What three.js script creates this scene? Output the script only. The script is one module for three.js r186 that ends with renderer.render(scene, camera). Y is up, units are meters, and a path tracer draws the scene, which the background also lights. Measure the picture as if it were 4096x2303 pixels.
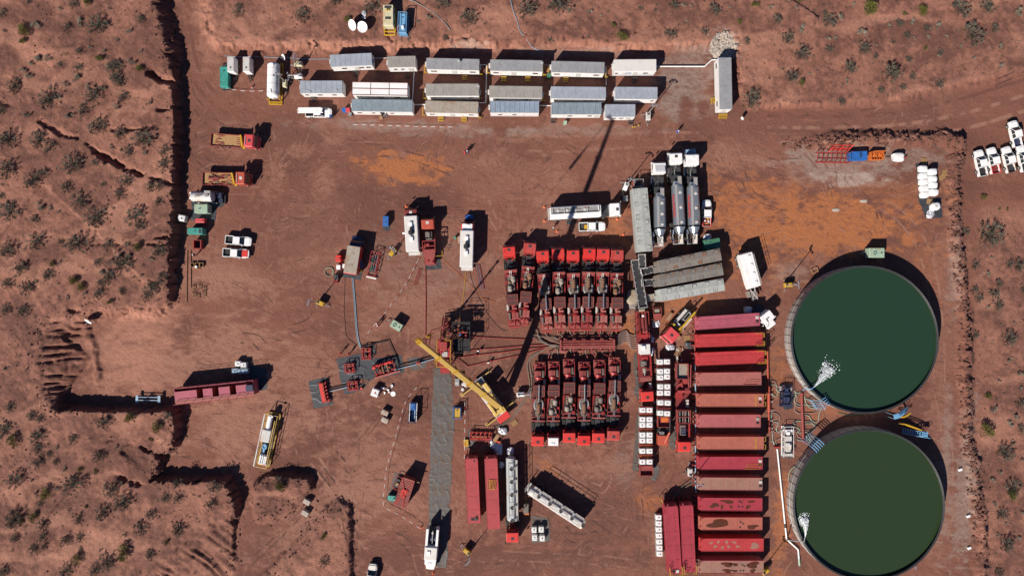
import * as THREE from 'three';
import { RoundedBoxGeometry } from 'three/addons/geometries/RoundedBoxGeometry.js';
import { mergeGeometries } from 'three/addons/utils/BufferGeometryUtils.js';
import { MarchingCubes } from 'three/addons/objects/MarchingCubes.js';
import { FontLoader } from 'three/addons/loaders/FontLoader.js';
import { TextGeometry } from 'three/addons/geometries/TextGeometry.js';

// ---------- camera, sky, sun, exposure ----------
const S = 20,H = 130;                     // photo pixels per metre on the pad, camera height in metres
const scene = new THREE.Scene();
const camera = new THREE.PerspectiveCamera(2 * Math.atan(1151.5 / S / H) * 180 / Math.PI,4096 / 2303,1,4000);
camera.up.set(0,0,-1); camera.position.set(0,H,0); camera.lookAt(0,0,0);
const renderer = new THREE.WebGLRenderer({ antialias:true });
renderer.toneMapping = THREE.LinearToneMapping; renderer.toneMappingExposure = 1.4;
renderer.shadowMap.enabled = true; renderer.setSize(1024,575);
const EL = 37.3 * Math.PI / 180;
const sunDir = new THREE.Vector3(-0.614 * Math.cos(EL),Math.sin(EL),0.789 * Math.cos(EL)).normalize();
// clear, deep blue high-desert sky: darker at the zenith, pale toward the horizon and round the sun
{
  const w = 256,h = 128,d = new Float32Array(w * h * 4),v = new THREE.Vector3();
  for (let j = 0; j < h; j++) for (let i = 0; i < w; i++) { const lat = (0.5 - (j + 0.5) / h) * Math.PI * -1,lon = ((i + 0.5) / w - 0.5) * Math.PI * 2; v.set(Math.cos(lat) * Math.cos(lon),Math.sin(lat),Math.cos(lat) * Math.sin(lon)); const e = Math.max(0,v.y),hz = Math.exp(-e * 4.5),glow = Math.pow(Math.max(0,v.dot(sunDir)),10),k = 4 * (j * w + i); d[k] = 0.02 + 0.09 * hz + 0.1 * glow; d[k + 1] = 0.045 + 0.11 * hz + 0.1 * glow; d[k + 2] = 0.12 + 0.14 * hz + 0.09 * glow; d[k + 3] = 1; }
  const t = new THREE.DataTexture(d,w,h,THREE.RGBAFormat,THREE.FloatType); t.mapping = THREE.EquirectangularReflectionMapping; t.magFilter = THREE.LinearFilter; t.needsUpdate = true; scene.background = t; scene.environment = t;
}
const sun = new THREE.DirectionalLight(0xfff5e9,5); sun.position.copy(sunDir).multiplyScalar(250); sun.castShadow = true;
Object.assign(sun.shadow.camera,{ left:-130,right:130,top:110,bottom:-110,near:10,far:520 }); sun.shadow.mapSize.set(4096,4096);
scene.add(sun,sun.target);

// ---------- helpers ----------
let seed = 7; const rnd = () => { seed = (seed * 1664525 + 1013904223) >>> 0; return seed / 4294967296; };
const rr = (a,b) => a + (b - a) * rnd();
const tile = (ox,oy,k) => (x,y) => [ox + x / k,oy + y / k];
const K = 1931 / 1024;
const A0 = tile(0,0,K),A1 = tile(1000,0,K),A2 = tile(2000,0,K),A3 = tile(3072,0,K);
const B0 = tile(0,768,K),B1 = tile(1000,768,K),B2 = tile(2000,768,K),B3 = tile(3072,768,K);
const C0 = tile(0,1535,K),C1 = tile(1000,1535,K),C2 = tile(2000,1535,K),C3 = tile(3072,1535,K);
const Q1 = tile(1990,950,4),Q2 = tile(1990,1300,4),Q3 = tile(2480,1200,4),Q4 = tile(2480,1560,4),Q5 = tile(1640,1230,4),Q6 = tile(1780,1450,4),Q7 = tile(1200,1330,4),Q8 = tile(2480,560,4);
const R3 = tile(720,740,4),R4 = tile(860,200,4),R5 = tile(2480,900,4),R6 = tile(3060,1500,4),R7 = tile(1840,1690,4),R8 = tile(3640,440,1536 / 456),PX = (x,y) => [x,y];
// a photo pixel seen at height h above the pad -> metres
const W = (p,h = 0) => { const f = (H - h) / H / S; return { x:(p[0] - 2048) * f,z:(p[1] - 1151.5) * f }; };
const W3 = (p,h = 0) => { const w = W(p,h); return new THREE.Vector3(w.x,h,w.z); };
const V = (x,y,z) => new THREE.Vector3(x,y,z);
function along(A,B,h = 0) { const a = W(A,h),b = W(B,h),dx = b.x - a.x,dz = b.z - a.z; return { x:(a.x + b.x) / 2,z:(a.z + b.z) / 2,len:Math.hypot(dx,dz),turn:Math.atan2(-dz,dx),b }; }
const spot = (p,h = 0,deg = 0) => { const w = W(p,h); return { x:w.x,z:w.z,turn:deg * Math.PI / 180 }; };

// noise
const NT = new Float32Array(65536); { let s = 99; for (let i = 0; i < 65536; i++) { s = (s * 1664525 + 1013904223) >>> 0; NT[i] = s / 4294967296; } }
function n2(x,y) {
  const xi = Math.floor(x),yi = Math.floor(y); let fx = x - xi,fy = y - yi; fx = fx * fx * (3 - 2 * fx); fy = fy * fy * (3 - 2 * fy);
  const a = xi & 255,b = (xi + 1) & 255,c = (yi & 255) << 8,d = ((yi + 1) & 255) << 8;
  const p = NT[c + a],q = NT[c + b],r = NT[d + a],s = NT[d + b];
  return p + (q - p) * fx + (r - p + (p - q - r + s) * fx) * fy;
}
function fbm(x,y,o = 4) { let v = 0,a = 0.5,t = 0; for (let i = 0; i < o; i++) { v += a * n2(x,y); t += a; a *= 0.5; x = x * 2.03 + 17.3; y = y * 2.03 + 5.7; } return v / t; }
const ss = (a,b,x) => { let t = (x - a) / (b - a); t = t < 0 ? 0 :t > 1 ? 1 :t; return t * t * (3 - 2 * t); };
const mix = (a,b,t) => a + (b - a) * t;

// ---------- geometry helpers (all return plain BufferGeometries) ----------
const cache = new Map();
function flat(g) { const n = g.index ? g.toNonIndexed() :g; for (const k of Object.keys(n.attributes)) if (!['position','normal','uv'].includes(k)) n.deleteAttribute(k); if (!n.attributes.uv) n.setAttribute('uv',new THREE.BufferAttribute(new Float32Array(n.attributes.position.count * 2),2)); if (!n.attributes.normal) n.computeVertexNormals(); return n; }
const bx = (w,h,d,x = 0,y = 0,z = 0,ry = 0,rz = 0,rx = 0) => { const g = flat(new THREE.BoxGeometry(w,h,d)); if (rx) g.rotateX(rx); if (rz) g.rotateZ(rz); if (ry) g.rotateY(ry); return g.translate(x,y + h / 2,z); };
const rb = (w,h,d,x = 0,y = 0,z = 0,r = 0.06,ry = 0) => { const g = flat(new RoundedBoxGeometry(w,h,d,2,Math.min(r,w / 2.1,h / 2.1,d / 2.1))); if (ry) g.rotateY(ry); return g.translate(x,y + h / 2,z); };
const cy = (r,h,x = 0,y = 0,z = 0,ax = 'y',r2 = r,seg = 12) => { const g = flat(new THREE.CylinderGeometry(r2,r,h,seg)); if (ax === 'x') g.rotateZ(-Math.PI / 2); if (ax === 'z') g.rotateX(Math.PI / 2); return g.translate(x,ax === 'y' ? y + h / 2 :y,z); };
const bar = (a,b,r = 0.03,seg = 6) => { const A = a.isVector3 ? a :V(...a),B = b.isVector3 ? b :V(...b),d = B.clone().sub(A),L = d.length(); const g = flat(new THREE.CylinderGeometry(r,r,L,seg)); g.applyQuaternion(new THREE.Quaternion().setFromUnitVectors(V(0,1,0),d.normalize())); return g.translate((A.x + B.x) / 2,(A.y + B.y) / 2,(A.z + B.z) / 2); };
const tb = (pts,r = 0.08,seg = 6,n = 0,closed = false) => flat(new THREE.TubeGeometry(new THREE.CatmullRomCurve3(pts.map(p => p.isVector3 ? p :V(...p)),closed,'centripetal'),n || pts.length * 5,r,seg,closed));
const path = (pts,r = 0.03,seg = 5) => { const o = []; for (let i = 1; i < pts.length; i++) o.push(bar(pts[i - 1],pts[i],r,seg)); return o; };
function ext(pts,depth,bevel = 0,plane = 'xy') { // outline extruded; 'xy' = side profile pushed along z (centred), 'xz' = plan pushed up from y 0
  const s = new THREE.Shape(pts.map(p => new THREE.Vector2(p[0],p[1]))); const g = flat(new THREE.ExtrudeGeometry(s,{ depth:depth - 2 * bevel,bevelEnabled:bevel > 0,bevelThickness:bevel,bevelSize:bevel,bevelOffset:-bevel,bevelSegments:2,curveSegments:6 }));
  g.translate(0,0,bevel); if (plane === 'xy') g.translate(0,0,-depth / 2); else { g.rotateX(Math.PI / 2); g.translate(0,depth,0); } return g;
}
function quad(a,b,c,d) { const g = new THREE.BufferGeometry(); g.setAttribute('position',new THREE.Float32BufferAttribute([...a,...b,...c,...a,...c,...d],3)); g.computeVertexNormals(); return flat(g); }
function frustum(x0,x1,z0,y0,X0,X1,Z0,y1) { const b = [[x0,y0,-z0],[x1,y0,-z0],[x1,y0,z0],[x0,y0,z0]],t = [[X0,y1,-Z0],[X1,y1,-Z0],[X1,y1,Z0],[X0,y1,Z0]]; return [quad(t[0],t[3],t[2],t[1]),quad(b[0],t[0],t[1],b[1]),quad(b[1],t[1],t[2],b[2]),quad(b[2],t[2],t[3],b[3]),quad(b[3],t[3],t[0],b[0])]; }
const rot = (g,ry) => g.rotateY(ry),mv = (g,x,y,z) => g.translate(x,y,z);
function boxUV(g) { const p = g.attributes.position,n = g.attributes.normal,u = new Float32Array(p.count * 2); for (let i = 0; i < p.count; i++) { const ax = Math.abs(n.getX(i)),ay = Math.abs(n.getY(i)),az = Math.abs(n.getZ(i)); const q = ay >= ax && ay >= az ? [p.getX(i),p.getZ(i)] :ax >= az ? [p.getZ(i),p.getY(i)] :[p.getX(i),p.getY(i)]; u[2 * i] = q[0]; u[2 * i + 1] = q[1]; } g.setAttribute('uv',new THREE.BufferAttribute(u,2)); return g; }
function join(gs) { const l = gs.flat(9); return boxUV(l.length === 1 ? l[0] :mergeGeometries(l)); }
function shade(m) { m.castShadow = true; m.receiveShadow = true; return m; }
function part(parent,name,mat,...gs) { const m = shade(new THREE.Mesh(gs.length === 1 && gs[0].isBufferGeometry && gs[0].userData.done ? gs[0] :join(gs),mat)); m.name = name; if (parent) parent.add(m); return m; }
const keep = (key,f) => { if (!cache.has(key)) { const g = join([f()]); g.userData.done = true; cache.set(key,g); } return cache.get(key); };
const used = {};
const numbered = n => { const k = used[n] = (used[n] ?? -1) + 1; return k ? n + '_' + String(k).padStart(3,'0') :n; };
function tag(o,label,category,group) { o.userData.label = label; o.userData.category = category; if (group) o.userData.group = group; return o; }
function thing(name,label,category,P,group) { const o = new THREE.Group(); o.name = numbered(name); tag(o,label,category,group); o.position.set(P.x,P.y ?? groundY(P.x,P.z),P.z); o.rotation.y = P.turn || 0; scene.add(o); return o; }
function solo(name,label,category,mat,group,...gs) { const m = part(scene,numbered(name),mat,...gs); return tag(m,label,category,group); }
function copyTo(src,P,label,group) { const r = src.clone(); r.name = numbered(src.name.replace(/_\d{3}$/,'')); r.userData = { ...src.userData }; if (label) r.userData.label = label; if (group) r.userData.group = group; r.position.set(P.x,P.y ?? groundY(P.x,P.z),P.z); r.rotation.y = P.turn || 0; scene.add(r); return r; }

// ---------- textures and materials ----------
function tex(w,h,f,srgb = true) { const d = new Uint8Array(w * h * 4); for (let j = 0; j < h; j++) for (let i = 0; i < w; i++) { const c = f(i,j),k = 4 * (j * w + i); d[k] = c[0] * 255; d[k + 1] = c[1] * 255; d[k + 2] = c[2] * 255; d[k + 3] = 255; } const t = new THREE.DataTexture(d,w,h); t.wrapS = t.wrapT = THREE.RepeatWrapping; t.magFilter = THREE.LinearFilter; t.minFilter = THREE.LinearMipmapLinearFilter; t.generateMipmaps = true; if (srgb) t.colorSpace = THREE.SRGBColorSpace; t.needsUpdate = true; return t; }
const per = (i,j,n,f,o = 3) => { let v = 0,a = 0.5,t = 0,q = f; for (let k = 0; k < o; k++) { const x = i / n * q,y = j / n * q; const xi = Math.floor(x),yi = Math.floor(y); let fx = x - xi,fy = y - yi; fx = fx * fx * (3 - 2 * fx); fy = fy * fy * (3 - 2 * fy); const g = (A,B) => NT[(((B % q + q) % q + k * 37) & 255) * 256 + (((A % q + q) % q + k * 11) & 255)]; v += a * mix(mix(g(xi,yi),g(xi + 1,yi),fx),mix(g(xi,yi + 1),g(xi + 1,yi + 1),fx),fy); t += a; a *= 0.55; q *= 2; } return v / t; };
// dusty painted metal: pale base with fine grain, brown dust patches and scuffs
const dustTex = tex(512,512,(i,j) => { const a = per(i,j,512,6,5),b = per(i + 91,j + 33,512,24,3),c = per(i,j * 3,512,40,2); const d = ss(0.45,0.72,a) * 0.75; const v = 0.93 - 0.1 * b - 0.07 * ss(0.6,0.8,c); return [mix(v,v * 0.93,d),mix(v,v * 0.81,d),mix(v,v * 0.74,d)]; }); dustTex.repeat.set(1 / 7,1 / 7);
const cleanTex = tex(512,512,(i,j) => { const a = per(i,j,512,8,5),b = per(i + 91,j + 33,512,32,3); const d = ss(0.5,0.8,a) * 0.4,v = 0.97 - 0.05 * b; return [mix(v,v * 0.92,d),mix(v,v * 0.89,d),mix(v,v * 0.87,d)]; }); cleanTex.repeat.set(1 / 6,1 / 6);
// sun-bleached paint: blotchy fading with rust specks
const fadeTex = tex(512,512,(i,j) => { const a = per(i,j,512,5,5),b = per(i + 50,j + 9,512,40,3),c = per(i + 200,j,512,60,2); const v = 0.8 + 0.2 * a - 0.12 * b; const r = ss(0.7,0.85,c) * 0.3; return [v,v * mix(1,0.84,r),v * mix(1,0.75,r)].map(x => Math.min(1,x)); }); fadeTex.repeat.set(1 / 9,1 / 9);
// weathered sheet-metal roof: streaks along the sheets and stains
const roofTex = tex(512,512,(i,j) => { const a = per(i,j,512,7,4),b = per(i * 3,j,512,20,3),c = per(i + 77,j + 77,512,4,4); const v = 0.87 + 0.12 * a - 0.08 * ss(0.5,0.75,b) - 0.12 * ss(0.64,0.72,c); return [v,v,v].map(x => Math.max(0,Math.min(1,x))); }); roofTex.repeat.set(1 / 8,1 / 8);
// wrinkled plastic sheet
const wrinkle = tex(512,512,(i,j) => { const a = per(i,j,512,10,5),b = Math.pow(1 - Math.abs(per(i * 2,j,512,6,2) * 2 - 1),9),c = Math.pow(1 - Math.abs(per(i + 200,j * 2,512,7,2) * 2 - 1),9); const v = Math.min(1,0.25 * a + 0.5 * b + 0.4 * c); return [v,v,v]; },false); wrinkle.repeat.set(1 / 5,1 / 5);
const dirtTex = tex(512,512,(i,j) => { const a = per(i * 4,j,512,5,4),b = per(i * 3 + 60,j,512,24,3); const d = ss(0.42,0.66,a),v = 0.55 + 0.25 * b; return [mix(v,0.7,d),mix(v,0.6,d),mix(v,0.54,d)]; }); dirtTex.repeat.set(1 / 6,1 / 6);
const woodTex = tex(256,256,(i,j) => { const a = per(i * 0.3 | 0,j,256,30,4); const v = 0.75 + 0.25 * a; return [v,v * 0.95,v * 0.88]; }); woodTex.repeat.set(1 / 2,1 / 2);
const mat = (r,g,b,rough = 0.6,metal = 0,map = dustTex,o = {}) => new THREE.MeshStandardMaterial({ color:new THREE.Color().setRGB(r,g,b),roughness:rough,metalness:metal,map,side:THREE.DoubleSide,...o });
const M = {
  cabRed:mat(0.64,0.05,0.042,0.38,0,cleanTex),cabRose:mat(0.62,0.075,0.085,0.42,0,cleanTex),cabOrange:mat(0.55,0.1,0.055,0.5,0),red:mat(0.4,0.032,0.032,0.5),dustRed:mat(0.35,0.07,0.062,0.7),paleRed:mat(0.42,0.14,0.12,0.8),darkRed:mat(0.22,0.028,0.026,0.6),ironRed:mat(0.4,0.055,0.05,0.55),
  tCrimson:mat(0.46,0.045,0.07,0.55,0,fadeTex),tPink:mat(0.5,0.11,0.16,0.55,0,fadeTex),tRed:mat(0.58,0.05,0.055,0.55,0,fadeTex),tSalmon:mat(0.47,0.15,0.13,0.7,0,fadeTex),tOrange:mat(0.5,0.14,0.095,0.7,0,fadeTex),tTan:mat(0.4,0.2,0.15,0.75,0,fadeTex),tRose:mat(0.5,0.13,0.13,0.65,0,fadeTex),
  white:mat(0.84,0.845,0.85,0.45,0,cleanTex),dirtyWhite:mat(0.68,0.67,0.65,0.6),cream:mat(0.72,0.68,0.46,0.6),plastic:mat(0.84,0.85,0.86,0.5,0,cleanTex),
  roofGrey:mat(0.33,0.335,0.35,0.6,0.1,roofTex),roofTan:mat(0.33,0.31,0.285,0.7,0,roofTex),roofBlue:mat(0.38,0.42,0.48,0.5,0.1,roofTex),roofSky:mat(0.3,0.37,0.47,0.45,0.1,roofTex),roofSteel:mat(0.27,0.33,0.37,0.45,0.1,roofTex),roofBrown:mat(0.42,0.37,0.31,0.8),roofWhite:mat(0.68,0.66,0.63,0.6,0,cleanTex),
  sandGrey:mat(0.4,0.415,0.395,0.65,0,roofTex),sandDust:mat(0.24,0.215,0.195,0.85,0,dustTex),sandMid:mat(0.38,0.37,0.35,0.8,0,dirtTex),tCherry:mat(0.5,0.055,0.065,0.5,0,fadeTex),acidGrey:mat(0.52,0.56,0.58,0.5),grey:mat(0.32,0.33,0.34,0.55),dark:mat(0.045,0.045,0.048,0.6),black:mat(0.018,0.018,0.02,0.75),rubber:mat(0.03,0.028,0.027,0.9),steel:mat(0.5,0.5,0.5,0.38,0.85,cleanTex),silver:mat(0.75,0.76,0.78,0.22,1,null),chrome:mat(0.8,0.8,0.8,0.16,1,null),rust:mat(0.26,0.13,0.075,0.85),engine:mat(0.2,0.17,0.15,0.8),filter:mat(0.36,0.32,0.27,0.8),silo:mat(0.45,0.5,0.56,0.3,0.75,cleanTex),siloDark:mat(0.2,0.23,0.26,0.5,0.4,cleanTex),
  yellow:mat(0.66,0.4,0.03,0.5),craneGold:mat(0.64,0.44,0.12,0.42,0,cleanTex),blue:mat(0.03,0.16,0.52,0.5),skyBlue:mat(0.2,0.48,0.78,0.5),navy:mat(0.03,0.04,0.1,0.5),paleBlue:mat(0.35,0.52,0.68,0.45),teal:mat(0.05,0.36,0.3,0.55),mint:mat(0.4,0.55,0.42,0.6),green:mat(0.06,0.22,0.14,0.6),orange:mat(0.75,0.2,0.04,0.55),safety:mat(0.85,0.16,0.05,0.6,0,null),
  wood:mat(0.45,0.3,0.15,0.85,0,woodTex),card:mat(0.4,0.24,0.13,0.85),concrete:mat(0.52,0.45,0.39,0.9),glass:new THREE.MeshPhysicalMaterial({ color:new THREE.Color().setRGB(0.02,0.025,0.03),roughness:0.06,metalness:0,clearcoat:1 }),pane:new THREE.MeshPhysicalMaterial({ color:new THREE.Color().setRGB(0.03,0.03,0.03),roughness:0.08 }),
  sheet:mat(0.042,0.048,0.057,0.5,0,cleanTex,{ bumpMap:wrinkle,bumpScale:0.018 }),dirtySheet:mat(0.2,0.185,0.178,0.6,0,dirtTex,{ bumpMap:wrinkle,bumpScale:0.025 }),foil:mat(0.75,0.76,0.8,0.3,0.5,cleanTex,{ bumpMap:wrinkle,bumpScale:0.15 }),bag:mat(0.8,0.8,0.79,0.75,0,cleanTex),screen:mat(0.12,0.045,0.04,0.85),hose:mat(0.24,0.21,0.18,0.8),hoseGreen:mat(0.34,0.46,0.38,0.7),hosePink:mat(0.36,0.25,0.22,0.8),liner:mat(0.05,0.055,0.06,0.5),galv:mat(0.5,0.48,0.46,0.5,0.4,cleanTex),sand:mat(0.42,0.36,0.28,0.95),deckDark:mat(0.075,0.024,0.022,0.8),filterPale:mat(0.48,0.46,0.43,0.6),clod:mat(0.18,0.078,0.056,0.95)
};

// ---------- terrain: cut banks, mounds, spoil ridges and gullies round the levelled pad ----------
// plateau outlines: top edge as seen in the photograph [x, y, slope width m, height m]
const mapTile = (T,l) => l.map(q => { const p = T(q[0],q[1]); const w = W(p,q[3]); return [w.x,w.z,q[2],q[3]]; });
const WEST = [
  ...mapTile(A0,[[-700,-500,3,2.9],[1090,-500,3,2.9],[1130,0,3.4,2.9],[1190,200,3.2,2.9],[1235,330,2.6,2.9],[1265,440,1.6,2.9],[1300,560,0.6,2.9],[1290,700,0.6,2.9],[1300,850,0.5,2.9],[1310,930,0.5,2.9],[1295,1050,0.5,2.9],[1300,1200,0.5,2.9],[1290,1440,0.5,2.9]]),
  ...mapTile(B0,[[1285,100,0.6,2.9],[1280,300,0.6,2.9],[1275,500,0.7,2.8],[1255,700,0.9,2.6],[1252,825,1.2,2.2],[1150,860,2.9,2.2],[900,868,3,2.3],[700,880,3,2.4],[560,900,6,2.5],[330,950,10,2.6],[260,1050,11,2.7],[240,1200,11,2.8],[250,1400,11,2.9]]),
  ...mapTile(C0,[[300,130,9,2.9],[370,200,4,3],[420,208,1.2,3],[700,206,0.5,3],[1000,212,0.5,3],[1240,212,0.5,3],[1300,235,0.6,3],[1302,330,0.6,3],[1290,440,0.7,2.8],[1265,505,0.9,2.6],[1200,545,0.8,2.2],[1195,600,0.8,2.2],[1150,690,0.8,2.4],[1110,732,0.7,2.6],[1250,735,0.5,2.6],[1400,742,0.5,2.6],[1690,732,0.6,2.6],[1712,790,0.7,2.6],[1760,880,0.7,2.6],[1767,980,0.7,2.6],[1722,1150,0.9,2.6],[1722,1330,0.9,2.5],[1740,1390,1.6,2.4],[1700,1500,3,2.4],[1500,1900,4,2.4],[-700,1900,7,2.9]])];
const NORTH = [...mapTile(A0,[[1555,-500,3,1.4],[1565,0,3,1.4],[1590,200,3,1.4],[1650,300,2.6,1.4],[1930,322,2.6,1.4]]),...mapTile(A1,[[300,320,2.6,1.4],[600,312,2.6,1.4],[1000,308,2.6,1.3],[1300,303,2.4,1.2],[1560,285,1.6,1.1],[1740,285,1.4,1.1],[1830,315,1.2,1.1]]),...mapTile(A2,[[110,302,1.2,1.2],[400,262,2,1.2],[650,292,1.6,1.2],[900,318,2,1.2],[1250,318,2,1.3],[1580,310,2,1.3],[1660,255,1.6,1.2],[1790,275,1.2,1.2],[1805,420,1,1.2],[1810,590,0.9,1.2],[1850,690,1,1.1],[1910,790,1,1.1]]),...mapTile(A3,[[40,792,0.9,1],[370,778,0.9,0.9],[560,768,1.2,0.8],[780,758,1.4,0.8],[1000,735,2,0.7],[1080,690,2.4,0.6],[1300,640,2.4,0.6],[1600,570,2.5,0.5],[1931,485,3,0.5],[2700,420,3,0.5],[2700,-500,3,0.5]])];
const MOUND1 = mapTile(C1,[[40,760,1.2,1.7],[120,708,0.9,1.8],[420,722,0.9,1.9],[432,790,1.2,1.6],[330,890,1.6,1.3],[240,985,1.6,1.2],[120,1030,1.4,1.2],[50,1030,1.2,1.2],[25,900,1.2,1.4]]);
const MOUND2 = mapTile(C1,[[600,925,1,1.7],[640,903,0.9,1.7],[737,955,0.8,1.7],[740,1100,0.8,1.7],[735,1250,0.8,1.7],[740,1400,0.8,1.7],[745,1700,1,1.7],[-200,1800,1.4,1.5],[60,1500,1.4,1.5],[200,1370,1.3,1.5],[380,1180,1.3,1.4],[470,1090,1.2,1.4],[530,1000,1,1.5]]);
const polys = [WEST,NORTH,MOUND1,MOUND2].map((p,i) => ({ p,i,b:p.reduce((b,q) => [Math.min(b[0],q[0] - 13),Math.max(b[1],q[0] + 13),Math.min(b[2],q[1] - 13),Math.max(b[3],q[1] + 13)],[9e9,-9e9,9e9,-9e9]) }));
function polyEval(P,x,z) { // [signed distance (inside +), slope width, height]
  const p = P.p; let best = 9e9,w = 1,h = 1,inside = false;
  for (let i = 0,j = p.length - 1; i < p.length; j = i++) {
    const ax = p[j][0],az = p[j][1],bxx = p[i][0],bz = p[i][1],ex = bxx - ax,ez = bz - az;
    let t = ((x - ax) * ex + (z - az) * ez) / (ex * ex + ez * ez); t = t < 0 ? 0 :t > 1 ? 1 :t;
    const dx = x - ax - ex * t,dz = z - az - ez * t,d = dx * dx + dz * dz;
    if (d < best) { best = d; w = mix(p[j][2],p[i][2],t); h = mix(p[j][3],p[i][3],t); }
    if ((az > z) !== (bz > z) && x < (bxx - ax) * (z - az) / (bz - az) + ax) inside = !inside;
  }
  return [inside ? Math.sqrt(best) :-Math.sqrt(best),w,h];
}
const line = (T,l) => l.map(q => { const w = W(T(q[0],q[1])); return [w.x,w.z]; });
const RIDGE_N = line(A3,[[150,1090],[330,1078],[500,1062],[660,1050],[1000,1054],[1340,1040],[1425,1085]]);
const RIDGE_E = [...line(A3,[[1425,1085],[1425,1200],[1400,1300],[1405,1448]]),...line(B3,[[1410,150],[1418,300],[1435,500],[1462,700],[1478,900],[1485,1200],[1490,1448]]),...line(C3,[[1495,200],[1500,450],[1540,560],[1565,800],[1585,1000],[1600,1300],[1600,1900]])];
const LEDGE = line(B0,[[655,1000],[662,1100],[700,1150],[718,1250],[735,1330],[728,1440]]);
const GULLY = [[line(A0,[[350,935],[440,980],[530,1040],[640,1055],[770,1150]]),0.42,0.6],[line(A0,[[770,1170],[900,1230],[1000,1290],[1120,1330],[1330,1400]]),0.85,1.6],[line(A0,[[1340,640],[1240,625],[1190,575]]),1.1,1.6],[line(A0,[[-20,740],[80,800],[200,840],[270,860]]),0.4,0.35],[line(A0,[[1320,930],[1230,960],[1130,990],[900,1000]]),0.35,0.5],[line(A0,[[1320,850],[1240,850]]),0.4,0.9],[line(B0,[[1330,410],[1220,395],[1100,400],[700,400]]),0.4,0.6],[line(B0,[[1330,350],[1230,350]]),0.35,0.8],[line(C0,[[1330,560],[1240,530],[1150,490],[1090,462]]),0.7,1.2],[line(C0,[[1180,710],[1100,738],[1010,705],[930,680]]),0.5,0.9],[line(C0,[[980,435],[880,398],[780,440],[690,470]]),0.3,0.25],[line(A1,[[1030,240],[1070,310],[1110,390]]),0.3,0.5],[line(A2,[[1000,370],[1005,300],[1035,220]]),0.25,0.4],[line(C0,[[-20,480],[120,500],[260,520]]),0.3,0.25],[line(C0,[[260,655],[420,670],[520,690],[650,710]]),0.3,0.25],[line(B0,[[560,890],[640,900]]),0.4,0.6]];
function lineDist(l,x,z) { let b = 9e9; for (let i = 1; i < l.length; i++) { const ax = l[i - 1][0],az = l[i - 1][1],ex = l[i][0] - ax,ez = l[i][1] - az; let t = ((x - ax) * ex + (z - az) * ez) / (ex * ex + ez * ez); t = t < 0 ? 0 :t > 1 ? 1 :t; const dx = x - ax - ex * t,dz = z - az - ez * t,d = dx * dx + dz * dz; if (d < b) b = d; } return Math.sqrt(b); }
const CR = (() => { const a = W(C0(1590,1030),2),b = W(C0(1120,1400),2),l = Math.hypot(b.x - a.x,b.z - a.z); return { x:a.x,z:a.z,nx:(b.z - a.z) / l,nz:-(b.x - a.x) / l }; })();
const EASTX = W([3880,0]).x,EASTZ = W([0,790]).z; for (const q of WEST) q[3] *= 0.87; for (const q of MOUND2) q[3] *= 0.5;
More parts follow.
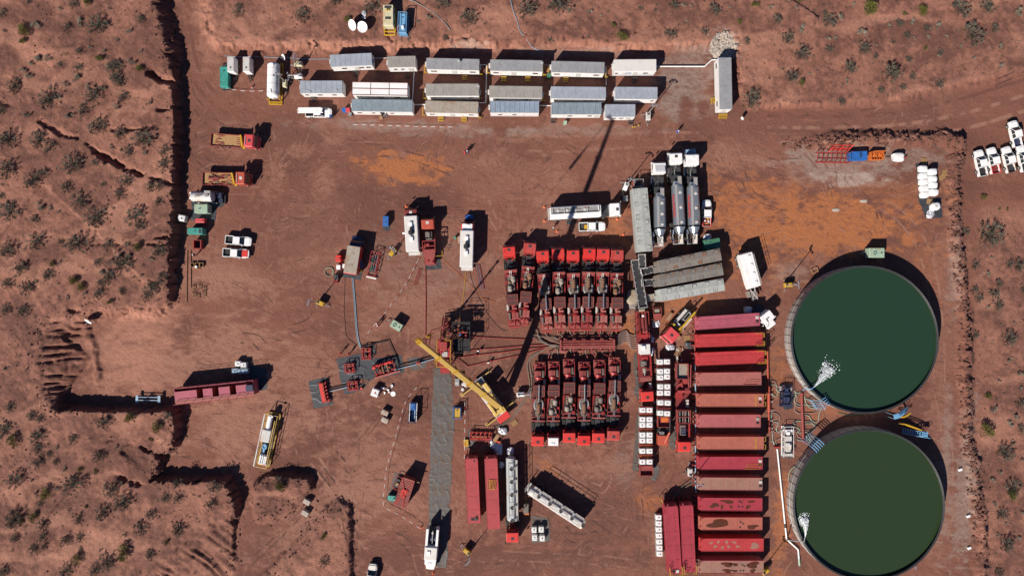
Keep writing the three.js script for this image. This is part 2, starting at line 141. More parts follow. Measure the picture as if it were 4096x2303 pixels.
function terrain(x,z) { // [height, wildness 0..1]
  let y = 0,nat = 0; const far = Math.max(Math.abs(x) - 118,Math.abs(z) - 76,0);
  for (const P of polys) {
    if (x < P.b[0] || x > P.b[1] || z < P.b[2] || z > P.b[3]) { continue; }
    const e = polyEval(P,x,z);
    const steep = e[1] < 1.5; const j = (fbm(x * 0.5 + 9,z * 0.5,3) - 0.5) * (steep ? 0.6 :1.3) + (fbm(x * 1.6,z * 1.6 + 4,2) - 0.5) * 0.6 - (P.i < 2 ? Math.pow(1 - Math.abs(2 * n2(x * 0.9 + 31,z * 0.9) - 1),6) * 0.7 :0);
    const d = e[0] + j * ss(0,2,e[1] + 1); const t = ss(0,1,(d + e[1]) / e[1]); let hh = e[2] * t;
    if (!P.i && e[1] > 4) { const fl = 1 - Math.abs(2 * t - 1); const a = z > 40 ? n2((x + z * 0.9) * 0.12,(z - x * 0.75) * 1.1) :n2(x * 0.13 + 3,z * 1.35 + 0.7 * n2(x * 0.35,z * 0.5)); hh -= (1 - Math.abs(2 * a - 1)) ** 5 * 1.0 * ss(0,0.3,fl) * Math.min(1,hh); }
    else if (P.i < 2 && e[1] > 1.5 && t > 0.01) { const a = P.i ? n2(x * 1.7,z * 0.25 + 0.4 * n2(x,z)) :n2(x * 0.22 + 5,z * 1.6); hh -= (1 - Math.abs(2 * a - 1)) ** 4 * 0.55 * ss(0,0.6,1 - Math.abs(2 * t - 1)) * Math.min(1,hh); } else if (t > 0.02 && t < 0.98) hh -= e[2] * 0.16 * (Math.abs(fbm(x * 1.3,z * 1.3,3) - 0.5) * 2) * (1 - Math.abs(2 * t - 1));
    if (!P.i && z > 44) { const s = (x - CR.x) * CR.nx + (z - CR.z) * CR.nz + (fbm(x * 0.9,z * 0.9,3) - 0.5) * 1.6; if (s > 0 && x > CR.x - 26) { const u = x * 0.75 + z * 0.67,v = z * 0.75 - x * 0.67,a = n2(u * 0.1 + 2,v * 0.95 + 0.5 * n2(u * 0.4,v)); hh = Math.max(0.1,hh - Math.min(1.5,0.15 * s + 0.3 * ss(0,0.5,s)) - (1 - Math.abs(2 * a - 1)) ** 4 * 0.75 * ss(0.4,3,s) * ss(0,1,hh)); } }
    if (P.i > 1) hh *= 0.55 + 0.75 * fbm(x * 0.35 + 40,z * 0.35,4);
    if (hh > y) y = hh; nat = Math.max(nat,ss(-0.3,1.2,e[0] + e[1] * 0.4));
  }
  if (x < -60 && z > -2 && z < 22) { const d = lineDist(LEDGE,x,z); if (d < 1.6) y += 0.5 * ss(1.0,0.1,d + (fbm(x * 1.2,z * 1.2,3) - 0.5) * 1.2); }
  nat = Math.max(nat,ss(0,3,x - EASTX) * ss(EASTZ,EASTZ + 4,z),ss(0,10,far) * (z > -22 || z < -46 || x < 0 ? 1 :0));
  if (x > 52) {
    let d = lineDist(RIDGE_N,x,z); if (d < 3.5) y += 1.15 * ss(2.1,0.2,d + (fbm(x * 0.8,z * 0.8,3) - 0.5) * 1.6) * (0.6 + 0.7 * fbm(x * 1.3,z * 1.3,2)) * ss(57,66,x);
    d = lineDist(RIDGE_E,x,z); if (d < 3.5) y += 1.0 * ss(1.9,0.1,d + (fbm(x * 0.9,z * 0.9,3) - 0.5) * 2) * (0.25 + 1.2 * fbm(x * 0.7,z * 0.7,3));
  }
  if (nat > 0.01) y += nat * ((fbm(x * 0.13,z * 0.13,4) - 0.5) * 0.9 + (fbm(x * 0.6 + 5,z * 0.6,3) - 0.5) * 0.34 + (n2(x * 2.3,z * 2.3) - 0.5) * 0.07) * ss(0,1.5,y + (x > EASTX ? 0.9 :0.3));
  for (const [l,w,dep] of GULLY) { if (Math.abs(x - l[0][0]) > 60 || Math.abs(z - l[0][1]) > 40) continue; const d = lineDist(l,x,z) + (fbm(x * 1.1 + 3,z * 1.1,3) - 0.5) * 1.3 + 0.35 * (1 - ss(0.3,0.6,fbm(x * 0.25,z * 0.25 + 9,2))); if (d < w + 0.5) y = Math.min(y,Math.max(y - dep * ss(w,w * 0.35,d),0)); }
  y += (1 - nat) * ((fbm(x * 0.3,z * 0.3,3) - 0.5) * 0.035);
  return [y,nat];
}
const groundY = (x,z) => terrain(x,z)[0];

// ---------- ground colours: soil, wet orange mud, gravel, dust and wheel tracks (albedo only) ----------
const GW = 2048,GH = 1213,GX0 = -150,GY0 = -150,GPX = 4396,GPY = 2603,gx = GPX / GW,gy = GPY / GH;
{
  var groundMap; const buf = new Float32Array(GW * GH * 3),natm = new Float32Array(GW * GH);
  const lo = 4,lw = Math.ceil(GW / lo) + 1,lh = Math.ceil(GH / lo) + 1,low = new Float32Array(lw * lh);
  for (let j = 0; j < lh; j++) for (let i = 0; i < lw; i++) { const w = W([GX0 + i * lo * gx,GY0 + j * lo * gy]); low[j * lw + i] = terrain(w.x,w.z)[1]; }
  const set = (k,c,a) => { buf[k] = mix(buf[k],c[0],a); buf[k + 1] = mix(buf[k + 1],c[1],a); buf[k + 2] = mix(buf[k + 2],c[2],a); };
  const nA = [0.24,0.105,0.072],nB = [0.125,0.051,0.036],nC = [0.35,0.165,0.112],pA = [0.175,0.07,0.047],pB = [0.235,0.107,0.074],pC = [0.13,0.05,0.034];
  for (let j = 0; j < GH; j++) for (let i = 0; i < GW; i++) {
    const k = (j * GW + i) * 3,px = GX0 + i * gx,py = GY0 + j * gy,x = (px - 2048) / S,z = (py - 1151.5) / S;
    const u = i / lo,v = j / lo,ui = u | 0,vi = v | 0,fu = u - ui,fv = v - vi,q = vi * lw + ui;
    const nat = mix(mix(low[q],low[q + 1],fu),mix(low[q + lw],low[q + lw + 1],fu),fv); natm[j * GW + i] = nat;
    const wx = x + (fbm(x * 0.12,z * 0.12,3) - 0.5) * 9,wz = z + (fbm(x * 0.12 + 40,z * 0.12,3) - 0.5) * 9;
    const a = fbm(wx * 0.16,wz * 0.2,4),b = fbm(x * 1.2,z * 1.2,4),c = fbm(x * 0.05 + 7,z * 0.07,3),g = n2(x * 6,z * 6);
    const dr = fbm(wx * 0.07 + wz * 0.05,wz * 0.3,3),fine = fbm(x * 3.1,z * 3.1,3); const n = [0,1,2].map(m => mix(mix(nA[m],nB[m],ss(0.34,0.66,a * 0.6 + b * 0.4)),nC[m],ss(0.5,0.72,dr) * 0.5 * (0.5 + b)) * (0.78 + 0.44 * fine) * (0.9 + 0.2 * g));
    const st = fbm(x * 0.12,z * 1.1,3),p = [0,1,2].map(m => mix(mix(pA[m],pC[m],ss(0.4,0.7,c)),pB[m],ss(0.5,0.74,a * 0.6 + b * 0.4) * 0.75) * (0.9 + 0.2 * st) * (0.9 + 0.2 * g));
    for (let m = 0; m < 3; m++) buf[k + m] = mix(p[m],n[m],nat);
  }
  const MUD = [0.32,0.112,0.042],GRAV = [0.25,0.185,0.155],SALM = [0.34,0.158,0.108],DRY = [0.27,0.13,0.09],DK = [0.085,0.037,0.027],ROAD = [0.145,0.061,0.043];
  const blob = (p,rx,ry,deg,col,s = 0.8,f = 0.22,onlyPad = 1) => { const ca = Math.cos(deg * Math.PI / 180),sa = Math.sin(deg * Math.PI / 180),R = Math.max(rx,ry) * 1.5; for (let j = Math.max(0,(p[1] - R - GY0) / gy | 0); j < Math.min(GH,(p[1] + R - GY0) / gy); j++) for (let i = Math.max(0,(p[0] - R - GX0) / gx | 0); i < Math.min(GW,(p[0] + R - GX0) / gx); i++) { const dx = GX0 + i * gx - p[0],dy = GY0 + j * gy - p[1],u = (dx * ca + dy * sa) / rx,v = (-dx * sa + dy * ca) / ry,d = Math.sqrt(u * u + v * v); if (d > 1.5) continue; const n = fbm(i * f * 0.25,j * f * 0.45,5),e = ss(1.3,0.35,d + (n - 0.5) * 1.9) * (0.55 + 0.45 * ss(0.35,0.6,fbm(i * f * 0.9,j * f * 1.6,3))); if (e > 0) set((j * GW + i) * 3,col,Math.min(1,e * s * (0.72 + 0.5 * fbm(i * 0.11,j * 0.3,3))) * (onlyPad ? 1 - natm[j * GW + i] :1)); } };
  const stroke = (pts,wpx,col,s) => { for (let q = 1; q < pts.length; q++) { const a = pts[q - 1],b = pts[q],L = Math.hypot(b[0] - a[0],b[1] - a[1]),n = Math.ceil(L / 1.2); for (let t = 0; t <= n; t++) { const x = mix(a[0],b[0],t / n),y = mix(a[1],b[1],t / n),r = wpx / 2 + 1.5; const fade = 1.5 * ss(0.25,0.75,n2(x * 0.035 + q * 0.1,y * 0.035)); for (let j = Math.max(0,(y - r - GY0) / gy | 0); j <= Math.min(GH - 1,(y + r - GY0) / gy); j++) for (let i = Math.max(0,(x - r - GX0) / gx | 0); i <= Math.min(GW - 1,(x + r - GX0) / gx); i++) { const d = Math.hypot(GX0 + (i + .5) * gx - x,GY0 + (j + .5) * gy - y); const e = ss(r,r * 0.35,d); if (e > 0) set((j * GW + i) * 3,col,e * s * fade * 0.35); } } } };
  const curve = (T,l) => new THREE.CatmullRomCurve3(l.map(q => { const p = T(q[0],q[1]); return V(p[0],p[1],0); })).getPoints(30).map(v => [v.x,v.y]);
  // pale dusty ground of the side pad and the cut faces
  blob([545,1420],200,150,0,SALM,0.8); blob([640,1250],130,60,0,SALM,0.7); blob([880,1130],220,80,5,DRY,0.9); blob([900,1420],230,150,0,DRY,0.95); blob([1240,1500],230,150,10,DRY,0.6); blob([1000,1700],260,130,0,DRY,0.95); blob([1500,1900],220,240,20,DRY,0.65); blob([1300,2100],260,150,-40,DRY,0.8); blob([1250,950],150,260,10,DRY,0.45); blob([1680,1230],240,120,0,DRY,0.5); blob([2000,700],300,120,0,DRY,0.4); blob([2950,620],240,90,0,DRY,0.5); blob([3760,1500],60,700,2,DRY,0.5); blob([820,90],60,200,-8,SALM,0.7,0.22,0); blob([1500,190],650,26,1,SALM,0.85,0.3,0); blob([2350,190],500,24,-1,SALM,0.7,0.3,0);
  for (let i = 0; i < 4; i++) for (let k = 0; k < 3; k++) blob([430 + i * 66,1320 + k * 90],62,70,0,SALM,0.45,0.15);
  // trafficked dark pad
  blob([1500,560],700,60,2,ROAD,0.75); blob([3500,470],520,90,-8,ROAD,0.85); blob([3050,500],400,60,0,ROAD,0.6); blob([770,300],60,260,-12,ROAD,0.5); blob([2350,2050],420,180,0,DK,0.55); blob([2250,2240],420,60,0,DK,0.5); blob([1500,720],420,150,0,pC,0.5); blob([1950,2250],300,60,0,pC,0.4); blob([1150,900],260,200,0,pC,0.45); blob([3800,1200],50,600,2,ROAD,0.3);
  // orange wet mud and puddles
  blob([1610,665],165,60,4,MUD,1.5); blob([1640,690],110,45,10,MUD,0.6); blob([3000,900],260,190,20,MUD,1.0); blob([3360,890],330,120,8,MUD,1.3); blob([3250,950],300,80,5,MUD,0.8); blob([3050,760],160,60,0,MUD,0.5); blob([2440,900],90,110,0,MUD,0.7); blob([2520,1340],60,90,0,MUD,0.8); blob([2700,1230],170,70,-20,MUD,0.8); blob([3130,2080],40,190,4,MUD,0.85); blob([3110,1490],45,90,0,MUD,0.6); blob([3270,1640],120,40,10,MUD,0.5); blob([2590,2000],60,50,0,MUD,0.7); blob([2180,1860],80,20,35,MUD,0.7); blob([3560,760],240,60,10,MUD,0.45); blob([3700,1050],70,220,-20,MUD,0.3);
  // grey gravel and caliche
  blob([3350,660],260,70,5,GRAV,0.85); blob([3400,715],130,30,0,[0.34,0.265,0.225],0.85); blob([3620,620],190,40,6,GRAV,0.6); blob([2760,300],150,130,-20,GRAV,0.7); blob([2890,190],60,60,0,[0.36,0.28,0.24],0.9,0.5,0); blob([2700,400],60,80,0,GRAV,0.5); blob([2300,210],280,20,0,GRAV,0.5); blob([1650,510],420,28,2,GRAV,0.6); blob([2300,520],300,24,0,GRAV,0.45); blob([1880,180],70,22,0,[0.36,0.25,0.2],0.8,0.5,0); blob([3860,1950],50,330,3,GRAV,0.75,0.4,0); blob([3820,1080],30,200,3,GRAV,0.6,0.4,0); blob([3780,1900],28,300,3,GRAV,0.6); blob([3170,1080],80,40,0,GRAV,0.5); blob([2520,1210],30,40,0,GRAV,0.9); blob([2490,1850],60,90,0,GRAV,0.35); blob([1700,1050],260,160,0,GRAV,0.22); blob([3350,1840],60,60,0,GRAV,0.3);
  // scraped dry patches
  for (const [x,y,r,q] of [[1330,560,50,20],[1180,600,70,30],[1290,720,60,60],[1380,1000,60,18],[1640,1200,60,26],[1000,1120,90,24],[920,1110,70,22],[1950,640,60,30],[1880,930,40,60],[2180,800,60,40],[2900,620,60,60],[1100,700,40,80],[2250,720,60,50],[2060,560,70,14],[1480,1330,60,60],[3020,640,60,20],[3500,740,30,9],[3350,840,14,10],[3180,1060,12,8],[2430,1870,120,40],[2300,1960,60,50],[1200,1690,130,30],[700,1500,90,60],[2100,2130,60,20]]) blob([x,y],r,q,0,DRY,0.6,0.5);
  for (const [x,y] of [[2335,591],[2365,597],[2385,592],[2175,620],[2290,745],[2010,690],[1950,850]]) blob([x,y],12,6,10,DRY,0.6,0.6);
  // wheel tracks
  const DKT = [0.07,0.03,0.022],LT = [0.25,0.125,0.088];
  const two = (T,l,off,col = DKT,s = 0.8,w = 5) => { const c = curve(T,l); for (const sd of [0,1]) stroke(c.map((p,i) => { const q = c[Math.min(i + 1,c.length - 1)],r = c[Math.max(i - 1,0)],dx = q[0] - r[0],dy = q[1] - r[1],L = Math.hypot(dx,dy) || 1; return [p[0] - dy / L * off * sd,p[1] + dx / L * off * sd]; }),w,col,s); };
  two(B1,[[530,890],[520,950],[450,1020],[340,1060],[240,1080]],34); two(B1,[[-60,1060],[60,1080],[120,1140]],40); two(A0,[[1440,600],[1460,700],[1530,800],[1620,900],[1700,950]],36); two(A0,[[1470,1000],[1500,1120],[1580,1210],[1700,1240]],36); two(A0,[[1400,60],[1440,260],[1470,430],[1540,600],[1700,760],[1930,860]],40,pC,0.6,16); two(A0,[[1330,0],[1400,300],[1420,600],[1430,1000],[1430,1448]],36,pC,0.5,12);
  two(C1,[[620,715],[420,960],[240,1150],[0,1375]],20,DKT,0.6,5); two(C1,[[1010,230],[880,400],[740,540]],16,DKT,0.5,4); two(C1,[[520,560],[620,700],[720,820],[800,900]],40,LT,0.5,14); two(C1,[[560,640],[640,740]],26,DKT,0.9,7); two(C1,[[650,510],[790,660]],24,DKT,0.9,7); two(C1,[[1100,1120],[1200,1180],[1260,1280]],30,DKT,0.6,6); two(C1,[[760,900],[800,1100],[860,1300]],40,DKT,0.4,8);
  two(A3,[[0,870],[400,880],[900,860],[1400,760],[1931,600]],60,pC,0.6,16); two(A3,[[0,960],[500,960],[1000,940],[1500,850],[1931,720]],60,LT,0.45,18); two(A3,[[1700,610],[1820,560],[1931,500]],20,DKT,0.9,5); two(A3,[[1130,690],[1160,750]],26,DKT,0.6,6);
  two(C2,[[480,1050],[560,1130],[740,1110]],34,DKT,0.7,6); two(C2,[[660,900],[740,980],[860,1060]],34,DKT,0.6,6); two(C2,[[1070,860],[1080,960],[1080,1030]],22,DKT,0.5,5); two(C2,[[650,660],[760,620],[840,700],[780,820],[680,800]],30,LT,0.4,8); two(C2,[[1300,500],[1330,640],[1260,760],[1080,860]],40,pC,0.5,12); two(C2,[[0,1260],[400,1280],[800,1300],[1150,1350]],36,LT,0.3,8); two(C2,[[250,530],[400,640],[560,720]],30,LT,0.4,8);
  two(B3,[[900,60],[1060,180],[1200,380],[1290,700],[1330,1100],[1340,1448]],44,LT,0.55,8); two(C3,[[1320,0],[1380,300],[1400,700],[1380,1100],[1250,1400]],40,LT,0.4,8); two(B3,[[850,150],[870,240],[860,310]],16,DKT,0.7,6); two(A3,[[0,1330],[150,1300],[300,1420]],36,LT,0.3,8); two(Q8,[[2000,480],[2080,740],[2280,920],[2560,1030]],20,DKT,0.5,5); two(B1,[[1800,60],[1850,180],[1900,260]],26,LT,0.6,7); two(A1,[[370,880],[500,940],[600,1010]],20,LT,0.5,5); two(A1,[[830,1150],[1000,1120],[1250,1160],[1540,1270]],30,DKT,0.5,6); two(A2,[[0,1010],[500,1030],[1000,1000],[1500,1000]],60,LT,0.2,14);
  for (let q = 0; q < 150; q++) { const x = rr(760,3700),y = rr(470,2280),t = rr(0,6.28),L = rr(60,260),bend = rr(-0.8,0.8); const c = []; for (let s = 0; s <= 8; s++) c.push([x + Math.cos(t + bend * s / 8) * L * s / 8,y + Math.sin(t + bend * s / 8) * L * s / 8]); if (natm[Math.max(0,Math.min(GH - 1,(y - GY0) / gy | 0)) * GW + ((x - GX0) / gx | 0)] < 0.1) two(PX,c,34,rnd() < 0.5 ? pC :LT,rr(0.1,0.3),rr(4,9)); }
  // short scuffs and drag marks everywhere traffic turns
  for (let q = 0; q < 5200; q++) { const x = rr(700,3800),y = rr(440,2300),t = fbm(x * 0.002,y * 0.002,2) * 9,L = rr(12,70),k = natm[Math.max(0,Math.min(GH - 1,(y - GY0) / gy | 0)) * GW + ((x - GX0) / gx | 0)]; if (k < 0.1) stroke([[x,y],[x + Math.cos(t) * L,y + Math.sin(t) * L * 0.6]],rr(2,6),rnd() < 0.5 ? DKT :LT,rr(0.1,0.55)); }
  const d = new Uint8Array(GW * GH * 4),enc = v => v <= 0.0031308 ? v * 12.92 :1.055 * Math.pow(v,1 / 2.4) - 0.055;
  for (let k = 0; k < GW * GH; k++) { for (let m = 0; m < 3; m++) d[4 * k + m] = Math.max(0,Math.min(255,enc(buf[3 * k + m]) * 255)); d[4 * k + 3] = 255; }
  groundMap = new THREE.DataTexture(d,GW,GH); groundMap.colorSpace = THREE.SRGBColorSpace; groundMap.wrapS = groundMap.wrapT = THREE.MirroredRepeatWrapping; groundMap.magFilter = THREE.LinearFilter; groundMap.minFilter = THREE.LinearMipmapLinearFilter; groundMap.generateMipmaps = true; groundMap.needsUpdate = true;
}
const soilBump = tex(1024,1024,(i,j) => { const a = per(i,j,1024,24,6),b = per(i + 300,j + 100,1024,90,3),c = ss(0.7,0.78,per(i + 12,j + 500,1024,64,2)); const v = 0.5 * a + 0.3 * b + 0.2 * c; return [v,v,v]; },false);
soilBump.repeat.set(GPX / S / 21,GPY / S / 21);
const groundMat = new THREE.MeshStandardMaterial({ map:groundMap,roughness:0.95,bumpMap:soilBump,bumpScale:0.16 });
{
  const axis = (lim,step,out) => { const a = []; for (let v = -lim; v <= lim + 1e-6; v += step) a.push(v); let s = step,v = lim; const ext = []; while (v < out) { s *= 1.35; v += s; ext.push(v); } return [...ext.slice().reverse().map(q => -q),...a,...ext]; };
  const xs = axis(111,0.25,1600),zs = axis(63,0.25,1600),nx = xs.length,nz = zs.length;
  const pos = new Float32Array(nx * nz * 3),uv = new Float32Array(nx * nz * 2),idx = new Uint32Array((nx - 1) * (nz - 1) * 6);
  for (let j = 0; j < nz; j++) for (let i = 0; i < nx; i++) { const k = j * nx + i,x = xs[i],z = zs[j]; pos[3 * k] = x; pos[3 * k + 1] = terrain(x,z)[0]; pos[3 * k + 2] = z; uv[2 * k] = (x * S + 2048 - GX0) / GPX; uv[2 * k + 1] = (z * S + 1151.5 - GY0) / GPY; }
  let q = 0; for (let j = 0; j < nz - 1; j++) for (let i = 0; i < nx - 1; i++) { const a = j * nx + i; idx[q++] = a; idx[q++] = a + nx; idx[q++] = a + 1; idx[q++] = a + 1; idx[q++] = a + nx; idx[q++] = a + nx + 1; }
  const g = new THREE.BufferGeometry(); g.setAttribute('position',new THREE.BufferAttribute(pos,3)); g.setAttribute('uv',new THREE.BufferAttribute(uv,2)); g.setIndex(new THREE.BufferAttribute(idx,1)); g.computeVertexNormals();
  const ground = new THREE.Mesh(g,groundMat); ground.name = 'ground'; ground.userData.kind = 'structure'; ground.receiveShadow = true; ground.castShadow = true; scene.add(ground);
}

// ---------- builders ----------
const wheelGeo = (r,w) => keep(`wheel${r},${w}`,() => [cy(r,w,0,0,0,'z',r,16),cy(r * 0.8,w + 0.03,0,0,0,'z',r * 0.8,12)]);
const rimGeo = (r,w) => keep(`rim${r},${w}`,() => [cy(r * 0.55,w + 0.05,0,0,0,'z',r * 0.5,10),cy(r * 0.2,w + 0.1,0,0,0,'z',r * 0.2,8)]);
function wheel(g,x,z,r = 0.52,w = 0.34,rim = M.galv) { const m = part(g,'wheel',M.rubber,wheelGeo(r,w)); m.position.set(x,r,z); const k = part(m,'rim',rim,rimGeo(r,w)); return m; }
function axle(g,x,half = 1.05,r = 0.52,w = 0.55) { wheel(g,x,-half,r,w); wheel(g,x,half,r,w); }
const box2 = (x0,x1,y0,y1,z0,z1) => bx(x1 - x0,y1 - y0,z1 - z0,(x0 + x1) / 2,y0,(z0 + z1) / 2);
function chassis(g,x0,x1,y = 0.85,m = M.darkRed) { part(g,'chassis',m,bx(x1 - x0,0.24,0.12,(x0 + x1) / 2,y,-0.42),bx(x1 - x0,0.24,0.12,(x0 + x1) / 2,y,0.42),...[0.1,0.35,0.6,0.85].map(t => bx(0.12,0.2,0.84,mix(x0,x1,t),y + 0.02,0))); }
// cab-over tractor cab; x1 = front
function cab(g,x1,m,o = {}) {
  const L = o.L || 2.2,w = o.w || 2.42,y0 = 0.75,y1 = o.h || 3.05,x0 = x1 - L;
  const c = part(g,'cab',m,ext([[x0,y0],[x1 - 0.02,y0],[x1,1.7],[x1 - 0.22,y1 - 0.32],[x1 - 0.5,y1],[x0 + 0.1,y1],[x0,y1 - 0.12]],w,0.11));
  part(c,'windshield',M.glass,quad([x1 + 0.012,1.78,-w / 2 + 0.16],[x1 + 0.012,1.78,w / 2 - 0.16],[x1 - 0.2,y1 - 0.36,w / 2 - 0.2],[x1 - 0.2,y1 - 0.36,-w / 2 + 0.2]));
  for (const s of [-1,1]) { part(c,'side_window',M.glass,bx(L * 0.42,0.62,0.02,x1 - L * 0.42,1.85,s * (w / 2 + 0.005))); part(c,'mirror',M.dark,bx(0.16,0.5,0.2,x1 + 0.12,1.9,s * (w / 2 + 0.2)),bar([x1,2.3,s * w / 2],[x1 + 0.12,2.3,s * (w / 2 + 0.2)],0.025)); }
  if (o.hatch !== 0) part(c,'roof_hatch',o.hatchMat || M.dark,rb(0.52,0.07,0.56,x1 - (o.hx || 1.0),y1 - 0.01,0,0.02));
  if (o.ac) part(c,'air_conditioner',M.white,rb(1.5,0.16,2.0,x1 - 1.15,y1,0,0.05),...Array.from({ length:9 },(_,i) => bx(0.7,0.03,0.06,x1 - 1.45,y1 + 0.16,-0.8 + i * 0.2)),rb(0.45,0.12,0.75,x1 - 0.75,y1 + 0.14,0.1,0.03));
  part(g,'bumper',o.bumper || m,rb(0.35,0.5,w + 0.04,x1 - 0.02,0.42,0,0.08)); for (const s of [-1,1]) part(g,'headlight',M.plastic,rb(0.08,0.18,0.42,x1 + 0.15,0.55,s * 0.85,0.03));
  if (o.guard) part(g,'cab_guard',o.guard,bar([x0 - 0.12,y1 - 0.35,-1.15],[x0 - 0.12,y1 - 0.35,1.15],0.06),bar([x0 - 0.32,y1 - 0.5,-1.2],[x0 - 0.32,y1 - 0.5,1.2],0.06),bar([x0 - 0.32,y1 - 0.5,-1.15],[x0 - 0.85,1.5,-0.45],0.07),bar([x0 - 0.32,y1 - 0.5,1.15],[x0 - 0.85,1.5,0.45],0.07),...[-0.9,-0.3,0.3,0.9].map(z => bar([x0 - 0.12,y1 - 0.35,z],[x0 - 0.32,y1 - 0.5,z * 0.8],0.04)),bx(0.3,1.3,0.25,x0 - 0.2,1.0,-1.0),bx(0.3,1.3,0.25,x0 - 0.2,1.0,1.0));
  wheel(g,x1 - 0.75,-1.02); wheel(g,x1 - 0.75,1.02);
  if (o.deflector) part(c,'wind_deflector',m,ext([[x0 + 0.05,y1 - 0.02],[x1 - 0.7,y1 - 0.02],[x0 + 0.35,y1 + 0.55],[x0 + 0.05,y1 + 0.6]],w * 0.8,0.05));
  if (o.tanks) for (const s of [-1,1]) part(g,'fuel_tank',M.black,rb(1.2,0.55,0.55,x0 - 0.95,0.55,s * 0.95,0.12));
  return c;
}
function railing(pts,h,r = 0.03,mid = true) { const o = []; for (let i = 0; i < pts.length; i++) { const p = pts[i]; o.push(bar([p[0],p[1],p[2]],[p[0],p[1] + h,p[2]],r)); if (i) { const q = pts[i - 1]; o.push(bar([q[0],q[1] + h,q[2]],[p[0],p[1] + h,p[2]],r)); if (mid) o.push(bar([q[0],q[1] + h / 2,q[2]],[p[0],p[1] + h / 2,p[2]],r * 0.8)); } } return o; }

// ---- high-pressure pump truck, 16.5 m, front at +x
function pumpTruck(kind,P,label,group,dusty = 0,ac = 0) {
  const g = thing('pump_truck',label,'pump truck',P,group),D = dusty ? M.paleRed :M.dustRed;
  const f = 8.25; chassis(g,-8.1,7.2,0.85,M.darkRed); cab(g,f,ac ? M.darkRed :M.cabRed,{ guard:M.cabRed,tanks:1,hatch:ac ? 0 :1,ac });
  for (const x of [3.6,2.3,-2.4,-5.4,-6.7]) axle(g,x,1.0);
  part(g,'fifth_wheel',M.dark,bx(2.4,0.2,1.1,4.2,1.08,0),cy(0.45,0.12,4.2,1.28,0)); for (const s of [-1,1]) part(g,'battery_box',M.black,rb(0.9,0.6,0.6,4.2,0.7,s * 0.95,0.06));
  part(g,'deck',M.deckDark,bx(11.2,0.12,2.3,-2.45,1.12,0));
  part(g,'header_bar',M.dustRed,rb(0.3,0.35,2.6,3.15,2.35,0,0.06),bx(0.55,0.12,2.5,2.75,2.15,0),bx(0.1,1.2,0.1,3.1,1.2,-1.15),bx(0.1,1.2,0.1,3.1,1.2,1.15)); part(g,'coolant_pipe',M.galv,bar([3.1,2.75,-0.12],[2.0,2.3,-0.2],0.07),bar([3.1,2.75,0.14],[2.0,2.3,0.1],0.07));
  part(g,'engine',M.engine,rb(3.5,1.0,1.15,0.55,1.3,0,0.08),...[-0.9,-0.2,0.5,1.2].map(x => rb(0.5,0.4,1.3,x + 0.3,1.95,0,0.05)));
  part(g,'side_rail',M.red,bar([2.5,2.2,-1.2],[-1.2,2.0,-1.2],0.04),bar([2.5,2.2,1.2],[-1.2,2.0,1.2],0.04),...[2.2,1.2,0.2,-0.8].flatMap(x => [-1.2,1.2].map(z => bar([x,1.2,z],[x,2.15,z],0.04))),bx(0.6,0.4,0.5,2.1,1.7,-0.75),bx(0.5,0.5,0.4,0.7,1.9,-0.95),bx(0.9,0.25,0.4,-0.6,1.7,0.95));
  if (kind === 'A') {
    for (const [x,z] of [[1.55,0.42],[-0.35,-0.3]]) part(g,'air_filter',M.filter,cy(0.5,0.75,x,2.55,z,'x',0.42,16),mv(flat(new THREE.SphereGeometry(0.5,14,8)),x - 0.3,2.55,z),cy(0.16,0.7,x - 0.9,2.4,z - 0.1,'x'),cy(0.14,0.6,x,1.9,z));
    part(g,'turbo_pipe',M.rust,tb([[1.4,2.2,-0.5],[0.8,2.5,-0.3],[0.3,2.3,0.3],[-0.4,2.4,0.4]],0.13,8)); part(g,'upper_bar',M.red,bx(0.14,0.12,2.2,2.25,2.5,0),bx(0.12,0.1,1.5,-1.1,2.3,0.3),bx(1.6,0.1,0.1,-0.2,2.3,1.1));
  } else {
    part(g,'muffler',M.rust,cy(0.36,1.5,0.95,2.55,0,'x',0.36,16),cy(0.24,0.3,1.85,2.55,0,'x',0.36),cy(0.36,0.3,0.05,2.55,0,'x',0.2),cy(0.38,0.05,1.2,2.55,0,'x'),cy(0.38,0.05,0.7,2.55,0,'x'));
    for (const s of [-1,1]) { part(g,'intake_duct',M.grey,tb([[1.0,2.0,s * 0.6],[0.4,2.2,s * 0.82],[-0.3,2.2,s * 0.82],[-0.9,2.1,s * 0.55]],0.2,8)); part(g,'coolant_line',M.dustRed,bar([0.6,2.2,s * 0.5],[-2.4,2.3,s * 0.42],0.08)); }
    part(g,'exhaust_pipe',M.steel,cy(0.15,3.0,-2.55,3.55,0.06,'x',0.15,12),cy(0.19,0.12,-1.6,3.55,0.06,'x'),cy(0.19,0.12,-3.2,3.55,0.06,'x'),bar([-1.05,3.55,0.06],[-0.4,2.5,0],0.14));
  }
  const R = part(g,'radiator',M.dustRed,bx(2.15,1.9,0.1,-2.75,1.3,-1.02),bx(2.15,1.9,0.1,-2.75,1.3,1.02),bx(0.1,1.9,2.1,-1.7,1.3,0),bx(0.1,1.9,2.1,-3.8,1.3,0),bx(0.12,0.14,2.0,-2.75,3.1,0),bx(2.1,0.1,2.0,-2.75,1.9,0)); for (const sx of [-1,1]) for (const sz of [-1,1]) part(R,'screen',M.screen,bx(0.96,0.05,0.95,-2.75 + sx * 0.5,3.1,sz * 0.49));
  part(g,'oil_tank',M.filterPale,cy(0.3,1.3,-4.3,1.6,-0.98,'x',0.3,14),cy(0.31,0.06,-4.3,1.6,-0.98,'x'));
  part(g,'transmission',D,cy(0.48,1.1,-4.45,1.75,0.15,'x',0.34,12),rb(0.7,0.7,0.8,-4.1,1.35,0.15,0.08),bx(0.5,0.1,0.8,-4.6,2.2,0.3,0,0.3));
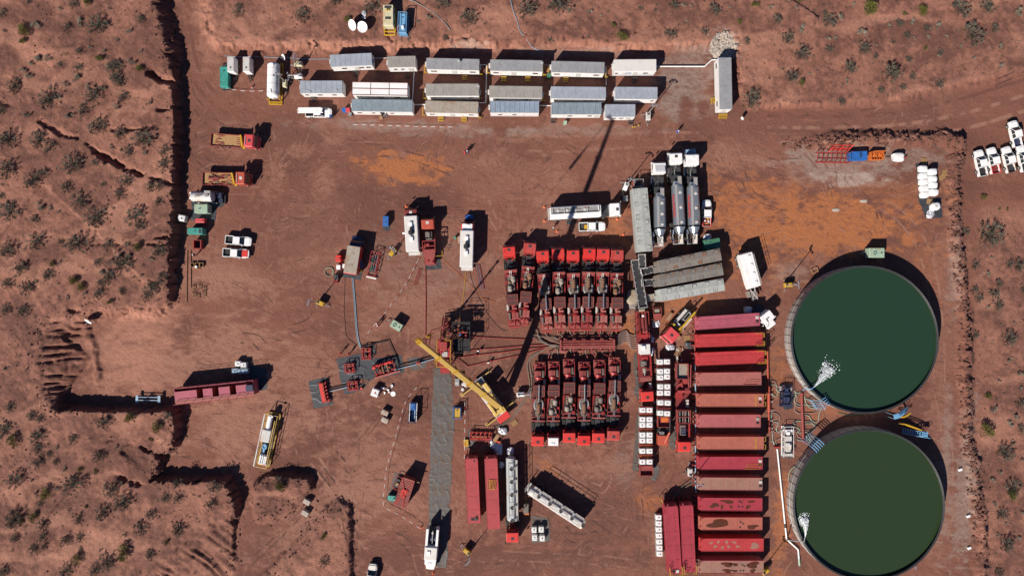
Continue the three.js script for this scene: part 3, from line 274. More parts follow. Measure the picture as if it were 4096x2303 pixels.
  part(g,'gear_housing',M.red,cy(0.72,0.42,-5.15,1.9,0.25,'x',0.6,18),cy(0.5,0.5,-4.85,1.9,0.25,'x',0.4,14));
  part(g,'power_end',D,rb(1.3,1.05,1.35,-6.0,1.3,0.35,0.12),...[0,1,2,3,4].map(i => bx(0.05,0.06,0.5,-5.55 - i * 0.22,2.34,0.25)),bx(0.12,0.12,1.2,-5.4,2.3,0.35));
  part(g,'fluid_end',M.engine,rb(1.35,0.75,0.5,-6.0,1.35,-0.75,0.05),...[0,1,2,3,4].flatMap(i => [cy(0.1,0.25,-5.5 - i * 0.25,2.05,-0.72),cy(0.09,0.3,-5.5 - i * 0.25,1.6,-1.05,'z')]));
  part(g,'discharge_pipe',M.red,tb([[-5.0,2.1,-1.1],[-5.0,2.3,-0.5],[-5.0,2.25,0.0]],0.06),bar([-5.0,2.1,-1.12],[-7.6,1.9,-1.12],0.07),bar([-7.3,1.7,-0.6],[-7.3,1.7,0.8],0.08),bar([-6.8,1.7,0.1],[-8.0,1.5,0.1],0.08),cy(0.15,0.3,-7.3,1.6,0.1),cy(0.13,0.25,-7.6,1.6,-0.75));
  part(g,'tail_deck',D,bx(1.5,0.1,2.3,-7.45,1.24,0),bx(0.1,0.35,2.3,-8.18,1.1,0),bx(0.5,0.3,0.6,-7.6,1.34,0.75),bx(0.9,0.06,0.5,-7.4,1.34,-0.3)); part(g,'suction_manifold',M.red,cy(0.16,1.9,-8.3,0.9,0,'z'),...[-0.7,-0.25,0.25,0.7].map(z => cy(0.1,0.3,-8.45,0.9,z,'x')));
  return g;
}

// ---- pick-up truck, 5.3 m, front at +x
function pickup(P,label,o = {}) {
  const g = thing('pickup_truck',label,'pickup',P,o.group),m = o.mat || M.white;
  const plan = [[-2.6,-0.84],[1.9,-0.9],[2.45,-0.72],[2.62,-0.4],[2.62,0.4],[2.45,0.72],[1.9,0.9],[-2.6,0.84]];
  part(g,'body',m,mv(ext([[0.75,-0.9],[1.9,-0.9],[2.45,-0.74],[2.6,-0.42],[2.6,0.42],[2.45,0.74],[1.9,0.9],[0.75,0.9]],0.62,0.07,'xz'),0,0.42,0),box2(-0.95,0.8,0.4,1.08,-0.88,0.88),box2(-2.6,-0.95,0.4,0.6,-0.86,0.86),box2(-2.6,-0.93,0.6,1.08,-0.86,-0.74),box2(-2.6,-0.93,0.6,1.08,0.74,0.86));
  part(g,'hood',o.hood || m,frustum(0.72,2.42,0.76,1.03,0.95,2.25,0.6,1.12)); part(g,'tailgate',m,box2(-2.66,-2.58,0.6,1.06,-0.8,0.8)); part(g,'bed',o.bed || M.black,box2(-2.58,-0.97,0.6,0.66,-0.74,0.74),box2(-1.0,-0.94,0.6,1.04,-0.74,0.74));
  if (o.rim) part(g,'bed_rail',o.rim,box2(-2.6,-0.95,1.08,1.13,-0.86,-0.72),box2(-2.6,-0.95,1.08,1.13,0.72,0.86),box2(-2.66,-2.56,1.06,1.12,-0.8,0.8));
  part(g,'cabin',m,box2(-0.98,-0.9,1.05,1.3,-0.8,0.8),...[-1,1].flatMap(s => [[-0.93,0.84,-0.75,0.66],[0.0,0.85,0.0,0.66],[1.28,0.84,0.52,0.66]].map(q => bar([q[0],1.06,s * q[1]],[q[2],1.78,s * q[3]],0.055)))); part(g,'roof',m,rb(1.36,0.1,1.42,-0.12,1.73,0,0.05),...[-0.4,-0.13,0.13,0.4].map(z => bx(1.0,0.015,0.05,-0.15,1.825,z)));
  const b = [[-0.96,1.06,0.83],[1.3,1.06,0.83]],t = [[-0.78,1.77,0.66],[0.55,1.77,0.66]];
  part(g,'windshield',M.glass,quad([1.3,1.06,-0.83],[1.3,1.06,0.83],[0.55,1.77,0.66],[0.55,1.77,-0.66])); part(g,'rear_window',M.glass,quad([-0.96,1.1,-0.8],[-0.96,1.1,0.8],[-0.78,1.77,0.66],[-0.78,1.77,-0.66]));
  for (const s of [-1,1]) { part(g,'side_window',M.glass,quad([-0.92,1.08,s * 0.825],[0.0,1.08,s * 0.825],[0.0,1.76,s * 0.66],[-0.75,1.76,s * 0.66])); part(g,'side_window',M.glass,quad([0.08,1.08,s * 0.825],[1.22,1.08,s * 0.825],[0.52,1.76,s * 0.66],[0.08,1.76,s * 0.66])); part(g,'mirror',m,rb(0.14,0.16,0.22,0.85,1.05,s * 1.0,0.04)); part(g,'headlight',M.plastic,rb(0.2,0.16,0.3,2.42,0.75,s * 0.66,0.05)); part(g,'tail_light',M.cabRed,rb(0.08,0.3,0.1,-2.64,0.7,s * 0.82,0.02)); wheel(g,1.7,s * 0.84,0.38,0.26); wheel(g,-1.62,s * 0.84,0.38,0.26); }
  part(g,'bumper',M.dark,rb(0.2,0.25,1.6,2.6,0.4,0,0.06),rb(0.14,0.2,1.6,-2.7,0.42,0,0.04));
  return g;
}
// ---- light tower trailer
function lightTower(P,label,o = {}) {
  const g = thing('light_tower',label,'light tower',P,o.group),m = o.mat || M.yellow,hm = o.h || 6,raised = o.raised !== 0;
  const b = part(g,'body',m,rb(1.6,0.75,0.9,0,0.45,0,0.08),rb(1.4,0.12,0.8,0,1.2,0,0.05)); part(b,'vent',M.dark,bx(0.5,0.02,0.5,-0.4,1.32,0)); part(b,'hatch',o.lid || m,bx(0.5,0.04,0.6,0.35,1.31,0));
  part(g,'drawbar',M.grey,bar([0.8,0.4,-0.3],[1.8,0.35,0],0.05),bar([0.8,0.4,0.3],[1.8,0.35,0],0.05),cy(0.05,0.35,1.75,0,0.05)); for (const s of [-1,1]) { part(g,'outrigger',M.grey,bar([-0.5,0.45,s * 0.4],[-0.5,0.45,s * 1.15],0.05),cy(0.05,0.45,-0.5,0,s * 1.15),cy(0.14,0.04,-0.5,0,s * 1.15)); wheel(g,0.15,s * 0.58,0.3,0.18); }
  const top = raised ? V(-0.55,hm,0) :V(1.9,1.55,0.1);
  part(g,'mast',M.galv,bar([-0.55,0.5,0],raised ? [-0.55,hm,0] :[-0.6,1.5,0],0.08),raised ? cy(0.11,hm * 0.35,-0.55,0.5,0) :bar([-0.6,1.5,0],top,0.09),bar(top.clone().add(V(0,0,-0.7)),top.clone().add(V(0,0,0.7)),0.04));
  for (const s of [-0.62,-0.22,0.22,0.62]) { const L = part(g,'lamp',M.silver,cy(0.22,0.16,top.x + (Math.abs(s) > 0.5 ? 0.15 :-0.2),top.y - 0.1,s * 1.1,'y',0.12,12)); part(L,'lens',M.glass,cy(0.2,0.02,top.x + (Math.abs(s) > 0.5 ? 0.15 :-0.2),top.y - 0.13,s * 1.1,'y',0.2,12)); }
  return g;
}
// ---- generator / compressor canopy
function genset(name,label,cat,P,L,w,h,m,o = {}) {
  const g = thing(name,label,cat,P,o.group),y = o.y ?? 0.25;
  part(g,'skid',o.skid || M.dark,bx(L + 0.1,y,0.14,0,0,-w / 2 + 0.1),bx(L + 0.1,y,0.14,0,0,w / 2 - 0.1),bx(0.14,y * 0.9,w - 0.3,-L / 2 + 0.2,0,0),bx(0.14,y * 0.9,w - 0.3,L / 2 - 0.2,0,0));
  const b = part(g,'canopy',m,ext([[-L / 2,y],[L / 2,y],[L / 2,h - 0.18],[L / 2 - 0.1,h],[-L / 2 + 0.1,h],[-L / 2,h - 0.18]],w,0.04));
  part(b,'exhaust',M.dark,cy(0.09,0.18,o.ex ?? L * 0.28,h - 0.01,0),cy(0.13,0.03,o.ex ?? L * 0.28,h,0)); part(b,'lifting_eye',M.grey,bx(0.2,0.06,0.08,0,h,0),bx(0.08,0.05,0.2,-L * 0.2,h,0));
  for (const s of [-1,1]) for (const t of [-0.25,0.22]) part(b,'louvre',o.louvre || M.dark,...[0,1,2,3].map(i => bx(L * 0.18,0.05,0.02,L * t,y + 0.4 + i * 0.12,s * (w / 2 + 0.004))));
  if (o.vent) part(b,'grille',M.dark,bx(0.5,0.02,w * 0.7,L / 2 - 0.5,h + 0.003,0)); if (o.ring) part(g,'rolled_hose',M.green,flat(new THREE.TorusGeometry(0.3,0.06,6,18)).rotateX(Math.PI / 2).translate(-L * 0.15,h + 0.07,0));
  if (o.tow) { part(g,'drawbar',M.grey,bar([-L / 2,0.4,-0.35],[-L / 2 - 1.1,0.4,0],0.05),bar([-L / 2,0.4,0.35],[-L / 2 - 1.1,0.4,0],0.05),bar([-L / 2 - 1,0,0],[-L / 2 - 1,0.5,0],0.04)); wheel(g,0,-w / 2 - 0.02,0.33,0.2); wheel(g,0,w / 2 + 0.02,0.33,0.2); }
  if (o.basin) part(g,'drip_tray',M.dark,bx(L + o.basin,0.06,0.06,o.bo || 0,0,-w / 2 - 0.15),bx(L + o.basin,0.3,0.06,o.bo || 0,0,w / 2 + 0.15),bx(0.06,0.3,w + 0.36,(o.bo || 0) - (L + o.basin) / 2,0,0),bx(0.06,0.3,w + 0.36,(o.bo || 0) + (L + o.basin) / 2,0,0),bx(L + o.basin,0.02,w + 0.3,o.bo || 0,0.01,0));
  if (o.frame) { const a = L / 2 + 0.12,c = w / 2 + 0.12; part(g,'crash_frame',o.frame,...[[-a,-c],[-a,c],[a,-c],[a,c]].map(q => bar([q[0],0,q[1]],[q[0],h + 0.25,q[1]],0.06)),...path([[-a,h + 0.25,-c],[a,h + 0.25,-c],[a,h + 0.25,c],[-a,h + 0.25,c],[-a,h + 0.25,-c]],0.06),...path([[-a,0.15,-c],[a,0.15,-c],[a,0.15,c],[-a,0.15,c],[-a,0.15,-c]],0.08)); }
  return g;
}
// ---- portable site cabin; roof corner pixels (north-west, north-east) and roof depth in tile pixels
function cabin(T,x0,y0,x1,y1,dep,label,o = {}) {
  const hh = o.h || 3.0,a = W(T(x0,y0),hh),b = o.T2 ? W(o.T2(x1,y1),hh) :W(T(x1,y1),hh),D = dep / K / S * (H - hh) / H,dx = b.x - a.x,dz = b.z - a.z,L = Math.hypot(dx,dz),turn = Math.atan2(-dz,dx);
  const P = { x:(a.x + b.x) / 2 - dz / L * D / 2,z:(a.z + b.z) / 2 + dx / L * D / 2,turn,y:0 };
  const g = thing('site_cabin',label,'cabin',P,o.group); const w = o.wall || M.white,wd = D - 0.06,wl = L - 0.06;
  part(g,'skid',M.dark,bx(wl,0.28,0.16,0,0,-wd / 2 + 0.3),bx(wl,0.28,0.16,0,0,wd / 2 - 0.3)); part(g,'wall',w,bx(wl,hh - 0.38,wd,0,0.28,0)); for (const q of [[-1,-1],[-1,1],[1,-1],[1,1]]) part(g,'corner_trim',o.trim || M.dirtyWhite,bx(0.09,hh - 0.36,0.09,q[0] * (wl / 2 - 0.03),0.27,q[1] * (wd / 2 - 0.03)));
  const rm = o.roof || M.roofGrey,R = part(g,'roof',o.edge || rm,bx(L,0.09,D,0,hh - 0.1,0));
  const n = o.panels || 6; for (let i = 0; i < n; i++) part(R,'roof_panel',rm,bx(L / n - (o.gap || 0.035),0.03,D - 0.1,-L / 2 + (i + 0.5) * L / n,hh - 0.01 + (i % 2) * 0.004,0));
  if (o.ribs) part(R,'rib',o.ribs,...Array.from({ length:n + 1 },(_,i) => bx(0.07,0.09,D,-L / 2 + 0.04 + i * (L - 0.08) / n,hh + 0.0,0)),...(o.spine ? [bx(L,0.1,0.1,0,hh + 0.002,0),bx(L,0.1,0.07,0,hh + 0.004,-D / 2),bx(L,0.1,0.07,0,hh + 0.004,D / 2)] :[]));
  for (const [t,ww,hy] of (o.win || [])) { const f = part(g,'window',M.dirtyWhite,bx(ww + 0.12,0.75,0.05,L * t,1.45,wd / 2 + 0.02)); part(f,'pane',M.pane,bx(ww,0.62,0.02,L * t,1.51,wd / 2 + 0.045)); }
  for (const t of (o.door || [])) { const d = part(g,'door',M.dirtyWhite,bx(0.95,2.1,0.05,L * t,0.35,wd / 2 + 0.02)); part(d,'handle',M.dark,bx(0.05,0.16,0.05,L * t + 0.36,1.25,wd / 2 + 0.06)); }
  for (const s of (o.ac || [])) { const A = part(g,'air_conditioner',M.dirtyWhite,rb(0.34,0.65,0.85,s * (wl / 2 + 0.18),1.7,s * 0.15,0.04)); part(A,'fan_grille',M.dark,cy(0.24,0.02,s * (wl / 2 + 0.355),2.02,s * 0.15,'x')); }
  if (o.stripe) part(g,'stripe',o.stripe,bx(wl,0.07,0.012,0,0.85,wd / 2 + 0.005),bx(wl,0.05,0.012,0,0.68,wd / 2 + 0.005));
  if (o.dish) { const dd = part(g,'roof_dish',M.grey,mv(flat(new THREE.SphereGeometry(0.42,14,6,0,6.283,0,0.9)).rotateX(0.9),L * o.dish,hh + 0.25,-D * 0.3),bar([L * o.dish,hh,-D * 0.35],[L * o.dish,hh + 0.5,-D * 0.35],0.03)); }
  if (o.pipe) part(g,'roof_pipe',M.dirtyWhite,tb([[-L * 0.45,hh + 0.1,D * 0.25],[-L * 0.3,hh + 0.1,D * 0.28],[-L * 0.22,hh + 0.08,D * 0.46]],0.035)); if (o.cowl) part(g,'roof_vent',M.dirtyWhite,cy(0.12,0.2,L * o.cowl,hh,D * 0.28));
  g.userData.dims = [L,D,hh]; delete g.userData.dims; return { g,P,L,D,hh };
}
// ---- frac (water storage) tank lying along x, plumbed nose at -x
function fracTank(P,L,m,label,o = {}) {
  const g = thing('water_storage_tank',label,'storage tank',P,o.group),h = 3.0,w = 2.5,a = -L / 2,b = L / 2;
  part(g,'shell',m,ext([[a + 0.25,0.85],[a + 0.05,2.2],[a + 0.45,h],[b,h],[b,0.45],[a + 1.6,0.45]],w,0.05));
  part(g,'roof_sheet',o.top || m,...(o.plain ? [bx(L - 0.6,0.03,w - 0.1,0.2,h,0)] :[bx(L - 0.6,0.035,1.12,0.2,h,0.02),bx(L - 0.6,0.03,0.5,0.2,h - 0.002,-0.95),bx(L - 0.6,0.03,0.5,0.2,h - 0.002,0.95)])); part(g,'edge_beam',o.edge || m,bx(L - 0.5,0.1,0.07,0.25,h,-w / 2 + 0.02),bx(L - 0.5,0.08,0.06,0.25,h,w / 2 - 0.02));
  for (const t of [0.2,0.4,0.6,0.8]) part(g,'seam',o.edge || m,bx(0.03,0.02,w - 0.3,a + L * t,h + 0.035,0));
  for (const z of [-0.95,0,0.95]) part(g,'outlet_valve',M.ironRed,cy(0.13,0.75,a - 0.1,0.75,z,'x'),cy(0.2,0.06,a - 0.45,0.75,z,'x'),bx(0.12,0.3,0.12,a - 0.15,0.85,z)); part(g,'front_ladder',o.edge || M.ironRed,bar([a + 0.02,0.6,-1.0],[a + 0.3,h + 0.1,-1.0],0.03),bar([a + 0.02,0.6,-0.55],[a + 0.3,h + 0.1,-0.55],0.03),...[0,1,2,3,4,5,6].map(i => bar([a + 0.04 + i * 0.03,0.8 + i * 0.33,-1.0],[a + 0.04 + i * 0.03,0.8 + i * 0.33,-0.55],0.02)),bx(0.5,0.05,0.3,a + 0.35,h - 0.1,0.7),bx(0.7,0.06,0.06,a + 0.5,h + 0.12,-1.0,0.5));
  for (const s of [-1,1]) for (const k of [0,1]) wheel(g,b - 1.3 - k * 1.25,s * 0.95,0.48,0.5);
  if (o.hatch) { part(g,'hatch_opening',M.black,bx(0.55,0.03,0.5,b - o.hatch,h + 0.035,0.3)); part(g,'hatch_lid',o.lid || M.dirtyWhite,rb(0.6,0.12,0.6,b - o.hatch,h + 0.03,-0.42,0.03)); }
  if (o.rail) for (const s of [-1,1]) part(g,'handrail',M.yellow,...railing([[b - 1.55,h,s * 1.2],[b - 0.8,h,s * 1.2],[b - 0.02,h,s * 1.2],[b - 0.02,h,s * 0.45]],1.0,0.045));
  if (o.fold) part(g,'folded_handrail',M.yellow,bar([b - 1.6,h + 0.08,-1.15],[b - 1.6,h + 0.08,1.15],0.04),bar([b - 1.45,h + 0.08,-1.15],[b - 1.45,h + 0.08,1.15],0.03),bar([b - 1.8,h + 0.08,-0.9],[b - 1.5,h + 0.08,-0.3],0.025),...[-1,1].flatMap(s => path([[b + 0.05,h,s * 1.15],[b + 0.35,h,s * 1.15],[b + 0.35,h,s * 0.35],[b + 0.05,h,s * 0.35]],0.045))); if (o.long) part(g,'folded_handrail',o.longMat || M.yellow,...path([[b - 3.6,h + 0.09,1.1],[b - 0.9,h + 0.09,1.1]],0.04),...path([[b - 3.4,h + 0.09,1.05],[b - 2.9,h + 0.09,0.2],[b - 0.3,h + 0.09,0.15],[b - 0.8,h + 0.09,1.05]],0.025),bar([b - 3.2,h + 0.09,0.6],[b - 0.5,h + 0.09,0.6],0.025));
  for (const [x,z,r,q] of (o.wet || [])) { const s = []; for (let i = 0; i < 18; i++) { const t = i / 18 * 6.283,k = 1 + 0.28 * Math.sin(t * 2 + x) + 0.18 * Math.sin(t * 3 + z * 5); s.push([x + Math.cos(t) * r * k,z + Math.sin(t) * q * k]); } part(g,'rust_stain',o.wetMat || M.stain,mv(ext(s,0.006,0,'xz'),0,h + 0.036,0)); }
  for (const [x,z] of (o.ports || [])) part(g,'roof_port',M.black,bx(0.32,0.025,0.3,x,h + 0.036,z)); return g;
}
M.stain = mat(0.2,0.07,0.035,0.35,0,dirtTex);
// ---- caged liquid tote
const toteGeo = keep('tote',() => rb(1.12,0.95,0.98,0,0.16,0,0.1)),toteLid = keep('totelid',() => [cy(0.13,0.05,0.05,1.1,0.02),bx(0.3,0.02,0.05,0.15,1.12,0.06),bx(0.05,0.02,0.3,0,1.12,-0.1)]),toteCage = keep('totecage',() => { const o = []; for (const y of [0.2,0.5,0.8,1.1]) o.push(...path([[-0.6,y,-0.52],[0.6,y,-0.52],[0.6,y,0.52],[-0.6,y,0.52],[-0.6,y,-0.52]],0.014,4)); for (const x of [-0.6,-0.2,0.2,0.6]) for (const z of [-0.52,0.52]) o.push(bar([x,0.14,z],[x,1.1,z],0.012,4)); o.push(bar([-0.3,1.12,-0.52],[-0.3,1.12,0.52],0.02,4),bar([0.32,1.12,-0.52],[0.32,1.12,0.52],0.02,4)); return o; }),totePal = keep('totepal',() => [bx(1.2,0.05,1.04,0,0.09,0),bx(1.2,0.09,0.12,0,0,-0.45),bx(1.2,0.09,0.12,0,0,0),bx(1.2,0.09,0.12,0,0,0.45)]);
function tote(P,label,group,m = M.plastic,lid = M.red) { const g = thing('liquid_tote',label,'tote',P,group); part(g,'bottle',m,toteGeo); part(g,'cap',lid,toteLid); part(g,'cage',M.galv,toteCage); part(g,'pallet',M.galv,totePal); return g; }
function pallet(P,label,group) { const g = thing('wood_pallet',label,'pallet',P,group); for (let i = 0; i < 7; i++) part(g,'slat',M.wood,keep('slat',() => bx(0.11,0.022,1.0,0,0,0))).position.set(-0.54 + i * 0.18,0.12,0); for (const z of [-0.44,0,0.44]) part(g,'bearer',M.wood,keep('bearer',() => bx(1.2,0.12,0.1))).position.set(0,0,z); return g; }
function dish(P,label,r = 1.0,el = 0.8,group) { const g = thing('satellite_dish',label,'satellite dish',P,group); const pts = []; for (let i = 0; i <= 8; i++) pts.push(new THREE.Vector2(r * i / 8,0.22 * r * (i / 8) ** 2)); const d = flat(new THREE.LatheGeometry(pts,24)).rotateZ(-el).translate(0,1.15,0); part(g,'reflector',M.white,d); part(g,'mount',M.galv,bar([0,0,-0.45],[0,1.1,0],0.04),bar([0,0,0.45],[0,1.1,0],0.04),bar([-0.6,0,0],[0,1.0,0],0.04),bar([-0.6,0.04,-0.4],[-0.6,0.04,0.4],0.04),bar([0.2,0.04,-0.5],[0.2,0.04,0.5],0.04)); part(g,'feed_arm',M.galv,bar([0.15 * r,0.9,0],[0.9 * r,1.5,0],0.03),cy(0.07,0.16,0.9 * r,1.45,0)); return g; }
function cone(P,group) { const g = thing('traffic_cone','small orange traffic cone standing on the dirt','cone',P,group); part(g,'cone',M.safety,cy(0.16,0.6,0,0.03,0,'y',0.03,10)); part(g,'base',M.safety,bx(0.42,0.03,0.42)); part(g,'band',M.white,cy(0.113,0.1,0,0.25,0,'y',0.09,10)); return g; }
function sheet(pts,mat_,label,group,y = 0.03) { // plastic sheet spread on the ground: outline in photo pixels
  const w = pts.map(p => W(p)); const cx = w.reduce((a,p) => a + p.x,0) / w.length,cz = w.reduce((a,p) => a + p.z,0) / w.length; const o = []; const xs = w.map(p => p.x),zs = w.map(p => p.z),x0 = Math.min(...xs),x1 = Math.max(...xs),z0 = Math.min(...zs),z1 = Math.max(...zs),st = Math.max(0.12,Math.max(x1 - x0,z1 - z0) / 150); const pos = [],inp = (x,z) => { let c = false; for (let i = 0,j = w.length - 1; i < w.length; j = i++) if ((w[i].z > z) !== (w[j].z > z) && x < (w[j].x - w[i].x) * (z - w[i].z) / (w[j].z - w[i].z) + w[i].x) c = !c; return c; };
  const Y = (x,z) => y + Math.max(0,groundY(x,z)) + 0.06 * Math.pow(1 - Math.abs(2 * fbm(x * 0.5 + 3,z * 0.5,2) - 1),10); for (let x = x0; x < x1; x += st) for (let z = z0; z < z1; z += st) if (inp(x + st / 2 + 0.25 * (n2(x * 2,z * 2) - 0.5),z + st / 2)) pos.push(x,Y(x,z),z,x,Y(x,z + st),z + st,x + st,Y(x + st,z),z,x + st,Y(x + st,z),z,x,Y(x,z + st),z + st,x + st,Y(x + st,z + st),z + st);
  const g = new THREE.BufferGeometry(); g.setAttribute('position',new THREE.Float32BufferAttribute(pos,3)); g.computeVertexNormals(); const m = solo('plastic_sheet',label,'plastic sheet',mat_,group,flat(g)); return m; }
function lump(w,h,d,s = 1,k = 0.25) { const g = flat(new THREE.SphereGeometry(0.5,18,12)),p = g.attributes.position; for (let i = 0; i < p.count; i++) { let x = p.getX(i),y = p.getY(i),z = p.getZ(i); const e = 0.62,f = v => Math.sign(v) * Math.pow(Math.abs(v * 2),e) / 2; x = f(x); y = f(y); z = f(z); const n = 1 + (fbm(x * 3 + s * 7 + 20,z * 3 + y * 2 + s * 3 + 20,3) - 0.5) * k * 2; p.setXYZ(i,x * w * n,(y + 0.5) * h * (0.9 + 0.1 * n),z * d * n); } g.computeVertexNormals(); return g; }
function hoseThing(name,label,cat,m,group,pts,r = 0.07) { return solo(name,label,cat,m,group,tb(pts,r,6,pts.length * 7)); }
const gp = (T,x,y,h = 0.1) => { const p = W3(T(x,y),h); p.y = h; return p; };

// ---------- site camp along the north bank ----------
{
  const c = [];
  c.push(cabin(A1,600,412,915,398,92,'white site cabin with slate grey roof, skewed beside the light towers',{ roof:M.roofBlue,win:[[-0.2,0.85],[0.22,0.8],[0.38,0.8]],door:[0.1],ac:[-1,1],panels:8 }));
  c.push(cabin(A1,1035,424,1247,420,84,'short white cabin with dark grey ribbed roof and two windows',{ roof:M.roofTan,win:[[-0.25,0.6],[0.0,0.6]],door:[0.3],ac:[-1],panels:14 }));
  c.push(cabin(A1,1330,435,1730,445,85,'long cabin with patched grey roof and yellow steps, bank behind it',{ roof:M.roofGrey,win:[[-0.37,1.1],[0.37,1.1]],ac:[-1,1],door:[0.02],dish:0.12 }));
  c.push(cabin(A1,1812,447,325,455,85,'long grey-roofed cabin with a dish at its north-east roof corner',{ T2:A2,roof:M.roofGrey,win:[[-0.39,1],[0.36,1]],ac:[-1],dish:0.48,door:[-0.05] }));
  c.push(cabin(A2,390,458,790,468,85,'long grey-roofed cabin beside a green bin',{ roof:M.roofGrey,win:[[-0.39,1.1],[0.36,1.1]],ac:[-1,1],door:[0.02] }));
  c.push(cabin(A2,860,448,1180,446,90,'cabin with cream-white roof and blue stripe along its wall',{ roof:M.roofWhite,edge:M.white,win:[[0.27,0.9],[-0.42,0.5]],door:[0.03],ac:[-1,1],stripe:M.blue,panels:7 }));
  c.push(cabin(A1,375,607,695,607,95,'white cabin with slate grey roof and a bent roof pipe',{ roof:M.roofBlue,win:[[-0.38,0.6],[-0.07,0.8],[0.27,0.8]],ac:[-1],panels:8,pipe:1,cowl:0.36 }));
  c.push(cabin(A1,768,618,1190,625,96,'white-roofed cabin framed with dark red ribs',{ h:3.1,roof:M.white,edge:M.darkRed,ribs:M.darkRed,spine:1,panels:3,trim:M.darkRed,win:[[0.0,1],[0.3,1]] }));
  c.push(cabin(A1,765,745,1225,752,92,'cabin with dented blue-grey sheet roof and its door standing open',{ roof:M.roofSteel,win:[[-0.39,0.8],[0.15,0.7],[-0.16,0.5]],ac:[-1],panels:6 }));
  c.push(cabin(A1,1325,630,1727,630,92,'long cabin with grey roof streaked by dark damp stains',{ roof:M.roofTan,win:[[-0.35,0.8],[0.35,0.8]],ac:[-1,1],dish:0.49 }));
  c.push(cabin(A1,1322,758,1722,766,90,'long beige-roofed cabin with two yellow steps before it',{ roof:M.roofBrown,win:[[-0.38,0.9],[0.36,0.9]],ac:[-1,1],door:[0.0] }));
  c.push(cabin(A1,1805,645,320,650,90,'long beige-roofed cabin behind the pale blue panelled one',{ T2:A2,roof:M.roofTan,win:[[-0.35,0.9],[0.2,0.9]],ac:[-1,1] }));
  c.push(cabin(A1,1810,760,295,762,90,'cabin with pale blue roof of many framed panels and red stripe',{ T2:A2,roof:M.roofSky,edge:M.dirtyWhite,ribs:M.roofBlue,panels:10,gap:0.08,win:[[0.0,0.8],[-0.3,0.8]],stripe:M.red,ac:[-1] }));
  c.push(cabin(A2,385,650,800,655,92,'long cabin with scuffed blue-grey roof, panelled cabin before it',{ roof:M.roofBlue,win:[[-0.4,0.8]],ac:[-1,1],panels:9 }));
  c.push(cabin(A2,388,772,765,772,90,'cabin with steel-blue roof of pale seams and a meshed step',{ roof:M.roofSteel,ribs:M.roofSky,panels:8,gap:0.05,win:[[-0.12,0.9],[0.28,0.8]],door:[0.42],ac:[1] }));
  c.push(cabin(A2,870,653,1190,656,92,'cabin with brushed slate roof behind the shortest front cabin',{ roof:M.roofBlue,win:[[-0.3,0.6],[0.05,0.6],[0.4,0.6]],ac:[-1],panels:8 }));
  c.push(cabin(A2,795,785,1022,785,95,'short slate-roofed cabin that the crane boom shadow falls on',{ roof:M.roofBlue,win:[[-0.18,0.8],[0.06,0.8]],door:[0.3],panels:6 }));
  { // trailer cabin standing by itself, long side north-south
    const a = W(A2(1645,433),3.1),b = W(A2(1740,433),3.1),e = W(A2(1752,822),3.1),L = e.z - b.z,D = b.x - a.x + 0.1; const P = { x:(a.x + b.x + 0.5) / 2,z:(b.z + e.z) / 2,turn:Math.PI / 2 + 0.02,y:0 };
    const g = thing('site_cabin','lone grey-roofed cabin standing lengthwise by the gravel heap','cabin',P); part(g,'wall',M.white,bx(L - 0.06,2.65,D - 0.06,0,0.3,0)); part(g,'skid',M.dark,bx(L,0.3,0.16,0,0,-D / 2 + 0.3),bx(L,0.3,0.16,0,0,D / 2 - 0.3)); const R = part(g,'roof',M.roofGrey,bx(L,0.1,D,0,2.95,0)); for (let i = 0; i < 9; i++) part(R,'roof_panel',M.roofGrey,bx(L / 9 - 0.03,0.03,D - 0.1,-L / 2 + (i + 0.5) * L / 9,3.04,0)); part(R,'edge_trim',M.white,bx(L,0.06,0.06,0,3.03,-D / 2 + 0.02)); for (const x of [-L * 0.36,L * 0.38]) { const w = part(g,'window',M.dirtyWhite,bx(1.1,0.75,0.05,x,1.45,-D / 2 + 0.0)); part(w,'pane',M.pane,bx(0.95,0.62,0.02,x,1.51,-D / 2 - 0.03)); } const d = part(g,'door',M.dirtyWhite,bx(0.05,2.1,0.95,-L / 2,0.35,0)); part(d,'handle',M.dark,bx(0.05,0.16,0.05,-L / 2 - 0.05,1.25,0.35)); part(g,'air_conditioner',M.dirtyWhite,rb(0.4,0.6,0.8,L / 2 + 0.2,1.8,0,0.04)); }
  // open door, lettering and wall marks
  { const q = c[8]; part(q.g,'door',M.dirtyWhite,bx(0.9,2.05,0.06,q.L * 0.04,0.35,q.D / 2 + 0.35,0.9)); part(q.g,'doorway',M.black,bx(0.9,2.05,0.02,-q.L * 0.01,0.35,q.D / 2)); part(q.g,'wall_stripe',M.cabRed,bx(q.L * 0.6,0.05,0.012,-q.L * 0.15,0.9,q.D / 2 - 0.02)); }
  { const q = c[5]; part(q.g,'wall_lettering',M.blue,bx(1.3,0.22,0.012,-q.L * 0.14,1.75,q.D / 2 - 0.02),bx(0.5,0.06,0.012,-q.L * 0.11,2.0,q.D / 2 - 0.02)); part(q.g,'wall_lettering',M.rust,bx(1.8,0.1,0.012,-q.L * 0.16,1.5,q.D / 2 - 0.02)); }
  for (const [i,dx] of [[2,-0.32],[2,0.16],[3,-0.3],[4,0.0],[10,-0.3],[10,0.2],[12,0.2]]) { const q = c[i]; part(q.g,'wall_label',M.cabRed,bx(0.25,0.3,0.01,q.L * dx,1.2,q.D / 2 - 0.022)); }
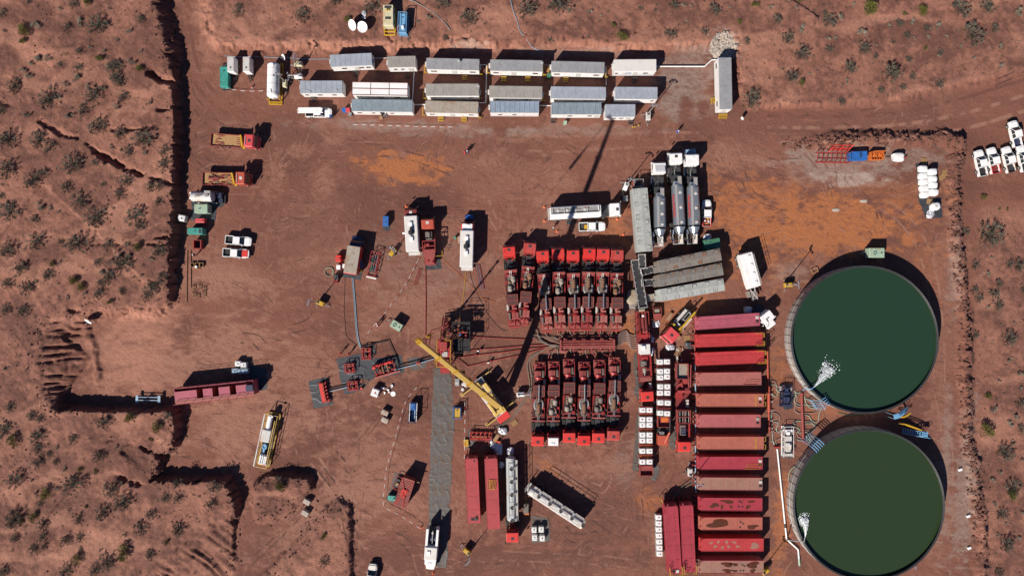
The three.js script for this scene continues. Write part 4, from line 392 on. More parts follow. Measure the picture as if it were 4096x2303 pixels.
  // steps and end frames
  const steps = (T,x,y,m,label,wd = 1.0,turn = 0) => { const g = thing('entry_steps',label,'steps',{ ...spot(T(x,y)),turn },m === M.yellow ? 'yellow entry steps at the cabins' :'dark mesh entry steps at the cabins'); for (let i = 0; i < 3; i++) part(g,'tread',m,bx(wd,0.05,0.16,0,0.18 + i * 0.2,0.3 - i * 0.3)); part(g,'side_frame',m,bar([-wd / 2,0,0.42],[-wd / 2,0.65,-0.4],0.035),bar([wd / 2,0,0.42],[wd / 2,0.65,-0.4],0.035),bar([-wd / 2,0,-0.38],[-wd / 2,0.62,-0.38],0.035),bar([wd / 2,0,-0.38],[wd / 2,0.62,-0.38],0.035)); return g; };
  for (const [T,x,y] of [[A1,1620,590],[A1,1915,598],[A2,28,600],[A2,210,600],[A2,495,605],[A1,1440,900],[A1,1615,903]]) steps(T,x,y,M.yellow,'yellow metal entry step before a long cabin');
  for (const [T,x,y] of [[A1,800,560],[A1,1190,575],[A1,480,752],[A2,400,915],[A2,985,925],[A2,1015,605]]) steps(T,x,y,M.dark,'dark steel mesh entry step before a cabin',0.9);
  steps(A2,1680,880,M.yellow,'yellow steps at the end of the lone lengthwise cabin',1.6); steps(A2,1605,760,M.yellow,'yellow steps at the long side of the lone cabin',1.0,-Math.PI / 2);
  const frame = (T,x,y,h = 1.6,l = 1.4) => { const g = thing('tow_frame','yellow steel lifting frame at the end of a cabin','frame',spot(T(x,y)),'yellow lifting frames between the cabins'); part(g,'upright',M.yellow,bx(0.12,0.5,0.12,-0.2,0,-l / 2),bx(0.12,0.5,0.12,-0.2,0,l / 2),bx(0.12,0.5,0.12,0.25,0,l / 2),bx(0.12,0.5,0.12,0.25,0,-l / 2)); part(g,'crossbar',M.yellow,bx(0.12,0.12,l,-0.2,0.5,0),bx(0.55,0.12,0.12,0,0.5,l / 2 + 0.001),bx(0.55,0.12,0.12,0,0.5,-l / 2 - 0.001)); };
  for (const [T,x,y] of [[A1,1326,525],[A1,1742,540],[A1,1798,530],[A1,1318,720],[A1,1738,720],[A1,1312,845],[A1,1735,865],[A2,335,545],[A2,370,540],[A2,800,560],[A2,330,735]]) frame(T,x,y);
  solo('green_bin','green plastic bin tucked between two long cabins','bin',M.green,null,rb(0.75,1.0,0.7,W(A2(368,578)).x,0,W(A2(368,578)).z,0.08),rb(0.8,0.08,0.76,W(A2(368,578)).x,1.0,W(A2(368,578)).z,0.03));
  solo('green_bin','pale green bin alone before the steel-blue cabin','bin',M.mint,null,rb(0.6,0.9,0.6,W(A2(490,932)).x,0,W(A2(490,932)).z,0.08),rb(0.66,0.08,0.66,W(A2(490,932)).x,0.9,W(A2(490,932)).z,0.03));
  solo('storage_bin','blue bin at the end of the open-door cabin','bin',M.blue,null,rb(0.75,1.0,0.75,W(A1(717,838)).x,0,W(A1(717,838)).z,0.08),rb(0.8,0.08,0.8,W(A1(717,838)).x,1.0,W(A1(717,838)).z,0.03)); solo('storage_bin','red bin beside the blue bin','bin',M.cabRose,null,rb(0.75,1.0,0.75,W(A1(745,838)).x,0,W(A1(745,838)).z,0.08),rb(0.8,0.08,0.8,W(A1(745,838)).x,1.0,W(A1(745,838)).z,0.03));
  solo('cable_drum','grey drum at the corner of the open-door cabin','drum',M.grey,null,cy(0.36,0.9,W(A1(760,868)).x,0,W(A1(760,868)).z),cy(0.4,0.06,W(A1(760,868)).x,0.9,W(A1(760,868)).z));
  solo('cardboard_box','opened cardboard box on the dirt before the cabin door','box',M.card,null,bx(0.6,0.4,0.5,W(A1(990,888)).x,0,W(A1(990,888)).z,0.2),bx(0.6,0.02,0.3,W(A1(990,904)).x,0.37,W(A1(990,900)).z,0.2));
  // service pipes and cables between the cabins
  const pipe = (label,m,r,...pts) => solo('service_pipe',label,'pipe',m,null,...path(pts,r,8),...pts.map(p => mv(flat(new THREE.SphereGeometry(r,8,6)),p.x,p.y,p.z)));
  pipe('thick white pipe running to the lone lengthwise cabin',M.white,0.13,gp(A2,1190,500,0.35),gp(A2,1545,500,0.35),gp(A2,1600,450,0.35),gp(A2,1650,450,0.35));
  pipe('white drain pipe beside the red-ribbed cabin',M.white,0.09,gp(A1,1237,550,0.4),gp(A1,1222,790,0.4),gp(A1,1320,787,0.4)); pipe('white drain pipe between the first and second long cabin columns',M.white,0.08,gp(A1,1735,488,0.4),gp(A1,1785,488,0.4),gp(A1,1778,775,0.4),gp(A1,1720,775,0.4)); pipe('white drain pipe linking panelled and steel-blue cabins',M.white,0.08,gp(A2,300,795,0.4),gp(A2,392,797,0.4)); pipe('white drain pipe below the cream-roofed cabin',M.white,0.07,gp(A2,800,500,0.4),gp(A2,802,640,0.4)); pipe('pale pipe linking skewed and short cabins',M.dirtyWhite,0.08,gp(A1,935,437,0.4),gp(A1,1035,437,0.4)); pipe('white pipe linking two grey-roofed cabins',M.dirtyWhite,0.07,gp(A2,325,490,0.4),gp(A2,390,490,0.4));
  const gnd = (T,l,up = 0.05) => l.map(q => { const w = W(T(q[0],q[1])); return V(w.x,groundY(w.x,w.z) + up,w.z); });
  hoseThing('power_cable','grey cable curving from the blue generator to the cabins','cable',M.grey,null,gnd(A1,[[1135,18],[1210,20],[1330,80],[1440,160],[1510,240],[1535,310],[1545,365]],0.08),0.07);
  hoseThing('power_cable','lilac cable winding down the bank to the cabins','cable',M.paleBlue,null,gnd(A2,[[80,20],[100,100],[130,180],[150,250],[200,310],[250,360],[330,395]],0.08),0.06); hoseThing('power_cable','dark cable from the blue generator straight to the short cabin','cable',M.dark,null,gnd(A1,[[1145,265],[1150,310],[1150,355],[1130,415]],0.08),0.05);
  hoseThing('power_cable','lilac cable running past the dishes and light towers','cable',M.paleBlue,null,gnd(R4,[[150,95],[350,110],[600,105],[900,120],[1250,130],[1500,145],[1830,145]],0.08),0.05);
  // generators, dishes, tanks north-west
  { const g = genset('generator','cream generator in a yellow base frame beside a blue one','generator',{ ...along(A1(1048,205),A1(1048,55),2) },4.1,1.95,2.1,M.cream,{ vent:1 }); part(g,'base_frame',M.yellow,bx(5.6,0.25,0.15,-0.5,0,-1.08),bx(5.6,0.25,0.15,-0.5,0,1.08),bx(0.2,0.3,2.2,-3.2,0,0),bx(0.2,0.3,2.2,-2.5,0,0),bar([-3.2,0.2,-1.0],[-2.1,1.5,-1.0],0.06),bar([-3.2,0.2,1.0],[-2.1,1.5,1.0],0.06)); part(g,'lamp_guard',M.yellow,rb(0.3,0.25,0.3,0.9,2.1,0.2,0.05),rb(0.3,0.25,0.3,0.9,2.1,-0.25,0.05)); part(g,'radiator_top',M.dark,bx(0.5,0.04,1.1,-0.6,2.1,0)); }
  { const g = genset('generator','sky blue generator in a blue tubular frame','generator',along(A1(1153,260),A1(1158,110),2),3.7,1.4,1.8,M.skyBlue,{ frame:M.skyBlue }); part(g,'control_box',M.plastic,rb(0.6,0.4,0.5,-1.0,1.8,0.1,0.05)); part(g,'top_rail',M.skyBlue,bar([-1.8,2.05,-0.4],[1.8,2.05,-0.4],0.05),bar([-1.8,2.05,0.4],[1.8,2.05,0.4],0.05)); }
  dish({ ...spot(A1(797,222)),turn:-2.5 },'white satellite dish nearer the bank, tilted left',1.05,0.8); dish({ ...spot(A1(868,238)),turn:-1.9 },'white satellite dish beside the first one, face upward',1.05,0.45); dish({ ...spot(A1(268,445)),turn:-2.6 },'small grey dish beside the white tank frame',0.6,0.9); dish({ ...spot(B0(708,968)),turn:-2.0 },'lone white dish at the corner of the side pad',0.75,1.0);
  solo('white_rag','torn white sheet lying on the bank by the dishes','rag',M.foil,null,mv(lump(0.9,0.25,1.6,3,0.5),W(A1(868,128)).x,groundY(W(A1(868,128)).x,W(A1(868,128)).z),W(A1(868,128)).z));
  genset('generator','long teal green generator in a black drip tray','generator',along(R4(140,580),R4(140,270),1.6),4.0,1.6,1.7,M.teal,{ basin:1.2,bo:0.4,vent:0 });
  for (const [x,lab] of [[312,'white box trailer with drawbar beside the teal generator'],[558,'white box trailer with spare wheel on its drawbar']]) { const g = thing('box_trailer',lab,'trailer',{ ...spot(R4(x + 15,290),0),turn:-Math.PI / 2 },null); part(g,'box',M.white,rb(2.9,1.9,1.35,0,0.5,0,0.06)); part(g,'roof',M.dirtyWhite,bx(2.8,0.03,1.25,0,2.4,0)); part(g,'roof_vent',M.dark,cy(0.14,0.1,0.7,2.42,0)); part(g,'drawbar',M.dark,bar([1.45,0.45,-0.5],[2.9,0.4,0],0.06),bar([1.45,0.45,0.5],[2.9,0.4,0],0.06),bx(0.1,0.1,1.3,1.5,0.4,0)); if (x > 400) part(g,'spare_wheel',M.rubber,flat(new THREE.TorusGeometry(0.24,0.11,8,16)).rotateX(Math.PI / 2).translate(2.0,0.6,0)); for (const s of [-1,1]) wheel(g,-0.2,s * 0.74,0.33,0.2); part(g,'chassis',M.dark,bx(2.9,0.14,1.2,0,0.36,0)); }
  { const P = along(R4(895,720),R4(905,200),2.6); const g = thing('water_tank','white ribbed horizontal tank in a yellow cradle','tank',{ ...P,y:0 }); const L = 7.0; part(g,'vessel',M.plastic,cy(1.2,L - 1.2,0,1.55,0,'x',1.2,28),mv(flat(new THREE.SphereGeometry(1.2,28,12)).scale(0.55,1,1),L / 2 - 0.6,1.55,0),mv(flat(new THREE.SphereGeometry(1.2,28,12)).scale(0.55,1,1),-L / 2 + 0.6,1.55,0)); for (const t of [-0.36,-0.12,0.1,0.32]) part(g,'hoop',M.rust,cy(1.215,0.05,L * t,1.55,0,'x',1.215,28)); part(g,'manway',M.plastic,cy(0.36,0.25,2.7,2.55,0),cy(0.4,0.05,2.7,2.8,0)); part(g,'cradle',M.yellow,bx(L + 1.3,0.25,0.18,-0.2,0,-1.25),bx(L + 1.3,0.25,0.18,-0.2,0,1.25),bx(0.18,0.3,2.5,-L / 2 - 0.8,0,0),bx(0.18,0.3,2.5,-L / 2 - 0.4,0,0),bx(0.18,0.5,2.6,L / 2 + 0.1,0,0),bx(0.16,1.4,0.16,-L / 2 - 0.1,0.2,-1.2),bx(0.16,1.4,0.16,-L / 2 - 0.1,0.2,1.2),bx(L,0.1,0.1,0,1.5,1.32)); part(g,'filling_hose',M.dark,tb([[-2.0,2.8,-0.1],[-2.5,2.76,0.1],[-3.0,2.6,0.0],[-3.5,2.0,0.3],[-3.6,0.6,0.4]],0.05)); part(g,'lettering',M.dark,...[0,1,2,3,4,5,6,7,8].map(i => bx(0.16,0.02,0.2,0.9 - i * 0.3,2.32,0.98,0,0,0.9))); }
  // light towers
  lightTower({ ...spot(R4(1355,250)),turn:Math.PI },'cream light tower with raised mast beside the skewed cabin',{ mat:M.cream,h:5.2 }); lightTower({ ...spot(R4(1355,440)),turn:Math.PI + 0.1 },'white light tower with lowered mast behind the slate-roofed cabin',{ mat:M.white,raised:0 }); lightTower({ ...spot(R4(1135,560)),turn:-Math.PI / 2 },'cream light tower with raised lamps beside the white ribbed tank',{ mat:M.cream,h:5 });
  lightTower({ ...spot(A2(1112,885)),turn:-Math.PI / 2 },'cream light tower with raised mast beside the short front cabin',{ mat:M.dirtyWhite,h:6.6 });
  // pick-up with white tubes on its rack
  { const P = along(A1(418,848),A1(615,848),1); pickup(P,'white pickup with long white tubes on its rack by the cabins',{}); const g = thing('plastic_tubes','bundle of long white plastic tubes lying on a pickup rack','tubes',{ ...along(A1(352,832),A1(545,830),2),y:1.84 }); for (let i = 0; i < 6; i++) part(g,'tube',M.white,cy(0.09,4.6 + (i % 3) * 0.2,(i % 2) * 0.1,0.1,-0.5 + i * 0.19,'x')); }
}

// ---------- west side: trucks, generators, pick-ups ----------
{
  const flatbed = (A,B,label,cm,o = {}) => { const P = along(A,B,1.6); const g = thing('crane_truck',label,'truck',P); const f = P.len / 2; chassis(g,-f + 0.2,f - 0.5); cab(g,f,cm,{ hatch:1,hatchMat:o.hm,hx:1.15 }); for (const x of [-f + 1.6,-f + 2.9]) axle(g,x,0.98);
    const x0 = -f,x1 = f - 3.3; part(g,'bed_floor',M.wood,bx(x1 - x0 - 0.1,0.1,2.3,(x0 + x1) / 2,1.2,0)); for (const s of [-1,1]) { part(g,'bed_side',M.dustRed,bx(x1 - x0,0.45,0.07,(x0 + x1) / 2,1.15,s * 1.2)); for (let i = 0; i < 4; i++) part(g,'stake',M.dustRed,bx(0.08,0.6,0.08,x0 + 0.4 + i * (x1 - x0 - 0.8) / 3,1.15,s * 1.25)); } part(g,'headboard',M.dustRed,bx(0.08,0.9,2.4,x1,1.15,0)); part(g,'tail_board',M.dustRed,bx(0.08,0.5,2.4,x0,1.15,0)); part(g,'crane_arm',M.yellow,bx(0.35,0.35,2.2,x1 + 0.45,2.3,0.1,0.15),bx(0.3,0.3,1.9,x1 + 0.5,2.62,-0.1,0.25),cy(0.25,1.2,x1 + 0.45,1.1,0.4),bx(0.5,0.12,2.6,x1 + 0.4,1.0,0)); part(g,'side_box',M.dustRed,bx(0.9,0.5,0.4,-f + 4.3,0.6,-1.0),bx(0.9,0.5,0.4,-f + 4.3,0.6,1.0)); part(g,'light_bar',M.galv,bx(0.12,0.12,1.6,f - 1.9,3.05,0)); return { g,x0,x1 }; };
  { const q = flatbed(A0(1588,1050),A0(1931 + 12,1075),'red crane truck with wood bed carrying loose bars by the cabins',M.cabRose); const g = thing('pipe_fittings','rusty bars and fittings lying in a red truck bed','fittings',{ x:q.g.position.x,z:q.g.position.z,y:1.31,turn:q.g.rotation.y }); for (let i = 0; i < 7; i++) part(g,'fitting',M.dustRed,bar([q.x0 + 0.5 + rnd(),0.08,-0.9 + i * 0.3],[q.x0 + 1.6 + rnd(),0.08,-0.9 + i * 0.3 + rr(-0.4,0.4)],0.06)); for (let i = 0; i < 4; i++) part(g,'fitting',M.dustRed,bar([q.x1 - 0.3,0.06,-0.7 + i * 0.4],[q.x1 - 1.0,0.06,-0.6 + i * 0.35],0.05)); }
  { const q = flatbed(A0(1525,1345),A0(1880,1352),'orange-red crane truck with its bed full of red pipework',M.cabOrange,{ hm:M.dirtyWhite }); const g = thing('pipe_fittings','heap of red pipework in the orange-red truck bed','fittings',{ x:q.g.position.x,z:q.g.position.z,y:1.31,turn:q.g.rotation.y }); for (let i = 0; i < 26; i++) { const x = rr(q.x0 + 0.4,q.x1 - 0.8),z = rr(-0.95,0.95),a = rr(-0.7,0.7),L = rr(0.6,1.7); part(g,'fitting',i % 4 ? M.ironRed :M.dark,bar([x,0.1 + rnd() * 0.35,z],[Math.min(x + Math.cos(a) * L,q.x1 - 0.2),0.1 + rnd() * 0.3,Math.max(-1,Math.min(1,z + Math.sin(a) * L))],rr(0.05,0.09))); } }
  // vacuum tank unit and neighbours
  { const P = along(R3(140,175),R3(660,185),2.2),g = thing('vacuum_tank','white steel tank unit with ladder on a skid by the bank','tank',P); part(g,'vessel',M.dirtyWhite,cy(0.98,3.9,-0.75,1.75,0,'x',0.98,26),mv(flat(new THREE.SphereGeometry(0.98,26,10)).scale(0.35,1,1),1.2,1.75,0),mv(flat(new THREE.SphereGeometry(0.98,26,10)).scale(0.35,1,1),-2.7,1.75,0)); part(g,'end_cap',M.navy,cy(1.0,0.12,1.25,1.75,0,'x',1.0,26)); part(g,'manway',M.grey,cy(0.28,0.16,0.5,2.65,-0.15),cy(0.32,0.04,0.5,2.8,-0.15)); part(g,'platform',M.galv,bx(1.2,0.06,0.5,0.6,2.75,-0.8),bar([1.2,2.75,-0.6],[2.9,0.3,-0.5],0.04),bar([1.2,2.75,-1.0],[2.9,0.3,-0.9],0.04),...[0.15,0.3,0.45,0.6,0.75,0.9].map(t => bar([mix(1.2,2.9,t),mix(2.75,0.3,t),mix(-0.6,-0.5,t)],[mix(1.2,2.9,t),mix(2.75,0.3,t),mix(-1.0,-0.9,t)],0.03))); part(g,'skid',M.dark,bx(6.2,0.25,0.16,0.1,0,-1.05),bx(6.2,0.25,0.16,0.1,0,1.05),bx(0.16,0.5,2.2,-2.9,0.1,0),bx(0.16,0.4,2.2,3.1,0.1,0),...[-2.2,0.5].map(x => bx(0.3,1.0,1.6,x,0.2,0))); part(g,'pump_box',M.navy,rb(1.1,1.0,0.9,2.2,0.3,-0.4,0.05),bx(0.8,0.5,0.7,2.4,0.3,0.6)); part(g,'pipework',M.white,bar([-2.9,1.0,0.9],[-2.2,2.4,0.4],0.08),cy(0.25,0.6,-2.95,1.6,0.4),cy(0.2,0.5,-2.95,1.8,-0.6),bar([-2.2,0.6,1.1],[1.6,0.6,1.1],0.07)); part(g,'boom',M.dark,bar([-1.9,2.78,0.3],[-0.4,2.85,-0.15],0.03),bar([-1.9,2.78,-0.1],[-0.4,2.85,-0.15],0.03)); }
  sheet([R3(175,265),R3(700,150),R3(690,345),R3(590,350),R3(555,570),R3(160,560),R3(180,400)],M.sheet,'black plastic sheet under the pale green generator by the bank');
  genset('generator','pale green generator on the black sheet by the west bank','generator',along(R3(212,375),R3(440,375),2.1),2.75,1.75,2.1,M.mint,{ ex:-0.2 }); genset('pump_box','small red canopy beside a pale green generator','pump',along(R3(230,567),R3(388,567),1.3),1.9,0.85,1.3,M.cabRose,{}); genset('generator','teal generator standing by itself near the red skip','generator',along(R3(98,735),R3(365,735),1.9),3.1,1.25,1.95,M.teal,{ vent:1,ex:0 });
  { const w = spot(R3(70,540)); const g = tote({ ...w,turn:-0.2 },'blue-framed liquid tote standing in the west bank shadow',null,M.plastic,M.navy); g.scale.set(1.2,1.2,1.2); }
  { const g = thing('steel_skip','open-topped red steel skip by the west bank','skip',along(R3(265,1020),R3(268,880),1.2)); part(g,'side',M.ironRed,bx(1.75,1.05,0.08,0,0.1,-0.75),bx(1.75,1.05,0.08,0,0.1,0.75),bx(0.08,1.05,1.5,-0.85,0.1,0),bx(0.08,1.05,1.5,0.85,0.1,0)); part(g,'floor',M.dark,bx(1.7,0.05,1.5,0,0.1,0)); part(g,'rim',M.ironRed,bx(1.8,0.06,0.16,0,1.15,-0.72),bx(1.8,0.06,0.16,0,1.15,0.72),bx(0.16,0.06,1.3,-0.82,1.15,0)); }
  for (const [x,y,w,l,lab] of [[207,1278,0.7,0.8,'open timber crate, lowest of the three small crates'],[288,1290,0.75,1.2,'open timber crate holding a white drum'],[352,1278,0.7,0.8,'open timber crate beside the one with a white drum']]) { const g = thing('timber_crate',lab,'crate',spot(R3(x,y))); for (const s of [-1,1]) { part(g,'side_board',M.wood,bx(w,0.5,0.06,0,0,s * l / 2)); part(g,'end_board',M.wood,bx(0.06,0.5,l - 0.06,s * w / 2,0,0)); } part(g,'base',M.dark,bx(w,0.04,l,0,0.02,0)); }
  solo('plastic_drum','white drum inside a timber crate','drum',M.plastic,null,cy(0.24,0.6,W(R3(272,1310)).x,0.08,W(R3(272,1310)).z));
  for (const [x,lab] of [[112,'long rusty pipe lying at the foot of the west bank'],[165,'second long rusty pipe lying by the west bank']]) solo('drill_pipe',lab,'pipe',M.rust,null,bar(gp(R3,x,1050,0.08),gp(B0,x === 112 ? 1405 :1438,x === 112 ? 830 :720,0.08),0.1,8));
  { let i = 0; for (const [x,y,rz] of [[1465,715,0],[1510,710,0],[1545,725,0],[1465,770,0],[1495,780,0],[1543,765,0]]) { const g = thing('pipe_rack','small rusty square pipe rack lying on the dirt','rack',{ ...spot(B0(x,y)),turn:-0.08 + i++ * 0.03 },'six rusty pipe racks by the side pad'); part(g,'frame',M.rust,...path([[-0.3,0.08,-0.45],[0.3,0.08,-0.45],[0.3,0.08,0.45],[-0.3,0.08,0.45],[-0.3,0.08,-0.45]],0.06)); part(g,'upright',M.rust,bar([-0.3,0,-0.45],[-0.3,0.6,-0.45],0.05),bar([0.3,0,-0.45],[0.3,0.6,-0.45],0.05)); part(g,'plate',M.rust,bx(0.55,0.03,0.4,0,0.12,0.1)); } }
  pickup(along(R3(710,870),R3(1140,905),1.1),'white pickup with empty bed parked above a red-hooded one'); pickup(along(R3(672,1075),R3(1100,1100),1.1),'white pickup with bright red hood',{ hood:M.cabRed });
  // open red tank at the mouth of the side pad
  { const P = along([697,1582],[1012,1549],2.9),g = thing('open_tank','long pink-red open-topped tank with catwalk at the side pad','storage tank',P),L = P.len,h = 2.9,w = 2.7; part(g,'hull',M.tPink,bx(L,2.5,0.08,0,0.4,-w / 2),bx(L,2.5,0.08,0,0.4,w / 2),bx(0.08,2.5,w,-L / 2,0.4,0),bx(0.08,2.5,w,L / 2,0.4,0),bx(L,0.06,w,0,0.4,0)); part(g,'skid',M.darkRed,bx(L,0.4,0.2,0,0,-0.9),bx(L,0.4,0.2,0,0,0.9)); for (const [a,b] of [[-0.5,-0.22],[-0.14,-0.02],[0.06,0.2],[0.28,0.5]]) part(g,'deck_plate',M.tPink,bx((b - a) * L,0.07,w - 0.7,(a + b) / 2 * L,h - 0.06,0.3)); for (const t of [-0.22,-0.14,-0.02,0.06,0.2,0.28]) part(g,'divider',M.tOrange,bx(0.07,2.2,w - 0.7,t * L,0.6,0.3)); part(g,'catwalk',M.tSalmon,bx(L,0.05,0.7,0,h,w / 2 + 0.0)); part(g,'handrail',M.ironRed,...railing(Array.from({ length:10 },(_,i) => [-L / 2 + i * L / 9,h,w / 2 + 0.32]),1.0,0.035),...railing(Array.from({ length:8 },(_,i) => [-L / 2 + 1 + i * (L - 2) / 7,h,-w / 2]),1.0,0.03)); part(g,'pump_box',M.navy,rb(1.4,0.6,1.2,L / 2 - 0.6,h - 0.1,0,0.05)); }
  sheet([B0(1880,1300),B0(2010,1340),C1(130,40),C1(0,65),C0(1880,60)],M.sheet,'black sheet below the white box on the pink-red tank'); { const T = B0,g0 = [[1808,1290],[1850,1300],[1785,1345],[1828,1348],[1860,1345]]; g0.forEach(([x,y],i) => tote({ ...spot(T(x,y)),turn:0.05 },'white liquid tote in the cluster behind the pink-red tank','totes behind the pink-red tank',i > 1 ? M.paleBlue :M.plastic,M.navy)); }
  { const g = thing('pipe_bench','blue steel bench rack in the shadow of the side pad wall','rack',along(C0(1022,115),C0(1205,118),0.8)); for (const s of [-1,1]) { part(g,'end_frame',M.paleBlue,bx(0.5,0.12,1.5,s * 2.2,0.75,0),bx(0.12,0.75,0.12,s * 2.2,0,0.6),bx(0.12,0.75,0.12,s * 2.2,0,-0.6)); } part(g,'rail',M.paleBlue,bx(4.2,0.12,0.14,0,0.7,-0.4),bx(4.2,0.12,0.14,0,0.7,0.2)); }
  // yellow-framed nitrogen / cement unit
  { const P = along(C1(75,630),C1(160,235),2.0),g = thing('cementing_skid','long yellow-framed skid with white tank and blue reel','skid unit',P),L = P.len; part(g,'base_frame',M.yellow,bx(L,0.3,0.2,0,0.1,-1.2),bx(L,0.3,0.2,0,0.1,1.2),...[-0.5,-0.2,0.1,0.35,0.5].map(t => bx(0.2,0.28,2.4,t * L,0.1,0))); part(g,'floor',M.dark,bx(L - 0.2,0.06,2.3,0,0.36,0)); part(g,'side_frame',M.craneGold,...railing(Array.from({ length:7 },(_,i) => [-L / 2 + i * L / 6,0.4,-1.25]),1.6,0.05),...railing(Array.from({ length:7 },(_,i) => [-L / 2 + i * L / 6,0.4,1.25]),1.7,0.06),bar([L / 2,2.1,-1.25],[L / 2,2.1,1.25],0.06),bar([-L / 2,2.1,-1.25],[-L / 2,2.1,1.25],0.06),bx(L * 0.8,0.07,0.12,0,1.9,0.85)); part(g,'side_plate',M.dirtyWhite,bx(L,0.08,0.22,0,2.1,-1.3)); part(g,'pressure_vessel',M.plastic,cy(0.5,2.3,L * 0.34,1.5,-0.25,'x',0.5,20),mv(flat(new THREE.SphereGeometry(0.5,16,10)),L * 0.34 + 1.15,1.5,-0.25),mv(flat(new THREE.SphereGeometry(0.5,16,10)),L * 0.34 - 1.15,1.5,-0.25)); part(g,'control_cabin',M.white,rb(2.4,1.8,1.7,L * 0.1,0.4,-0.2,0.06)); part(g,'cabin_roof',M.dirtyWhite,bx(2.2,0.04,1.5,L * 0.1,2.2,-0.2)); part(g,'hose_reel',M.skyBlue,flat(new THREE.TorusGeometry(0.4,0.16,8,20)).rotateX(Math.PI / 2).translate(-L * 0.12,1.5,-0.2),cy(0.2,1.1,-L * 0.12,0.4,-0.2),rb(0.6,0.5,0.4,-L * 0.2,1.0,-0.2,0.1)); part(g,'pump',M.plastic,rb(1.9,0.9,1.7,-L * 0.37,0.5,0,0.1),...[-0.5,-0.1,0.3,0.6].map(z => cy(0.14,1.6,-L * 0.37,1.5,z,'x'))); part(g,'valve',M.ironRed,cy(0.16,0.5,-L * 0.47,0.6,0.3),bar([-L * 0.47,1.0,-0.3],[-L * 0.47,1.0,0.8],0.09),bar([-L * 0.5 - 0.3,0.6,0.2],[-L * 0.4,0.9,0.2],0.08)); part(g,'lamp',M.plastic,rb(0.3,0.3,0.4,L / 2 - 0.2,2.1,0.3,0.06)); }
  // concrete blocks
  for (const [T,x,y,a,lab] of [[C1,1015,218,25,'concrete block above another on the pad, tyre ruts beside'],[C1,1015,275,25,'concrete block below its twin on the pad'],[C1,425,892,30,'upper concrete block standing in the diagonal track'],[C1,412,978,30,'lower concrete block standing in the diagonal track']]) { const w = spot(T(x,y),0.9,a); solo('concrete_block',lab,'concrete block',M.concrete,null,rb(1.45,1.0,1.0,0,0,0,0.14,-a * Math.PI / 180).translate(w.x,groundY(w.x,w.z) - 0.04,w.z),bx(0.4,0.05,0.06,0,0,0,-a * Math.PI / 180).translate(w.x,groundY(w.x,w.z) + 0.93,w.z)); }
}
